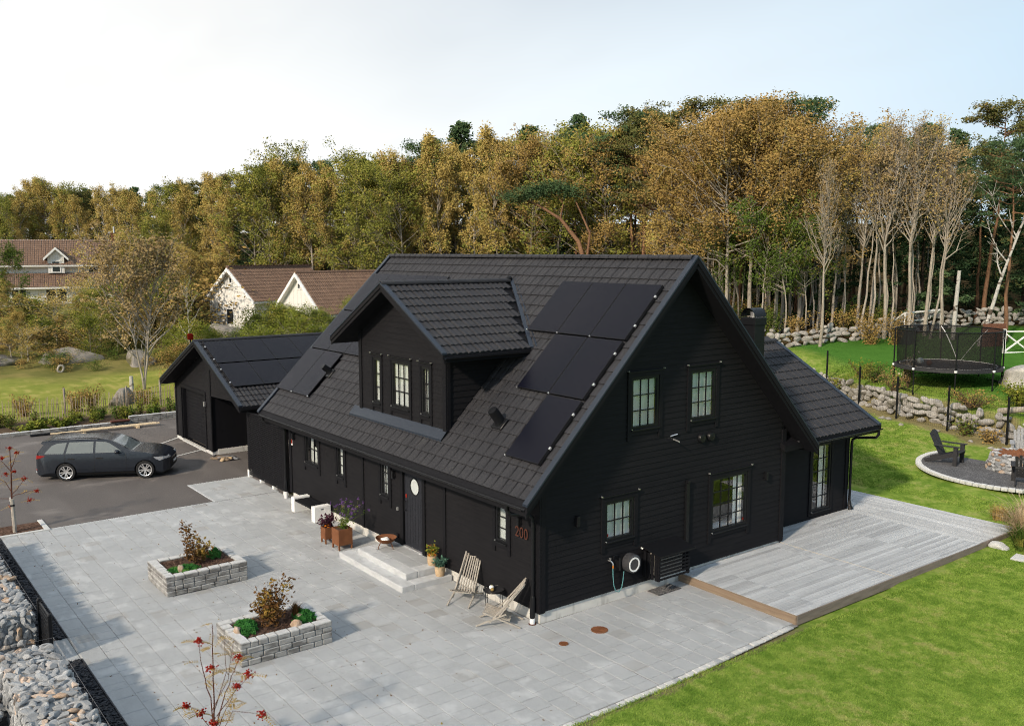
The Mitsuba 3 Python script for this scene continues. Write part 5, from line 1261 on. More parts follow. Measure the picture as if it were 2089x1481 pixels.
rowan((-14.53, -7.99, 0), [([(0, 0, 0), (.01, .0, 1.0), (.02, .03, 1.8), (.02, .03, 2.48)], .030), ([(.02, .03, 1.85), (.1, .1, 2.1), (.14, .18, 2.34)], .014), ([(.02, .03, 1.8), (-.08, -.1, 2.0), (-.2, -.25, 2.2)], .012), ([(.01, 0, 1.2), (-.1, -.12, 1.5), (-.3, -.4, 1.6)], .012), ([(.01, 0, 1.1), (.14, .18, 1.35), (.26, .34, 1.6)], .012), ([(.01, 0, 1.05), (.25, .32, 1.2), (.47, .6, 1.25)], .011), ([(.01, 0, 1.0), (-.2, -.25, 1.0), (-.4, -.5, 1.1)], .010)],
      R2+[[-.25, -.3, 1.6], [-.3, -.4, 1.05]], 'red-berried sapling tied to a stake beside the asphalt drive', 92, stake=True)
struct('mulch_bed', cat(rect(-15.25, -14.22, -8.45, -7.22, .004)), 'bark_mulch')
struct('bed_edging', cat(box(-15.35, -14.1, -7.23, -7.10, -.05, .03), box(-14.22, -14.10, -8.45, -7.23, -.05, .03)), 'light_setts')

# kerb, planting bed, picket fence and planks beyond the drive
kb = thing('kerb_wall', 'low grey block kerb along the far side of the asphalt drive', 'kerb')
gk = np.random.default_rng(14)
y = -11.
while y < 2.4:
    L = gk.uniform(.28, .42); hi = y > -.6
    x0 = -30.42-(.25 if hi else 0)
    for c in range(2 if hi else 1): add('block', move(cbox(0, .22, .004, L-.004, -.05 if c == 0 else .165, .16 if c == 0 else .33, .014), x0+gk.normal(0, .006), y, 0), 'planter_block', kb)
    y += L
pf = thing('picket_fence', 'rustic fence of thin uneven pickets beyond the asphalt drive', 'picket fence')
for i in range(125):
    y = -10.2+i*.122; x = -34.1-.22*math.sin(y*.6)-.10*max(y, 0); z = float(ground(x, y)); h = gk.uniform(.86, 1.10); t = gk.normal(0, .03)
    add('picket', tube([(x, y, z-.05), (x+t, y+t*.7, z+h*.6), (x+t*1.5, y+t, z+h)], [.019, .017, .012], 5), 'picket_wood', pf)
for i, y in enumerate((-8.6, -5.6, -2.6, .4, 2.2, 3.6, 4.9)):
    x = -34.25-.22*math.sin(y*.6)-.10*max(y, 0); z = float(ground(x, y)); add('post', tube([(x, y, z-.1), (x, y, z+1.25+.1*(i % 3))], .05, 7), 'bark_grey' if i != 5 else 'bark_birch', pf)
add('wire', cat([tube([(-34.12-.22*math.sin(q*.6)-.10*max(q, 0), q, float(ground(-34.1, q))+h) for q in np.arange(-10, 5.2, .5)], .006, 4) for h in (.3, .72)]), 'black_metal', pf)
gl = np.random.default_rng(15)
for i in range(46):
    y = -9.2+i*.27+gl.normal(0, .1); x = gl.uniform(-33.2, -31.3); r = gl.uniform(.22, .42); h = gl.uniform(.2, .75)*(1.35 if y > -1 else 1)
    lo = x > -32.0 and y < -2.5
    if y > 2.7: continue
    bush('bed_plant', 'broad yellow-green leafy clump at the front of the planting bed' if lo else 'low leafy green plant in the bed along the picket fence', 'plant', (x, y, float(ground(x, y))), fan(gl, 14, r*(1.1 if lo else .8), h*(.5 if lo else 1)), 170 if lo else 230, .17 if lo else .10, 'leaf_lime' if (lo or gl.random() < .35) else 'leaf_green', spread=.10, seed=200+i, low=.15, group='broad clumps at the front of the bed' if lo else 'leafy plants along the picket fence')
for i, (y, x, h) in enumerate(((-4.2, -35.3, 1.0), (-1.8, -35.4, 1.25), (-1.0, -35.6, 1.3), (-9, -35.5, 1.2), (1.6, -35.6, .9), (4.0, -36, 1.3), (4.6, -37, 1.4))):
    bush('rusty_shrub', 'rust-brown shrub just behind the picket fence', 'shrub', (x, y, float(ground(x, y))), fan(gl, 26, .75, h), 620, .11, 'leaf_brown', seed=260+i, spread=.14, low=.1, group='rust-brown shrubs behind the picket fence')
for i in range(3):
    pass
thing_mesh('plank', cat(bar((-29.15, -4.2, .13), (-29.0, .45, .13), .14, .045), bar((-29.33, -2.9, .13), (-29.2, .35, .13), .12, .045)), 'fresh_wood', 'pale new planks lying along the kerb', 'planks')
thing_mesh('timber_support', box(-29.5, -28.9, -2.9, -2.78, 0, .10), 'fresh_wood', 'short wooden block under the left end of the pale planks', 'timber')
thing_mesh('timber_support', box(-29.4, -28.85, -.6, -.48, 0, .10), 'fresh_wood', 'short wooden block under the right end of the pale planks', 'timber')
thing_mesh('dark_plank', cat(bar((-29.75, -4.9, .04), (-29.65, -.2, .06), .22, .08)), 'black_trim', 'dark boards lying between the kerb and the pale planks', 'planks')
thing_mesh('red_tarp', move(cbox(-.12, .12, -.45, .45, 0, .10, .04), -30.2, -1.0, .16), 'number_rust', 'folded rust-red bundle on the kerb behind the planks', 'bundle')

# ---------------------------------------------------------------- timber deck
dk_ = struct('deck', cat(box(.02, 3.34, 4.55, 15.05, -.05, .160), box(-4, .02, 8.6, 15.05, -.05, .160)), 'brown_wood')
gd_ = np.random.default_rng(16)
def dboard(x0, x1, y0, y1, m): add('deck_board', slab(x0, x1, y0, y1, .155, .200+gd_.normal(0, .0014), .006), m, dk_)
W = .1185
for i in range(29):
    x = .035+i*W*.985
    dboard(x+.005, x+W*.985-.005, 4.50, 8.485, 'deck_wood'); dboard(x+.005, x+W*.985-.005, 8.50, 12.755, 'deck_wood')
for i in range(6):
    x = -.77+i*.1335; dboard(x+.0035, x+.130, 8.6, 12.755, 'deck_wood')
add('deck_board', slab(.03, 3.40, 8.4865, 8.4985, .15, .1985, .001), 'fresh_wood', dk_)
for i in range(19):
    y = 12.765+i*.1205
    dboard(-.92, 3.40, y+.005, y+.1155, 'deck_wood_cross'); dboard(-4, -.932, y+.005, y+.1155, 'deck_wood_cross')
add('fascia', box(.0, 3.43, 4.455, 4.495, -.03, .190), 'brown_wood', dk_)
add('fascia', box(3.405, 3.445, 4.496, 15.05, -.03, .188), 'deck_fascia', dk_)
add('fascia', box(-4, 3.43, 15.06, 15.10, .0, .192), 'deck_wood_cross', dk_)

# ---------------------------------------------------------------- fire-pit ring
RC = np.array([.89, 20.69]); RZ0 = .615
struct('gravel_circle', disc(RC[0], RC[1], RZ0+.012, 3.12, 60), 'dark_gravel')
ring_k = thing('stone_ring', 'ring of pale setts edging the gravel circle', 'stone edging')
for i in range(96):
    a = 2*math.pi*(i+.5)/96
    add('sett', xf(cbox(-.10, .10, -.098, .098, -.06, .045+gd_.normal(0, .004), .015), rotz(a, (RC[0]+3.18*math.cos(a), RC[1]+3.18*math.sin(a), RZ0))), 'light_setts', ring_k)
fp = thing('fire_pit', 'round stone fire pit with rusty bowl in the gravel circle', 'fire pit')
add('core', lathe([(.98, -.1), (.88, .54), (.66, .54), (.60, .35)], 30, (RC[0], RC[1], RZ0)), 'gabion_stone_dark', fp)
for z in range(5):
    r = 1.0-.03*z; n = 34-2*z
    for i in range(n):
        a = 2*math.pi*(i+.5*(z % 2))/n+gd_.normal(0, .025); M = np.eye(4)
        M[:3, :3] = (rotz(a+math.pi/2)[:3, :3]@(np.eye(3)*.88+.14*rot3(gd_)))@np.diag([1.1, .7, 1.2])*gd_.uniform(.085, .115); M[:3, 3] = (RC[0]+r*math.cos(a), RC[1]+r*math.sin(a), RZ0+.06+z*.115+gd_.normal(0, .015))
        add('stone', GR[int(gd_.integers(14))], 'gabion_stone' if gd_.random() < .8 else 'gabion_stone_warm', fp, to=M)
for i in range(32):
    a = 2*math.pi*i/32; add('cap_stone', xf(cbox(-.10, .10, -.055, .055, 0, .07+gd_.uniform(0, .03), .02), rotz(a, (RC[0]+.76*math.cos(a), RC[1]+.76*math.sin(a), RZ0+.52))), ['planter_block', 'gabion_stone', 'rusty_steel', 'gabion_stone'][i % 4], fp)
add('bowl', lathe([(.69, .585), (.66, .56), (.45, .44), (0, .38)], 30, (RC[0], RC[1], RZ0)), 'rusty_steel', fp, smooth=40)

def adirondack(M, label, mtl):
    k = thing('garden_chair', label, 'chair')
    for s in (-1, 1):
        add('rear_leg', xf(bar((s*.26, -.42, .36), (s*.26, .52, .03), .03, .12, (0, 0, 1)), M), mtl, k)
        add('front_leg', xf(cbox(s*.31-.045, s*.31+.045, -.40, -.29, 0, .54, .006), M), mtl, k)
        add('arm', xf(cbox(s*.32-.07, s*.32+.07, -.46, .26, .54, .565, .008), M), mtl, k)
    for i in range(7):
        t = i/6; add('seat_slat', xf(bar((-.27, -.42+t*.52, .385-t*.17), (.27, -.42+t*.52, .385-t*.17), .068, .022), M), mtl, k)
    for i in range(6):
        u = -.235+i*.094; add('back_slat', xf(bar((u*.9, .10, .22), (u*1.1, .40, .96-abs(u)*.35), .082, .02, (0, -1, .35)), M), mtl, k)
    add('back_rail', xf(cat(bar((-.27, .245, .52), (.27, .245, .52), .03, .06), bar((-.24, .36, .80), (.24, .36, .80), .03, .06)), M), mtl, k)
adirondack(rotz(math.radians(100), (-1.20, 19.75, RZ0+.01), 1.22), 'black slatted garden chair at the left of the fire pit', 'chair_black')
adirondack(rotz(math.radians(24), (.22, 22.5, RZ0+.01), 1.12), 'grey slatted garden chair behind the fire pit, cut by the frame edge', 'chair_grey')
adirondack(rotz(math.radians(205), (1.95, 18.75, RZ0+.01), 1.12), 'black slatted garden chair in front of the fire pit, cut by the frame edge', 'chair_black')

# ---------------------------------------------------------------- mesh fence and dry stone walls
mf = thing('mesh_fence', 'black wire mesh fence in front of the stone wall', 'fence')
fpst = [(-11.2, 27.3), (-8.6, 26.0), (-5.9, 24.55), (-3.25, 23.75), (-.75, 23.35), (1.8, 22.6)]
fz = [float(ground(x, y)) for x, y in fpst]
for (x, y), z in zip(fpst, fz): add('post', cbox(x-.035, x+.035, y-.035, y+.035, z-.1, z+1.82, .008), 'black_metal', mf)
for i in range(5):
    p, q = np.array([*fpst[i], fz[i]]), np.array([*fpst[i+1], fz[i+1]]); w = []
    for h in np.arange(.08, 1.75, .2): w.append(tube([p+[0, 0, h], q+[0, 0, h]], .0035, 3, False))
    for t in np.linspace(0, 1, 26)[1:-1]: w.append(tube([p+(q-p)*t+[0, 0, .06], p+(q-p)*t+[0, 0, 1.70]], .0028, 3, False))
    add('mesh_panel', cat(w), 'black_metal', mf)
SR = [rock(np.random.default_rng(900+i), 1, .78, .66, 2, .25, 7) for i in range(12)]
SRD = [mikit.ply(m, 'field_stone', 60) for m in SR]
def stone_wall(label, line, h, seed, rows, size, base=None):
    k = thing('dry_stone_wall', label, 'stone wall'); g = np.random.default_rng(seed); line = np.array(line, float)
    seg = np.r_[0, np.cumsum(np.linalg.norm(np.diff(line, axis=0), axis=1))]; n = 0
    for r in range(rows):
        s = g.uniform(0, size)
        while s < seg[-1]:
            L = size*g.uniform(.6, 1.35)*(1.15-.22*r/max(rows-1, 1))
            x, y = np.interp(s, seg, line[:, 0]), np.interp(s, seg, line[:, 1]); j = min(np.searchsorted(seg, s), len(line)-1); d = line[j]-line[max(j-1, 0)]
            z = float(ground(*(np.array([x, y])+(base or (0, 0))))); off = g.normal(0, size*.12)+r*size*.16
            nn = np.array([-d[1], d[0]])/np.linalg.norm(d)
            M = rotz(math.atan2(d[1], d[0])+g.normal(0, .3), (x+nn[0]*off, y+nn[1]*off, z+h*(r+.42)/rows+g.normal(0, .03)))
            M[:3, :3] = M[:3, :3]@(np.eye(3)*.8+.22*rot3(g))@np.diag([L*.56, size*.52, h/rows*.86*g.uniform(.85, 1.35)])
            if r < rows-1 or g.random() < .72: add('stone', SRD[int(g.integers(12))], None, k, to=M); n += 1
            s += L
    return k
stone_wall('rough dry stone wall behind the mesh fence', [(-13.5, 28.3), (-10.6, 27.0), (-8, 25.9), (-5.6, 24.9), (-3.2, 24.2), (-.8, 23.6), (3.2, 22.4)], 1.0, 101, 4, .44, (0, -.35))
stone_wall('mossy stone wall at the forest edge behind the far lawn', [(-21, 25.5), (-18.6, 28.2), (-16.4, 30.9), (-15.7, 32.8), (-14.9, 35.2), (-14.2, 38.6), (-13.6, 41.8), (-12.2, 45.2), (-9, 48)], 1.1, 102, 4, .50)
gb3 = np.random.default_rng(17)
bush('brush_pile', 'heap of dry cut branches on the stone wall', 'brush pile', (-2.75, 24.6, float(ground(-2.75, 24.9))), [(g_[0], g_[1]*.6, g_[2]) for g_ in fan(gb3, 60, 1.15, .75)], 260, .10, 'leaf_brown', 'twig_brush', spread=.15, seed=103, r0=.018)
thing_mesh('log', tube([(-1.55, 24.35, 1.95), (-.2, 24.3, 2.25)], [.13, .11], 9), 'bark_grey', 'grey log lying on the stone wall beside the brush pile', 'log', smooth=40)
bush('yellowing_shrub', 'yellow-green shrub beside the big pale boulder', 'shrub', (-1.3, 25.9, float(ground(-1.3, 25.9))), fan(gb3, 40, 1.25, .95), 1300, .13, 'leaf_lime', seed=104, spread=.16)
def boulder(x, y, sx, sy, sz, label, seed, name='boulder', dz_=.0):
    v, f = rock(np.random.default_rng(seed), sx, sy, sz, 3, .35, 8); v = v*(1+.10*(meshkit.fbm(v*1.6, 4, seed)-.5))[:, None]
    return thing_mesh(name, move(xf((v, f), rotz(seed*.7)), x, y, float(ground(x, y))+dz_), 'boulder_rock' if x < -10 else 'pale_granite', label, 'boulder', smooth=50)
boulder(-2.6, 29.2, 1.35, 1.0, .85, 'big pale boulder right of the trampoline', 111)
k_ = [bush('garden_shrub', lab, 'shrub', (x, y, float(ground(x, y))), fan(gb3, 30, r, h), n, .11, m, seed=s, spread=.15, low=lo) for x, y, r, h, n, m, s, lo, lab in
  ((-9.6, 27.9, .8, .9, 420, 'leaf_lime', 121, .2, 'sparse yellowing shrub left of the trampoline, above the stone wall'), (-8.6, 27.2, .7, 1.0, 500, 'leaf_green', 122, .2, 'green shrub behind the leftmost fence post'),
   (-6.9, 26.0, .9, 1.25, 230, 'leaf_ochre', 123, .5, 'bare twiggy shrub above the stone wall left of the trampoline'), (-6.6, 26.6, .4, 1.5, 200, 'dry_grass', 124, .6, 'tall pale dry shrub left of the trampoline'),
   (-13.6, 35.0, 1.15, 1.75, 1500, 'leaf_brown', 125, .05, 'dense brown shrub by the stone wall at the forest edge'), (-12.7, 35.9, .95, 1.9, 900, 'leaf_brown', 126, .05, 'tall brown shrub right beside the dense brown one'),
   (-2.4, 23.5, .55, .75, 260, 'leaf_green', 127, .1, 'green weeds at the foot of the stone wall by the second fence post'), (-1.3, 23.2, .45, .6, 200, 'leaf_brown', 128, .1, 'brown weeds at the foot of the stone wall between two posts'),
   (-10.4, 27.0, .6, .8, 260, 'leaf_lime', 129, .2, 'yellow weeds at the left end of the stone wall'))]
for i in range(7):
    x = gb3.uniform(-9, 0); y = wall_y(x)-.75+gb3.normal(0, .12); s = gb3.uniform(.08, .16)
    thing_mesh('loose_stone', move(rock(gb3, s, s*.8, s*.6, 1), x, y, float(ground(x, y))+.02), 'field_stone', 'loose stone lying on the lawn at the foot of the mesh fence', 'stone', 'loose stones below the mesh fence')
# pampas-like grass, stepping stones at the deck corner
for x, y, n, L, m, s, lab in ((3.95, 14.2, 520, 1.0, 'dry_grass', 131, 'large clump of dry beige grass at the far deck corner'), (4.25, 13.6, 420, .75, 'leaf_green', 132, 'green tall grass mixed in front of the beige clump'), (3.75, 14.9, 240, 1.25, 'dry_grass', 133, 'pale feathery plumes behind the beige grass clump'), (2.65, 15.55, 120, .45, 'leaf_brown', 134, 'small red-brown grass tuft on the lawn edge by the deck')):
    grassy('ornamental_grass', lab, 'ornamental grass', (x, y, float(ground(x, y))), n, L, m, s, .55, .012, .28)
thing_mesh('corner_stone', move(rock(gb3, .24, .17, .15, 2), 3.70, 13.25, .04), 'light_setts', 'round pale stone at the deck corner', 'stone', smooth=50)
for x, y, lab in ((4.55, 12.85, 'square stepping stone nearest the pale round stone'), (5.35, 13.1, 'square stepping stone at the right picture edge')):
    thing_mesh('stepping_stone', xf(cbox(-.27, .27, -.27, .27, -.02, .035, .01), rotz(.15, (x, y, float(ground(x, y))+.01))), 'light_setts', lab, 'stepping stone')

# ---------------------------------------------------------------- trampoline, goal, cottage porch at the right
scene['net'] = {'type': 'mask', 'opacity': .66, 'bsdf': {'type': 'twosided', 'bsdf': {'type': 'diffuse', 'reflectance': C(.022, .021, .022)}}}
tr = thing('trampoline', 'large round black trampoline with safety net on the far lawn', 'trampoline')
tcx, tcy, tR = -5.54, 27.97, 2.2; tz = 3.10; tg = 2.25; tt = tz+1.62
add('mat', lathe([(0, tz-.02), (tR-.25, tz-.02)], 48, (tcx, tcy, 0)), 'chair_black', tr)
add('edge_pad', lathe([(tR-.28, tz-.02), (tR-.26, tz+.03), (tR+.02, tz+.03), (tR+.03, tz-.10), (tR-.02, tz-.10)], 48, (tcx, tcy, 0)), 'chair_black', tr, smooth=40)
add('white_trim', tube([(tcx+(tR-.22)*math.cos(a), tcy+(tR-.22)*math.sin(a), tz+.045) for a in np.linspace(0, 2*np.pi, 49)], .014, 5, False), 'white_paint', tr)
add('net', lathe([(tR-.10, tz+.03), (tR-.03, tt)], 48, (tcx, tcy, 0)), 'net', tr)
add('top_rail', tube([(tcx+(tR-.03)*math.cos(a), tcy+(tR-.03)*math.sin(a), tt) for a in np.linspace(0, 2*np.pi, 49)], .028, 6, False), 'black_metal', tr)
for i in range(8):
    a = .62+i*math.pi/4; c, s = math.cos(a), math.sin(a); gz0 = float(ground(tcx+tR*c, tcy+tR*s))
    add('pole', tube([(tcx+(tR+.03)*c, tcy+(tR+.03)*s, tz-.3), (tcx+(tR+.03)*c, tcy+(tR+.03)*s, tt+.02)], .032, 8), 'black_metal', tr)
    add('leg', tube([(tcx+tR*c, tcy+tR*s, tz-.08), (tcx+tR*c, tcy+tR*s, min(gz0, tz-.3)-.03)], .03, 8), 'black_metal', tr)
    add('joint_cap', move(cbox(-.05, .05, -.05, .05, -.05, .05, .015), tcx+(tR+.04)*c, tcy+(tR+.04)*s, tz-.03), 'white_paint', tr)
    b = a+math.pi/4
    if i % 2 == 0: add('foot_bar', tube([(tcx+tR*c, tcy+tR*s, gz0+.06), (tcx+tR*math.cos(b), tcy+tR*math.sin(b), gz0+.06)], .028, 6), 'black_metal', tr)
def on_net(a, z): return (tcx+(tR-.12)*math.cos(a), tcy+(tR-.12)*math.sin(a), z)
for a0, z0, a1, z1 in ((2.22, tt-.02, 1.86, tz+.06), (1.20, tt-.1, 1.78, tz+.06)):
    add('zip_band', tube([on_net(a0+(a1-a0)*t**.8, z0+(z1-z0)*t) for t in np.linspace(0, 1, 8)], .02 if a0 > 2 else .008, 5), 'water_pipe_white', tr)
for dx, dy, r, m, lab in ((-.95, -.6, .15, 'blind_white', 'grey ball lying on the trampoline'), (-.45, -.75, .12, 'number_rust', 'orange ball lying on the trampoline')):
    v, f = ico(3); n_ = thing_mesh('ball', (v*r+np.array([tcx+dx, tcy+dy, tz+r]), f), m, lab, 'ball', smooth=True)
go = thing('football_goal', 'white tubular football goal standing behind the trampoline', 'football goal')
g0p, g1p = np.array([-13.5, 38.3, 2.6]), np.array([-12.55, 40.6, 2.75]); back_ = np.array([-1.1, .45, 0])
for p, q in ((g0p, g0p+[0, 0, 2.0]), (g1p, g1p+[0, 0, 2.0]), (g0p+[0, 0, 2], g1p+[0, 0, 2]), (g0p, g0p+back_), (g1p, g1p+back_), (g0p+back_, g1p+back_), (g0p+[0, 0, 2], g0p+back_+[0, 0, 1.35]), (g1p+[0, 0, 2], g1p+back_+[0, 0, 1.35]), (g0p+back_, g0p+back_+[0, 0, 1.35]), (g1p+back_, g1p+back_+[0, 0, 1.35]), (g0p+back_+[0, 0, 1.35], g1p+back_+[0, 0, 1.35]), (g0p+back_+[0, 0, .65], g1p+back_+[0, 0, .65])):
    add('tube', tube([p, q], .055, 6), 'white_paint', go)
bx = thing('compost_bin', 'dark green bin beside the brown shrub on the far lawn', 'bin')
scene[bx] = mikit.ply(move(cbox(-.3, .3, -.3, .3, 0, .85, .03), -12.3, 36.4, float(ground(-12.3, 36.4))), 'bin_green')
add('lid', move(cbox(-.33, .33, -.33, .33, .85, .92, .02), -12.3, 36.4, float(ground(-12.3, 36.4))), 'bin_green', bx)
po = thing('garden_porch', 'white trellis porch and brown shed at the right picture edge behind the trampoline', 'porch')
o = site(24.3, 56.0); z = o[2]-.65; yw = math.radians(60)
PM = rotz(yw, (o[0], o[1], z))
add('platform', xf(box(-1.2, 4, -1.6, .2, -.6, .45), PM), 'deck_wood_cross', po)
for i in range(6): add('shed_board', xf(box(-1.1, .2, .25, .35, .45+i*.24, .45+i*.24+.23), PM), 'brick_brown', po)
for x in (-1.15, .3, 1.7, 3.2): add('post', xf(box(x-.06, x+.06, -1.6, -1.48, .45, 1.75), PM), 'white_paint', po)
for a, b in ((-1.15, .3), (.3, 1.7), (1.7, 3.2)):
    for p, q in (((a, -1.54, .55), (b, -1.54, 1.55)), ((a, -1.54, 1.55), (b, -1.54, .55)), ((a, -1.54, 1.62), (b, -1.54, 1.62)), ((a, -1.54, .52), (b, -1.54, .52))): add('rail', xf(bar(p, q, .07, .07), PM), 'white_paint', po)
prin('bin_green', (.012, .04, .028), .5, .4); prin('brick_brown', (.16, .07, .045), .8, .2)
def fascia_fn(p, n, uv): return mix((.14, .115, .10), (.24, .20, .175), fbm(p.y*2.5, p.z*30, 1., 4))
prin('deck_fascia', proc(fascia_fn), .75, .25)
# ---------------------------------------------------------------- neighbours at the left
def btile_fn(p, n, uv): return mix((.135, .086, .062), (.235, .150, .105), fbm(p.x*2.3, p.y*2.3, p.z*2.3, 4))
prin('brown_tile', proc(btile_fn), .75, .25)
def wboard_fn(p, n, uv):
    u = p.x*.35+p.y*1.0; s = smoothstep(.38, .46, dr.abs(u*4-dr.floor(u*4)-.5))
    return mix((.72, .71, .68), (.60, .59, .565), s)
prin('white_boards', proc(wboard_fn), .6, .3)
far_tile = tile_mesh(.33, .36, .04, 7)
def gable_house(k, M, w, L, zb, ze, zr, ov=.35, win=True, tiles=True):
    """ridge along local +y from y=0 (the gable in view); half-width w; base, eave and ridge heights"""
    s = (zr-ze)/w
    GMm = M@mat((0, 0, 0), (1, 0, 0), (0, 0, 1), (0, -1, 0))
    add('wall', xf(prism([(-w, zb), (w, zb), (w, ze), (0, zr-.05), (-w, ze)], .15), M@mat((0, .15, 0), (1, 0, 0), (0, 0, 1), (0, -1, 0))), 'white_boards', k)
    add('wall', cat(xf(box(w-.15, w, .15, L, zb, ze), M), xf(box(-w, -w+.15, .15, L, zb, ze), M)), 'white_boards', k)
    rk_ = key_for('roof', k); any_child[rk_] = True
    e = w+ov
    scene[rk_] = mikit.ply(xf(prism([(e, zr-s*e), (0, zr), (-e, zr-s*e), (-e, zr-s*e-.14), (0, zr-.16), (e, zr-s*e-.14)], L+2*ov), M@mat((0, L+ov, 0), (1, 0, 0), (0, 0, 1), (0, -1, 0))), 'white_boards')
    a = math.atan(s); c, n = math.cos(a), math.sin(a); T_ = []
    for sd in (1, -1):
        for r in range(int(e/c/.36)+1):
            x = e-r*.36*c
            if x < .05: break
            for q in range(int((L+2*ov-.1)/.33)):
                y = -ov+.06+q*.33
                T_.append(mat((x, y, zr-s*x+.01), (0, 1, 0), (-c, 0, n), (n, 0, c)) if sd > 0 else mat((-x, y+.33, zr-s*x+.01), (0, -1, 0), (c, 0, n), (-n, 0, c)))
    add('tile_field', cat([xf(far_tile, M@t) for t in T_]), 'brown_tile', rk_, kind='stuff')
    add('ridge_tiles', cat([xf(tube([(0, -ov+i*.4, zr+.03), (0, -ov+(i+1)*.4+.02, zr+.02)], [.13, .12], 7), M) for i in range(int((L+2*ov)/.4))]), 'brown_tile', rk_)
    for sd in (1, -1):
        add('bargeboard', xf(prism([(0, zr+.02), (sd*e, zr-s*e+.02), (sd*e, zr-s*e-.24), (0, zr-.26)], .05), M@mat((0, -ov-.01, 0), (1, 0, 0), (0, 0, 1), (0, -1, 0))), 'white_paint', k)
    if win:
        for x, z, ww, h in ((0, zr-.95, .13, .16), (-.2, zb+1.35, .35, .55)):
            wk2 = add('window', xf(prism([[(x-ww-.09, z-h-.09), (x+ww+.09, z-h-.09), (x+ww+.09, z+h+.09), (x-ww-.09, z+h+.09)], [(x-ww, z-h), (x+ww, z-h), (x+ww, z+h), (x-ww, z+h)]], .05), M@mat((0, -.001, 0), (1, 0, 0), (0, 0, 1), (0, -1, 0))), 'white_paint', k)
            add('pane', xf(rect(x-ww, x+ww, z-h, z+h, .012), M@mat((0, 0, 0), (1, 0, 0), (0, 0, 1), (0, -1, 0))), 'far_glass', wk2)
    return rk_
prin('far_glass', (.03, .035, .04), .1, .8)
n1 = thing('garden_house', 'left one of the two white gabled outbuildings with brown tiled roofs', 'outbuilding')
gable_house(n1, mat((-53.39, 13.22, 0), (.942, .336, 0), (-.336, .942, 0)), 2.5, 8.0, 1.9, 4.75, 6.92)
n2 = thing('garden_house', 'right one of the two white gabled outbuildings, partly behind the black roof', 'outbuilding')
gable_house(n2, mat((-46.91, 15.82, 0), (.985, .17, 0), (-.17, .985, 0)), 2.8, 9.5, 1.6, 4.05, 6.63)
vh = thing('villa', 'large white house with brown tiled roof and gabled dormer, far left', 'house')
VMt = mat((-91.6, 3.0, 0), (.98, -.2, 0), (.2, .98, 0))       # x towards the viewer, y along the ridge
add('wall', xf(box(-3.2, 2.9, -16, 12.0, 2.2, 6.9), VMt), 'white_boards', vh)
vr = key_for('roof', vh); any_child[vr] = True
sl2 = .72
GMv = VMt@mat((0, 12.4, 0), (1, 0, 0), (0, 0, 1), (0, -1, 0))
scene[vr] = mikit.ply(xf(prism([(3.6, 9.4-sl2*3.6), (0, 9.4), (-3.9, 9.4-sl2*3.9), (-3.9, 9.4-sl2*3.9-.16), (0, 9.2), (3.6, 9.4-sl2*3.6-.16)], 28.8), GMv), 'white_boards')
add('wall', xf(prism([(-3.2, 6.9), (2.9, 6.9), (0, 9.2)], .2), VMt@mat((0, 12.0, 0), (1, 0, 0), (0, 0, 1), (0, -1, 0))), 'white_boards', vh)
va = math.atan(sl2); c_, n_ = math.cos(va), math.sin(va)
T1 = [mat((3.6-r*.36*c_, -16.4+q*.33, 9.41-sl2*(3.6-r*.36*c_)), (0, 1, 0), (-c_, 0, n_), (n_, 0, c_)) for r in range(12) for q in range(87)]
add('tile_field', cat([xf(far_tile, VMt@t) for t in T1]), 'brown_tile', vr, kind='stuff')
lo_s = .50; la = math.atan(lo_s); c_, n_ = math.cos(la), math.sin(la)
lr = key_for('lower_roof', vh); any_child[lr] = True
scene[lr] = mikit.ply(xf(prism([(2.95, 6.0), (5.6, 6.0-lo_s*2.65), (5.6, 6.0-lo_s*2.65-.18), (2.95, 5.82)], 15), GMv), 'white_boards')
add('tile_field', cat([xf(far_tile, VMt@mat((5.6-r*.36*c_, -2.4+q*.33, 6.01-lo_s*(2.65-r*.36*c_)), (0, 1, 0), (-c_, 0, n_), (n_, 0, c_))) for r in range(8) for q in range(44)]), 'brown_tile', lr, kind='stuff')
add('wall', xf(box(2.9, 5.0, -2.0, 12.0, 2.2, 5.0), VMt), 'white_boards', vh)
for y0, y1, x, z0, z1 in ((8.6, 10.8, 2.905, 6.05, 6.65), (1.6, 2.8, 5.005, 3.2, 4.4), (4.6, 6.4, 5.005, 3.2, 4.4), (8.0, 9.4, 5.005, 3.2, 4.4)):
    wk2 = add('window', xf(cat(box(x, x+.05, y0-.1, y0, z0-.1, z1+.1), box(x, x+.05, y1, y1+.1, z0-.1, z1+.1), box(x, x+.05, y0, y1, z0-.1, z0), box(x, x+.05, y0, y1, z1, z1+.1), box(x, x+.04, (y0+y1)/2-.04, (y0+y1)/2+.04, z0, z1)), VMt), 'white_paint', vh)
    add('pane', xf(A([(x+.012, y0, z0), (x+.012, y1, z0), (x+.012, y1, z1), (x+.012, y0, z1)], [[0, 1, 2], [0, 2, 3]]), VMt), 'far_glass', wk2)
vdk = key_for('dormer', vh)
VD = VMt@mat((3.45, 5.6, 0), (0, 1, 0), (-1, 0, 0))
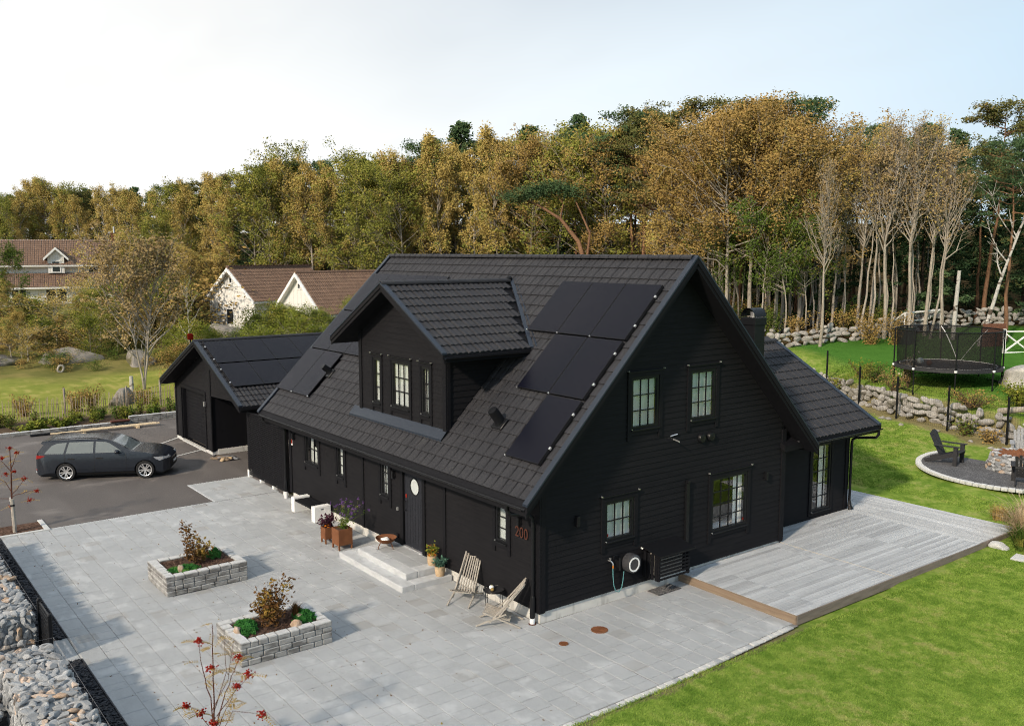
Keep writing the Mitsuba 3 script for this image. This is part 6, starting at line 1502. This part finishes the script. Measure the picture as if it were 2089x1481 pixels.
for q in ((-.75, 6.05, .75, 7.55),):
    add('wall', xf(prism([(-.75, 6.0), (.75, 6.0), (.75, 7.6), (0, 8.4), (-.75, 7.6)], 3.0), VD@mat((0, 3.0, 0), (1, 0, 0), (0, 0, 1), (0, -1, 0))), 'white_boards', vdk)
    for sd in (1, -1): add('bargeboard', xf(prism([(0, 8.62), (sd*1.15, 7.5), (sd*1.15, 7.24), (0, 8.36)], .25), VD@mat((0, -.20, 0), (1, 0, 0), (0, 0, 1), (0, -1, 0))), 'white_paint', vdk)
    for sd in (1, -1): add('roof_slope', xf(prism([(0, 8.70), (sd*1.2, 7.53), (sd*1.2, 7.44), (0, 8.60)], 3.2), VD@mat((0, 3.0, 0), (1, 0, 0), (0, 0, 1), (0, -1, 0))), 'brown_tile', vdk)
    wk2 = add('window', xf(prism([[(-.42, 6.05), (.42, 6.05), (.42, 7.25), (-.42, 7.25)], [(-.33, 6.14), (.33, 6.14), (.33, 7.16), (-.33, 7.16)]], .05), VD@mat((0, -.002, 0), (1, 0, 0), (0, 0, 1), (0, -1, 0))), 'white_paint', vdk)
    add('pane', xf(rect(-.33, .33, 6.14, 7.16, .012), VD@mat((0, 0, 0), (1, 0, 0), (0, 0, 1), (0, -1, 0))), 'far_glass', wk2)
chk = add('chimney', xf(cat(box(-.3, .3, 11.0, 11.6, 8.9, 10.1), box(-.4, .4, 10.9, 11.7, 10.02, 10.12)), VMt), 'brick_brown', vh)
add('chimney_pipe', xf(tube([(0, 11.3, 10.1), (0, 11.3, 10.8)], .1, 8), VMt), 'bright_metal', chk)
n3 = thing('playhouse', 'small white gabled playhouse half hidden by branches in front of the far villa', 'playhouse')
gable_house(n3, mat((-76.9, 10.2, 0), (.42, .907, 0), (-.907, .42, 0)), 1.0, 2.6, 2.2, 3.75, 4.97, .15, win=False)
_m = site(72.0, 62.0)
_k = thing_mesh('red_mailbox', cbox(_m[0]-.16, _m[0]+.16, _m[1]-.16, _m[1]+.16, 2.55, 2.95, .05), 'berry_red', 'small red object among the bushes left of the white outbuildings', 'mailbox')
add('post', box(_m[0]-.03, _m[0]+.03, _m[1]-.03, _m[1]+.03, .8, 2.55), 'bark_dark', _k)

for x, y, sx, sy, sz, lab, sd in ((-52.8, 1.8, 1.9, 1.4, .95, 'broad brown-grey rock outcrop on the slope at the left', 141), (-54.5, -2.2, 1.5, 1.2, .8, 'pale rock at the left end of the outcrop', 142), (-50.5, 5.6, 1.7, 1.1, .85, 'pale rock face right of the small tree on the slope', 143), (-48.5, 9.2, 2.0, 1.1, .9, 'long rock face behind the multi-stemmed birch', 144),
    (-61.5, -4.0, 3.0, 2.0, 1.2, 'grey rock at the left picture edge above the lawn', 145), (-36.6, .75, .75, .6, .85, 'pale round boulder just behind the picket fence', 146), (-38.6, 5.2, .9, .8, .9, 'boulder behind the fence beside the garage', 147), (-52.3, 12, 1.8, 1.2, .9, 'rock among the bushes below the white outbuildings', 148)):
    boulder(x, y, sx, sy, sz, lab, sd, 'boulder', -.15)
hs = thing_mesh('white_post', tube([(-39.0, 1.9, 0), (-39.0, 1.9, 1.15)], [.14, .10], 8), 'bark_birch', 'short white birch stump post behind the picket fence', 'post', smooth=40)
rs_ = thing('heart_ornament', 'pale ring-shaped ornament standing on the lawn before the rocks', 'ornament')
scene[rs_] = mikit.ply(tube([(-49.6+.0*a, .35+.17*math.cos(a)*(1+.2*math.sin(2*a)), .62+.22*math.sin(a)) for a in np.linspace(0, 2*np.pi, 17)], .075, 6, False), 'weathered_wood', True)

# ---------------------------------------------------------------- trees
def grow_tree(seed, H, style, nleaf, lsize, R=3., cb=.35, lean=(0, 0), r0=None, stems=1, nb=26):
    g = np.random.default_rng(seed); wood, P = [], []
    r0 = r0 or .011*H
    for st_ in range(stems):
        a0 = g.uniform(0, 6.28); off = np.array([math.cos(a0), math.sin(a0), 0])*(R*.42 if stems > 1 else 0)
        n = 9; t = np.linspace(0, 1, n)[:, None]
        sway = np.cumsum(g.normal(0, .012*H, (n, 2)), 0); sway[0] = 0
        Hs = H*(1 if stems == 1 else g.uniform(.8, 1))
        tr_ = np.hstack([t*np.array(lean)*H+sway*(t**.5)+off[:2]*t**1.3, t*Hs*(1.0 if style != 'broad' else .92)])
        wood.append(tube(tr_, np.maximum(r0*(1-.93*t[:, 0]**.9), .018)*(1 if stems == 1 else .7), 7, False))
        def at_(u): return np.array([np.interp(u, t[:, 0], tr_[:, j]) for j in range(3)])
        B = nb if stems == 1 else nb//2
        for i in range(B):
            u = cb+(1-cb)*((i+g.uniform(0, 1))/B)**(.8 if style != 'pine' else 1.)
            if style == 'pine': u = cb+(1-cb)*g.uniform(0, 1)**.7
            p = at_(min(u, .99)); az = g.uniform(0, 6.28)+i*2.4; q = (u-cb)/(1-cb)
            if style == 'broad': L = R*(.35+1.0*math.sin(math.pi*min(.12+q*.86, 1)))*g.uniform(.45, 1.22); el = .35+.75*q
            elif style == 'slender': L = R*(.45+.75*math.sin(math.pi*min(.15+q*.83, 1)))*g.uniform(.6, 1.1); el = .75+.35*q
            elif style == 'fan': L = R*(1.25-.75*q)*g.uniform(.5, 1.15); el = .95+.35*q+g.normal(0, .12)
            elif style == 'spruce': L = R*(1.05-q)**.9*g.uniform(.75, 1.05)+.12; el = -.15+.3*q
            else: L = R*(.75+.35*math.sin(math.pi*q))*g.uniform(.55, 1.1)*(1-.45*q); el = .05+.35*q
            d = np.array([math.cos(az)*math.cos(el), math.sin(az)*math.cos(el), math.sin(el)])
            k = 4; s = np.linspace(0, 1, k)[:, None]; curve = {'broad': .10, 'slender': .2, 'fan': .35, 'spruce': .1, 'pine': .12}[style]
            bp = p+d*L*s+np.array([0, 0, 1])*(curve*L*s**2)+np.r_[[[0, 0, 0]], g.normal(0, .05*L, (k-1, 3))]
            rb = max(r0*(.42 if style != 'spruce' else .2)*(1-q*.75), .014)
            wood.append(tube(bp, np.linspace(rb, .010, k), 4, False))
            subs = {'broad': 4, 'slender': 3, 'fan': 7, 'spruce': 0, 'pine': 3}[style]
            tips = [(bp[1]*.3+bp[2]*.7, bp[-1])]
            for _ in range(subs):
                v = g.uniform(.3, .95); b0 = bp[0]+(bp[-1]-bp[0])*v; b0 = np.array([np.interp(v*(k-1), np.arange(k), bp[:, j]) for j in range(3)])
                dd = d*.6+g.normal(0, .45, 3)+np.array([0, 0, .25 if style in ('fan', 'slender') else 0]); dd /= np.linalg.norm(dd); l = L*g.uniform(.25, .5)
                e = b0+dd*l; wood.append(tube([b0, (b0+e)/2+g.normal(0, .03*l, 3), e], [max(rb*.45, .012), .010, .007], 3, False)); tips.append((b0+(e-b0)*.35, e))
            P.append((tips, L, style))
    pts = []; per = nleaf/max(sum(len(x[0]) for x in P), 1)
    for tips, L, _ in P:
        for a, b in tips:
            m = max(1, int(per*g.uniform(.4, 1.6)))
            if style == 'fan' and g.random() < .35: continue
            kc = max(1, m//14); ct = g.uniform(.25, 1.08, kc); tt_ = np.clip(ct[g.integers(0, kc, m)], 0, 1.1)[:, None]; c = a+(b-a)*tt_+g.normal(0, .10, (kc, 3))[g.integers(0, kc, m)]
            sp = {'broad': .25, 'slender': .22, 'fan': .24, 'spruce': .20, 'pine': .30}[style]
            z = np.clip(g.normal(0, 1, (m, 3)), -1.7, 1.7)*sp
            if style == 'pine': z[:, 2] = np.abs(z[:, 2])*.55
            if style == 'spruce': z[:, 2] = z[:, 2]*.5-.10
            pts.append(c+z)
    pts = np.vstack(pts)
    return cat(wood), leaves(g, pts, lsize, .15 if style != 'pine' else -.2, .62 if style not in ('pine', 'spruce') else .42, (.2, -.62, .62))
PROTO = {}
def proto(name, bark, leafm, *a, **k):
    w, l = grow_tree(*a, **k)
    PROTO[name] = float(max(np.percentile(l[0][:, 2], 99.7), w[0][:, 2].max()*.96))
    scene['proto_'+name] = {'type': 'shapegroup', 'trunk': mikit.ply(w, bark, True), 'crown': mikit.ply(l, leafm)}
def plant(kind, p, H, rot, label, cat_='tree', group=None, name='tree', lean=None, wide=1.):
    k = key_for(name); s = H/PROTO[kind]; c, n = math.cos(rot)*s, math.sin(rot)*s
    M = mat((p[0], p[1], p[2]-.1), (c*wide, n*wide, 0), (-n*wide, c*wide, 0), ((lean or (0, 0))[0]*s, (lean or (0, 0))[1]*s, s))
    scene[k] = {'type': 'instance', 'to_world': T(M.tolist()), 'shapegroup': {'type': 'ref', 'id': 'proto_'+kind}}
    return tag(k, label, cat_, group)
for i in range(4): proto(f'gold{i}', 'bark_grey' if i else 'bark_birch', 'leaf_gold', 300+i, 14., 'slender', 12000, .165, R=2.7, cb=.22, nb=40)
for i in range(3): proto(f'olive{i}', 'bark_grey', 'leaf_olive', 310+i, 13., 'broad', 12000, .19, R=3.9, cb=.08, nb=44)
for i in range(3): proto(f'brown{i}', 'bark_grey', 'leaf_brown', 320+i, 14.5, 'broad', 13000, .165, R=4.1, cb=.36, nb=44)
for i in range(3): proto(f'ash{i}', 'bark_grey', 'leaf_tan' if i else 'leaf_gold', 330+i, 14., 'fan', 3000, .15, R=2.7, cb=.44, nb=60)
for i in range(2): proto(f'pine{i}', 'bark_pine', 'leaf_pine' if i == 0 else 'leaf_pine_olive', 340+i, 14., 'pine', 9000, .20, R=3.3, cb=.58, nb=30, r0=.17)
for i in range(2): proto(f'spruce{i}', 'bark_dark', 'leaf_pine', 350+i, 13., 'spruce', 7500, .30, R=3.1, cb=.04, nb=100)
proto('pole', 'bark_grey', 'leaf_tan', 367, 11., 'slender', 700, .16, R=1.3, cb=.62, nb=14, r0=.085)
proto('greenoak', 'bark_grey', 'leaf_green', 368, 9., 'broad', 5000, .17, R=2.8, cb=.45, nb=26)
proto('green0', 'bark_grey', 'leaf_green', 360, 9., 'broad', 5000, .22, R=3.0, cb=.15, nb=32)
proto('lime0', 'bark_grey', 'leaf_lime', 361, 4.5, 'broad', 5200, .15, R=2.1, cb=.06, nb=34)
proto('sapling', 'bark_birch', 'leaf_olive', 362, 6., 'slender', 600, .14, R=1.2, cb=.25, nb=22)
proto('understory', 'bark_dark', 'leaf_brown', 363, 2.2, 'broad', 900, .16, R=1.5, cb=.05, nb=20)
proto('understory_green', 'bark_dark', 'leaf_green', 364, 2.2, 'broad', 900, .17, R=1.5, cb=.05, nb=20)
proto('bigbirch', 'bark_grey', 'leaf_tan', 365, 9.6, 'slender', 6200, .21, R=3.3, cb=.24, nb=60, stems=3, r0=.12)
proto('sparse', 'bark_birch', 'leaf_gold', 366, 7., 'broad', 2600, .18, R=2.8, cb=.12, nb=34)
gt_ = np.random.default_rng(400)
BD = np.array([[18, 58], [22, 58], [26, 58.5], [30, 58], [33, 58], [36, 58.5], [40, 63], [45, 68], [50, 73], [55, 78], [60, 80], [64, 84], [68, 88], [72, 95], [75, 118], [80, 126], [84, 130], [90, 140]], float)
SKY = np.array([[90, 410], [82, 405], [79.5, 380], [77, 384], [74.4, 370], [71.7, 357], [68.9, 330], [66, 300], [63, 300], [60, 300], [58, 285], [56, 240], [54, 262], [51, 258], [48, 228], [45, 245], [43, 228], [41.8, 222], [40, 197], [38.5, 188], [37, 192], [36, 218], [34.3, 268], [33, 262], [31.5, 235], [30.5, 222], [28.5, 222], [26.5, 234], [24.5, 265], [22, 290], [18, 290]], float)
def edge_d(b): return float(np.interp(b, BD[:, 0], BD[:, 1]))
def top_h(b, d, p):
    y = float(np.interp(b, SKY[::-1, 0], SKY[::-1, 1])); return CAM[2]+(514-y)/1874*d-p[2]
LAB = {'gold': ('golden-leaved slender tree at the forest edge behind the black house', 'golden trees behind the house', 'tree'),
       'olive': ('bushy olive-green and golden tree in the forest left of the black house', 'olive trees in the left part of the forest', 'tree'),
       'brown': ('broad russet-brown tree in the forest behind the house gable', 'russet trees behind the gable', 'tree'),
       'ash': ('nearly bare grey-trunked tree with upright fan of branches at the right forest edge', 'bare grey trees at the right', 'tree'),
       'pine': ('tall pine with reddish trunk and tufted crown standing in the forest', 'pines in the forest', 'pine tree'),
       'spruce': ('dark conifer deep in the forest behind the front trees', 'dark conifers deep in the forest', 'conifer')}
def pick(b, row):
    r = gt_.random()
    if row >= 3: return 'spruce' if r < .72 else 'pine'
    if b < 26.2: return ('pine' if r < .45 else 'ash') if row == 1 else ('pine' if r < .6 else 'spruce')
    if b < 34.2: return ('ash' if r < .9 else 'gold') if row == 1 else ('ash' if r < .35 else 'pine' if r < .7 else 'spruce')
    if b < 41.6: return ('brown' if r < .85 else 'ash') if row == 1 else ('brown' if r < .6 else 'pine')
    if b < 47.5: return ('pine' if r < .55 else 'gold' if r < .8 else 'brown') if row == 1 else ('pine' if r < .75 else 'brown')
    if b < 60: return ('gold' if r < .66 else 'olive' if r < .9 else 'brown') if row == 1 else ('gold' if r < .5 else 'olive' if r < .78 else 'pine')
    if b < 70: return ('gold' if r < .55 else 'olive') if row == 1 else ('pine' if r < .35 else 'olive' if r < .7 else 'gold')
    return ('gold' if r < .72 else 'olive') if row == 1 else ('pine' if r < .3 else 'gold' if r < .75 else 'olive')  # golden share raised at the left to stand in for warm haze
ZONES = [(26.5, 'at the right picture edge'), (29.5, 'behind the right half of the trampoline'), (31.5, 'behind the left half of the trampoline'), (34, 'left of the trampoline'), (36.5, 'just right of the chimney'), (39, 'above the chimney'), (41.8, 'above the gable peak'), (44.5, 'above the ridge left of the gable'), (47.5, 'above the right third of the ridge'), (50.5, 'above the middle of the ridge'),
         (53.5, 'above the dormer valley'), (57, 'above the dormer roof'), (60.5, 'above the left end of the ridge'), (64, 'behind the right white outbuilding'), (67.5, 'behind the left white outbuilding'), (71, 'left of the white outbuildings'), (75, 'between the far villa and the outbuildings'), (78.5, 'behind the right end of the far villa'), (99, 'behind the left end of the far villa')]
ADJ = {'gold': ('golden slender tree', 'tree'), 'olive': ('olive-green bushy tree', 'tree'), 'brown': ('broad russet-brown tree', 'tree'), 'ash': ('nearly bare grey-trunked tree', 'tree'), 'pine': ('tufted pine', 'pine tree'), 'spruce': ('dark conifer', 'conifer'), 'pole': ('thin bare trunk', 'tree')}
ROWS = ['', 'at the forest edge', 'in the second row', 'deeper in the forest', 'deep in the forest', 'at the back of the forest']
def forest_label(kind, b, row):
    z = next(t for k, t in ZONES if b < k); a, c = ADJ[kind]
    return f'{a} {ROWS[row]}, {z}', c, f'{a}s {ROWS[row]}, {z}'
NV = {'gold': 4, 'olive': 3, 'brown': 3, 'ash': 3, 'pine': 2, 'spruce': 2}
for row, (dd_, sp_m) in enumerate(((0, 2.5), (4.5, 2.8), (9, 2.6), (14, 2.8), (21, 3.4)), 1):
    b = 20.0
    while b < 85:
        d = edge_d(b)+dd_+gt_.normal(0, 1.0 if row > 1 else .8)
        p = site(b+gt_.normal(0, .15), d); kind = pick(b, row); v = int(gt_.integers(NV[kind]))
        H = top_h(b, d, p)
        peek = {'pine': 1.0, 'spruce': .98}.get(kind, .96)
        H *= peek*gt_.uniform(.88, 1.04) if row <= 2 else gt_.uniform(.66, .92)
        if row == 1 and kind == 'ash': H *= .97
        H = max(H, 5.)
        wd = 1.0 if kind not in ('brown', 'olive') else 1.05
        if kind == 'pine' and row > 1 and b > 41: H = min(H, .9*top_h(b, d, p))
        if kind in ('pine', 'spruce') and row in (2, 3) and 40 < b < 58 and gt_.random() < .28: H = top_h(b, d, p)*gt_.uniform(.92, 1.03)
        lab, ct, grp = forest_label(kind, b, row)
        plant(f'{kind}{v}', p, H, gt_.uniform(-.7, .7), lab, ct, grp, name={'gold': 'birch_tree', 'olive': 'broadleaf_tree', 'brown': 'oak_tree', 'ash': 'bare_tree', 'pine': 'pine_tree', 'spruce': 'conifer_tree'}[kind], wide=wd*14/H if H < 9 else wd)
        b += math.degrees(sp_m*gt_.uniform(.7, 1.3)*(.38 if row == 1 and 26.2 < b < 36 else .78 if row < 3 and b > 41 else 1.)/d)
# trees one can single out
p = np.array([-15.1, 32.4, ground(-15.1, 32.4)]); plant('ash1', p, 10.5, 1.0, 'grey-trunked tree standing alone on the far lawn before the stone wall', name='lawn_tree')
def lone(name, bark, leafm, at_, label, cat_='tree', **k):
    w, l = grow_tree(**k); kk = thing(name, label, cat_)
    add('trunk', move(w, *at_), bark, kk, smooth=True); add('crown', move(l, *at_), leafm, kk); return kk
p = site(25.6, 56.0); lone('leaning_birch', 'bark_birch', 'leaf_ochre', p-[0, 0, .2], 'white birch leaning right at the right picture edge', 'birch', seed=371, H=9.6, style='fan', nleaf=160, lsize=.15, R=2.2, cb=.4, lean=(.17, .22), nb=14, r0=.14)
p = site(26.9, 57.5); thing_mesh('birch_snag', tube([p-[0, 0, .2], p+[.05, .03, 2], p+[.10, .1, 3.9]], [.13, .12, .10], 8), 'bark_birch', 'broken white birch trunk without a crown, left of the leaning birch', 'birch', smooth=50)
p = site(48.0, 66.0); z0 = p-[0, 0, .2]
pk_ = thing('leaning_pine', 'pine leaning left with flat dark green crown above the house ridge', 'pine tree'); gp_ = np.random.default_rng(372)
lf = np.array([-math.cos(math.radians(48)), -math.sin(math.radians(48)), 0])
tp_ = [z0, z0+[0, 0, 4.6], z0+lf*.6+[0, 0, 6.6], z0+lf*1.9+[0, 0, 8.2], z0+lf*3.2+[0, 0, 9.0], z0+lf*4.6+[0, 0, 9.7]]
add('trunk', cat(tube(tp_, [.22, .19, .16, .12, .08, .04], 8), tube([z0+[0, 0, 5.2], z0-lf*.2+[0, 0, 7.2], z0+lf*.9+[0, 0, 9.6]], [.12, .09, .05], 6), tube([z0+lf*1.9+[0, 0, 8.2], z0+lf*1.7+[0, 0, 9.3], z0+lf*2.4+[0, 0, 10.2]], [.08, .06, .03], 6)), 'bark_pine', pk_, smooth=True)
cp = np.vstack([z0+lf*a+np.array([0, 0, h])+gp_.normal(0, 1, (420, 3))*np.array([.55, .55, .22]) for a, h in ((5.2, 9.75), (4.5, 10.0), (3.8, 10.1), (3.1, 10.35), (2.4, 10.5), (1.7, 10.3), (1.1, 10.0), (4.9, 9.7), (2.8, 10.1))])
add('crown', leaves(gp_, cp, .22, -.2, .4), 'leaf_pine', pk_)
for b, d, H, sd in ((44.4, 67., 14.8, 373), (43.5, 66.5, 13.6, 374)):
    p = site(b, d); lone('tall_pine', 'bark_pine', 'leaf_pine_olive', p-[0, 0, .2], ('left' if sd == 373 else 'right') + ' one of two tall red-trunked pines behind the ridge', 'pine tree', seed=sd, H=H, style='pine', nleaf=8500, lsize=.22, R=3.9, cb=.52, nb=36, r0=.21)
for i, (b, d, H, kd_) in enumerate(((39.6, 57, 13.6, 'brown0'), (38.0, 57.5, 14.3, 'brown1'), (36.7, 58, 13.2, 'brown2'), (41.0, 59.5, 12.6, 'brown2'))):
    lab, ct, grp = forest_label('brown', b, 1); plant(kd_, site(b, d), H, 1.3*i-1.5, lab, ct, grp, name='oak_tree', wide=1.1)
for i in range(85):
    b = gt_.uniform(28., 44.5); d = edge_d(b)+gt_.uniform(-1.2, 7); p = site(b, d)
    lab, ct, grp = forest_label('pole', b, 1); plant('pole', p, gt_.uniform(8.5, 12.5), gt_.uniform(-.7, .7), lab, ct, grp, name='slim_tree', lean=tuple(gt_.normal(0, .05, 2)))
for b, d, H, r_ in ((37.3, 55.5, 8.5, 0), (36.0, 56.0, 7.6, 2), (40.2, 58, 7.2, 4), (34.8, 56.5, 7.0, 1)):
    plant('greenoak', site(b, d), H, r_, 'small oak with still green leaves at the forest edge by the gable', 'tree', 'green-leaved oaks by the gable', name='green_oak')
# shrubs along the forest edge and on the slope at the left
for i in range(46):
    b = gt_.uniform(22, 40); d = edge_d(b)-gt_.uniform(-2.5, 2.6); p = site(b, d)
    if (p[0]+16.4)*-.953+(p[1]-30.7)*.302 < .8 and p[1] < 46: continue
    gq = gt_.random() < .35
    plant('understory_green' if gq else 'understory', p, gt_.uniform(1.1, 2.4), gt_.uniform(-.7, .7), 'low green bush under the bare trees at the forest edge' if gq else 'low brown bush under the bare trees at the forest edge', 'bush', 'green bushes at the forest edge' if gq else 'brown bushes at the forest edge', name='forest_bush', wide=1.25)
LEFT = [('bigbirch', -41.2, 3.2, 9.8, 'multi-stemmed pale birch with golden leaves beyond the picket fence', 1.05), ('sparse', -60.5, -3.6, 7.0, 'thin orange-leaved tree at the left picture edge', 1.0), ('green0', -73.5, 1.6, 7.2, 'dense dark green tree in front of the far villa', .8), ('lime0', -52.6, 2.9, 3.6, 'small green tree on the lawn before the rocks', .9),
        ('sparse', -63., 4.6, 5.4, 'sparse golden tree before the far villa', 1.0), ('sapling', -46.5, 7.8, 6.0, 'slim birch with white trunk left of the garage roof', 1.0), ('sparse', -66.5, 7.4, 7.5, 'golden tree right of the far villa', 1.2), ('olive0', -72, 13.5, 9.0, 'olive tree between villa and outbuildings', 1.1), ('gold1', -66, 9.5, 7.6, 'golden birch left of the white outbuildings', 1.3), ('olive1', -80., 18., 10.5, 'broad olive tree behind the playhouse', 1.2)]
for i, (kd_, x, y, H, lab, wd) in enumerate(LEFT): plant(kd_, (x, y, float(ground(x, y))), H, 1.7*i, lab, 'tree', name='garden_tree', wide=wd)
for i in range(44):
    b = 73.5-i*.33+gt_.normal(0, .3); d = gt_.uniform(57, 65) if i > 5 else gt_.uniform(60, 70); p = site(b, d)
    kk_ = 'lime0' if gt_.random() < .62 else 'understory'
    plant(kk_, p, gt_.uniform(2.6, 4.6)*(.66 if b > 68.3 else 1) if kk_ == 'lime0' else gt_.uniform(1.4, 2.4), gt_.uniform(-.7, .7), 'light green bush in front of the white outbuildings' if kk_ == 'lime0' else 'brown bush in front of the white outbuildings', 'bush', 'light green bushes by the outbuildings' if kk_ == 'lime0' else 'brown bushes by the outbuildings', name='garden_bush', wide=1.15)
for i in range(46):
    x, y = gt_.uniform(-60, -48.5), gt_.uniform(-8, 12); p = np.array([x, y, float(ground(x, y))])
    gq = gt_.random() > .6
    plant('understory_green' if gq else 'understory', p, gt_.uniform(.6, 1.5), gt_.uniform(-.7, .7), 'low green scrub among the rocks on the left slope' if gq else 'low brown scrub among the rocks on the left slope', 'bush', 'green scrub among the rocks' if gq else 'brown scrub among the rocks', name='slope_bush', wide=1.6)

for i in range(44):
    b = gt_.uniform(69.5, 83.5); d = gt_.uniform(70, 90); p = site(b, d); kk_ = ['lime0', 'sparse', 'olive0', 'gold1', 'understory'][int(gt_.integers(5))]
    if 76.5 < b < 81 and d > 82 and i % 3: continue
    plant(kk_, p, gt_.uniform(2.4, 4.6) if b > 74.5 else gt_.uniform(3.2, 6.5), gt_.uniform(-.7, .7), {'lime0': 'light green', 'sparse': 'thin golden', 'olive0': 'dense olive', 'gold1': 'upright golden', 'understory': 'low brown'}[kk_]+' bush on the slope below the far villa', 'bush', {'lime0': 'light green', 'sparse': 'thin golden', 'olive0': 'dense olive', 'gold1': 'upright golden', 'understory': 'low brown'}[kk_]+' bushes below the far villa', name='thicket_bush', wide=1.6)
gl_ = np.random.default_rng(77); fl_ = np.vstack([np.stack([gl_.uniform(-13.5, 3.4, 170), gl_.uniform(-8.2, -.3, 170), gl_.uniform(.006, .014, 170)], 1), np.stack([gl_.normal(-2.6, 1.6, 90), gl_.normal(-5, 1.5, 90), gl_.uniform(.006, .014, 90)], 1)])
fl_ = fl_[[not any(a-.05 < x < b+.05 and c-.05 < y < d+.05 for a, b, c, d in ((-8.1, -6.56, -6.03, -4.04), (-3.26, -1.88, -6.02, -4.05), (-6.75, -3.4, -1.5, 0))) for x, y, _ in fl_]]
add('fallen_leaves', leaves(gl_, fl_, .05, 0, .6, (0, 0, 3)), 'leaf_copper', kind='stuff', label='small brown leaves fallen on the grey paving', cat='fallen leaves')
# grass: tufts on the lawns as patches
def patch(seed, n, L, w):
    g = np.random.default_rng(seed); x, y = g.uniform(0, 1, n), g.uniform(0, 1, n); a = g.uniform(0, 6.28, n); h = L*g.uniform(.5, 1.2, n); ln = g.normal(0, .5, (n, 2))*h[:, None]
    b = np.stack([x, y, x*0-.01], 1); s = np.stack([np.cos(a)*w, np.sin(a)*w, a*0], 1); t = b+np.stack([ln[:, 0], ln[:, 1], h], 1)
    k = np.arange(n)[:, None]*3
    return np.stack([b-s, b+s, t], 1).reshape(-1, 3), k+np.array([0, 1, 2])
for i in range(2): scene[f'proto_turf{i}'] = {'type': 'shapegroup', 'blades': mikit.ply(patch(500+i, 2600, .045, .0065), 'grass_blades')}
scene['proto_turf2'] = {'type': 'shapegroup', 'blades': mikit.ply(patch(502, 1300, .05, .011), 'grass_blades')}
cells, n_t = [], 0
for x in np.arange(3.70, 12, 1.0):
    for y in np.arange(-6, 15, 1.0): cells.append((x, y, 0))
for x in np.arange(-12, 11, 1.0):
    for y in np.arange(14.86, 30.5, 1.0): cells.append((x, y, 2))
for x, y, kd_ in cells:
    cx, cy = x+.5, y+.5; d = np.array([cx, cy, 0.3])-CAM; z = d@FWD
    if z < 8 or abs(d@np.array([math.cos(YAW), math.sin(YAW), 0])) > .60*z: continue
    if -(d@np.cross([math.cos(YAW), math.sin(YAW), 0], FWD)) > .45*z: continue
    if math.hypot(cx-RC[0], cy-RC[1]) < 3.75 or abs(cy-wall_y(cx)) < .9: continue
    x0_ = max(x, 3.82) if y < 14 else x; zz = [float(ground(x0_+u, y+v)) for u, v in ((0, 0), (1, 0), (0, 1))]
    if max(map(abs, (zz[1]-zz[0], zz[2]-zz[0]))) > .35: continue
    M = mat((x, y, max(zz[0], -.05 if kd_ else zz[0])), (1, 0, zz[1]-zz[0]), (0, 1, zz[2]-zz[0]), (0, 0, 1))
    k = 'lawn_grass' if n_t == 0 else f'lawn_grass__{n_t:03d}'; n_t += 1
    k = f'lawn_grass__{n_t:03d}'
    scene[k] = {'type': 'instance', 'to_world': T(M.tolist()), 'shapegroup': {'type': 'ref', 'id': 'proto_turf2' if kd_ else f'proto_turf{n_t % 2}'}}
tag('lawn_grass', 'short mown grass of the lawn right of the paving and deck', 'grass', kind='stuff')
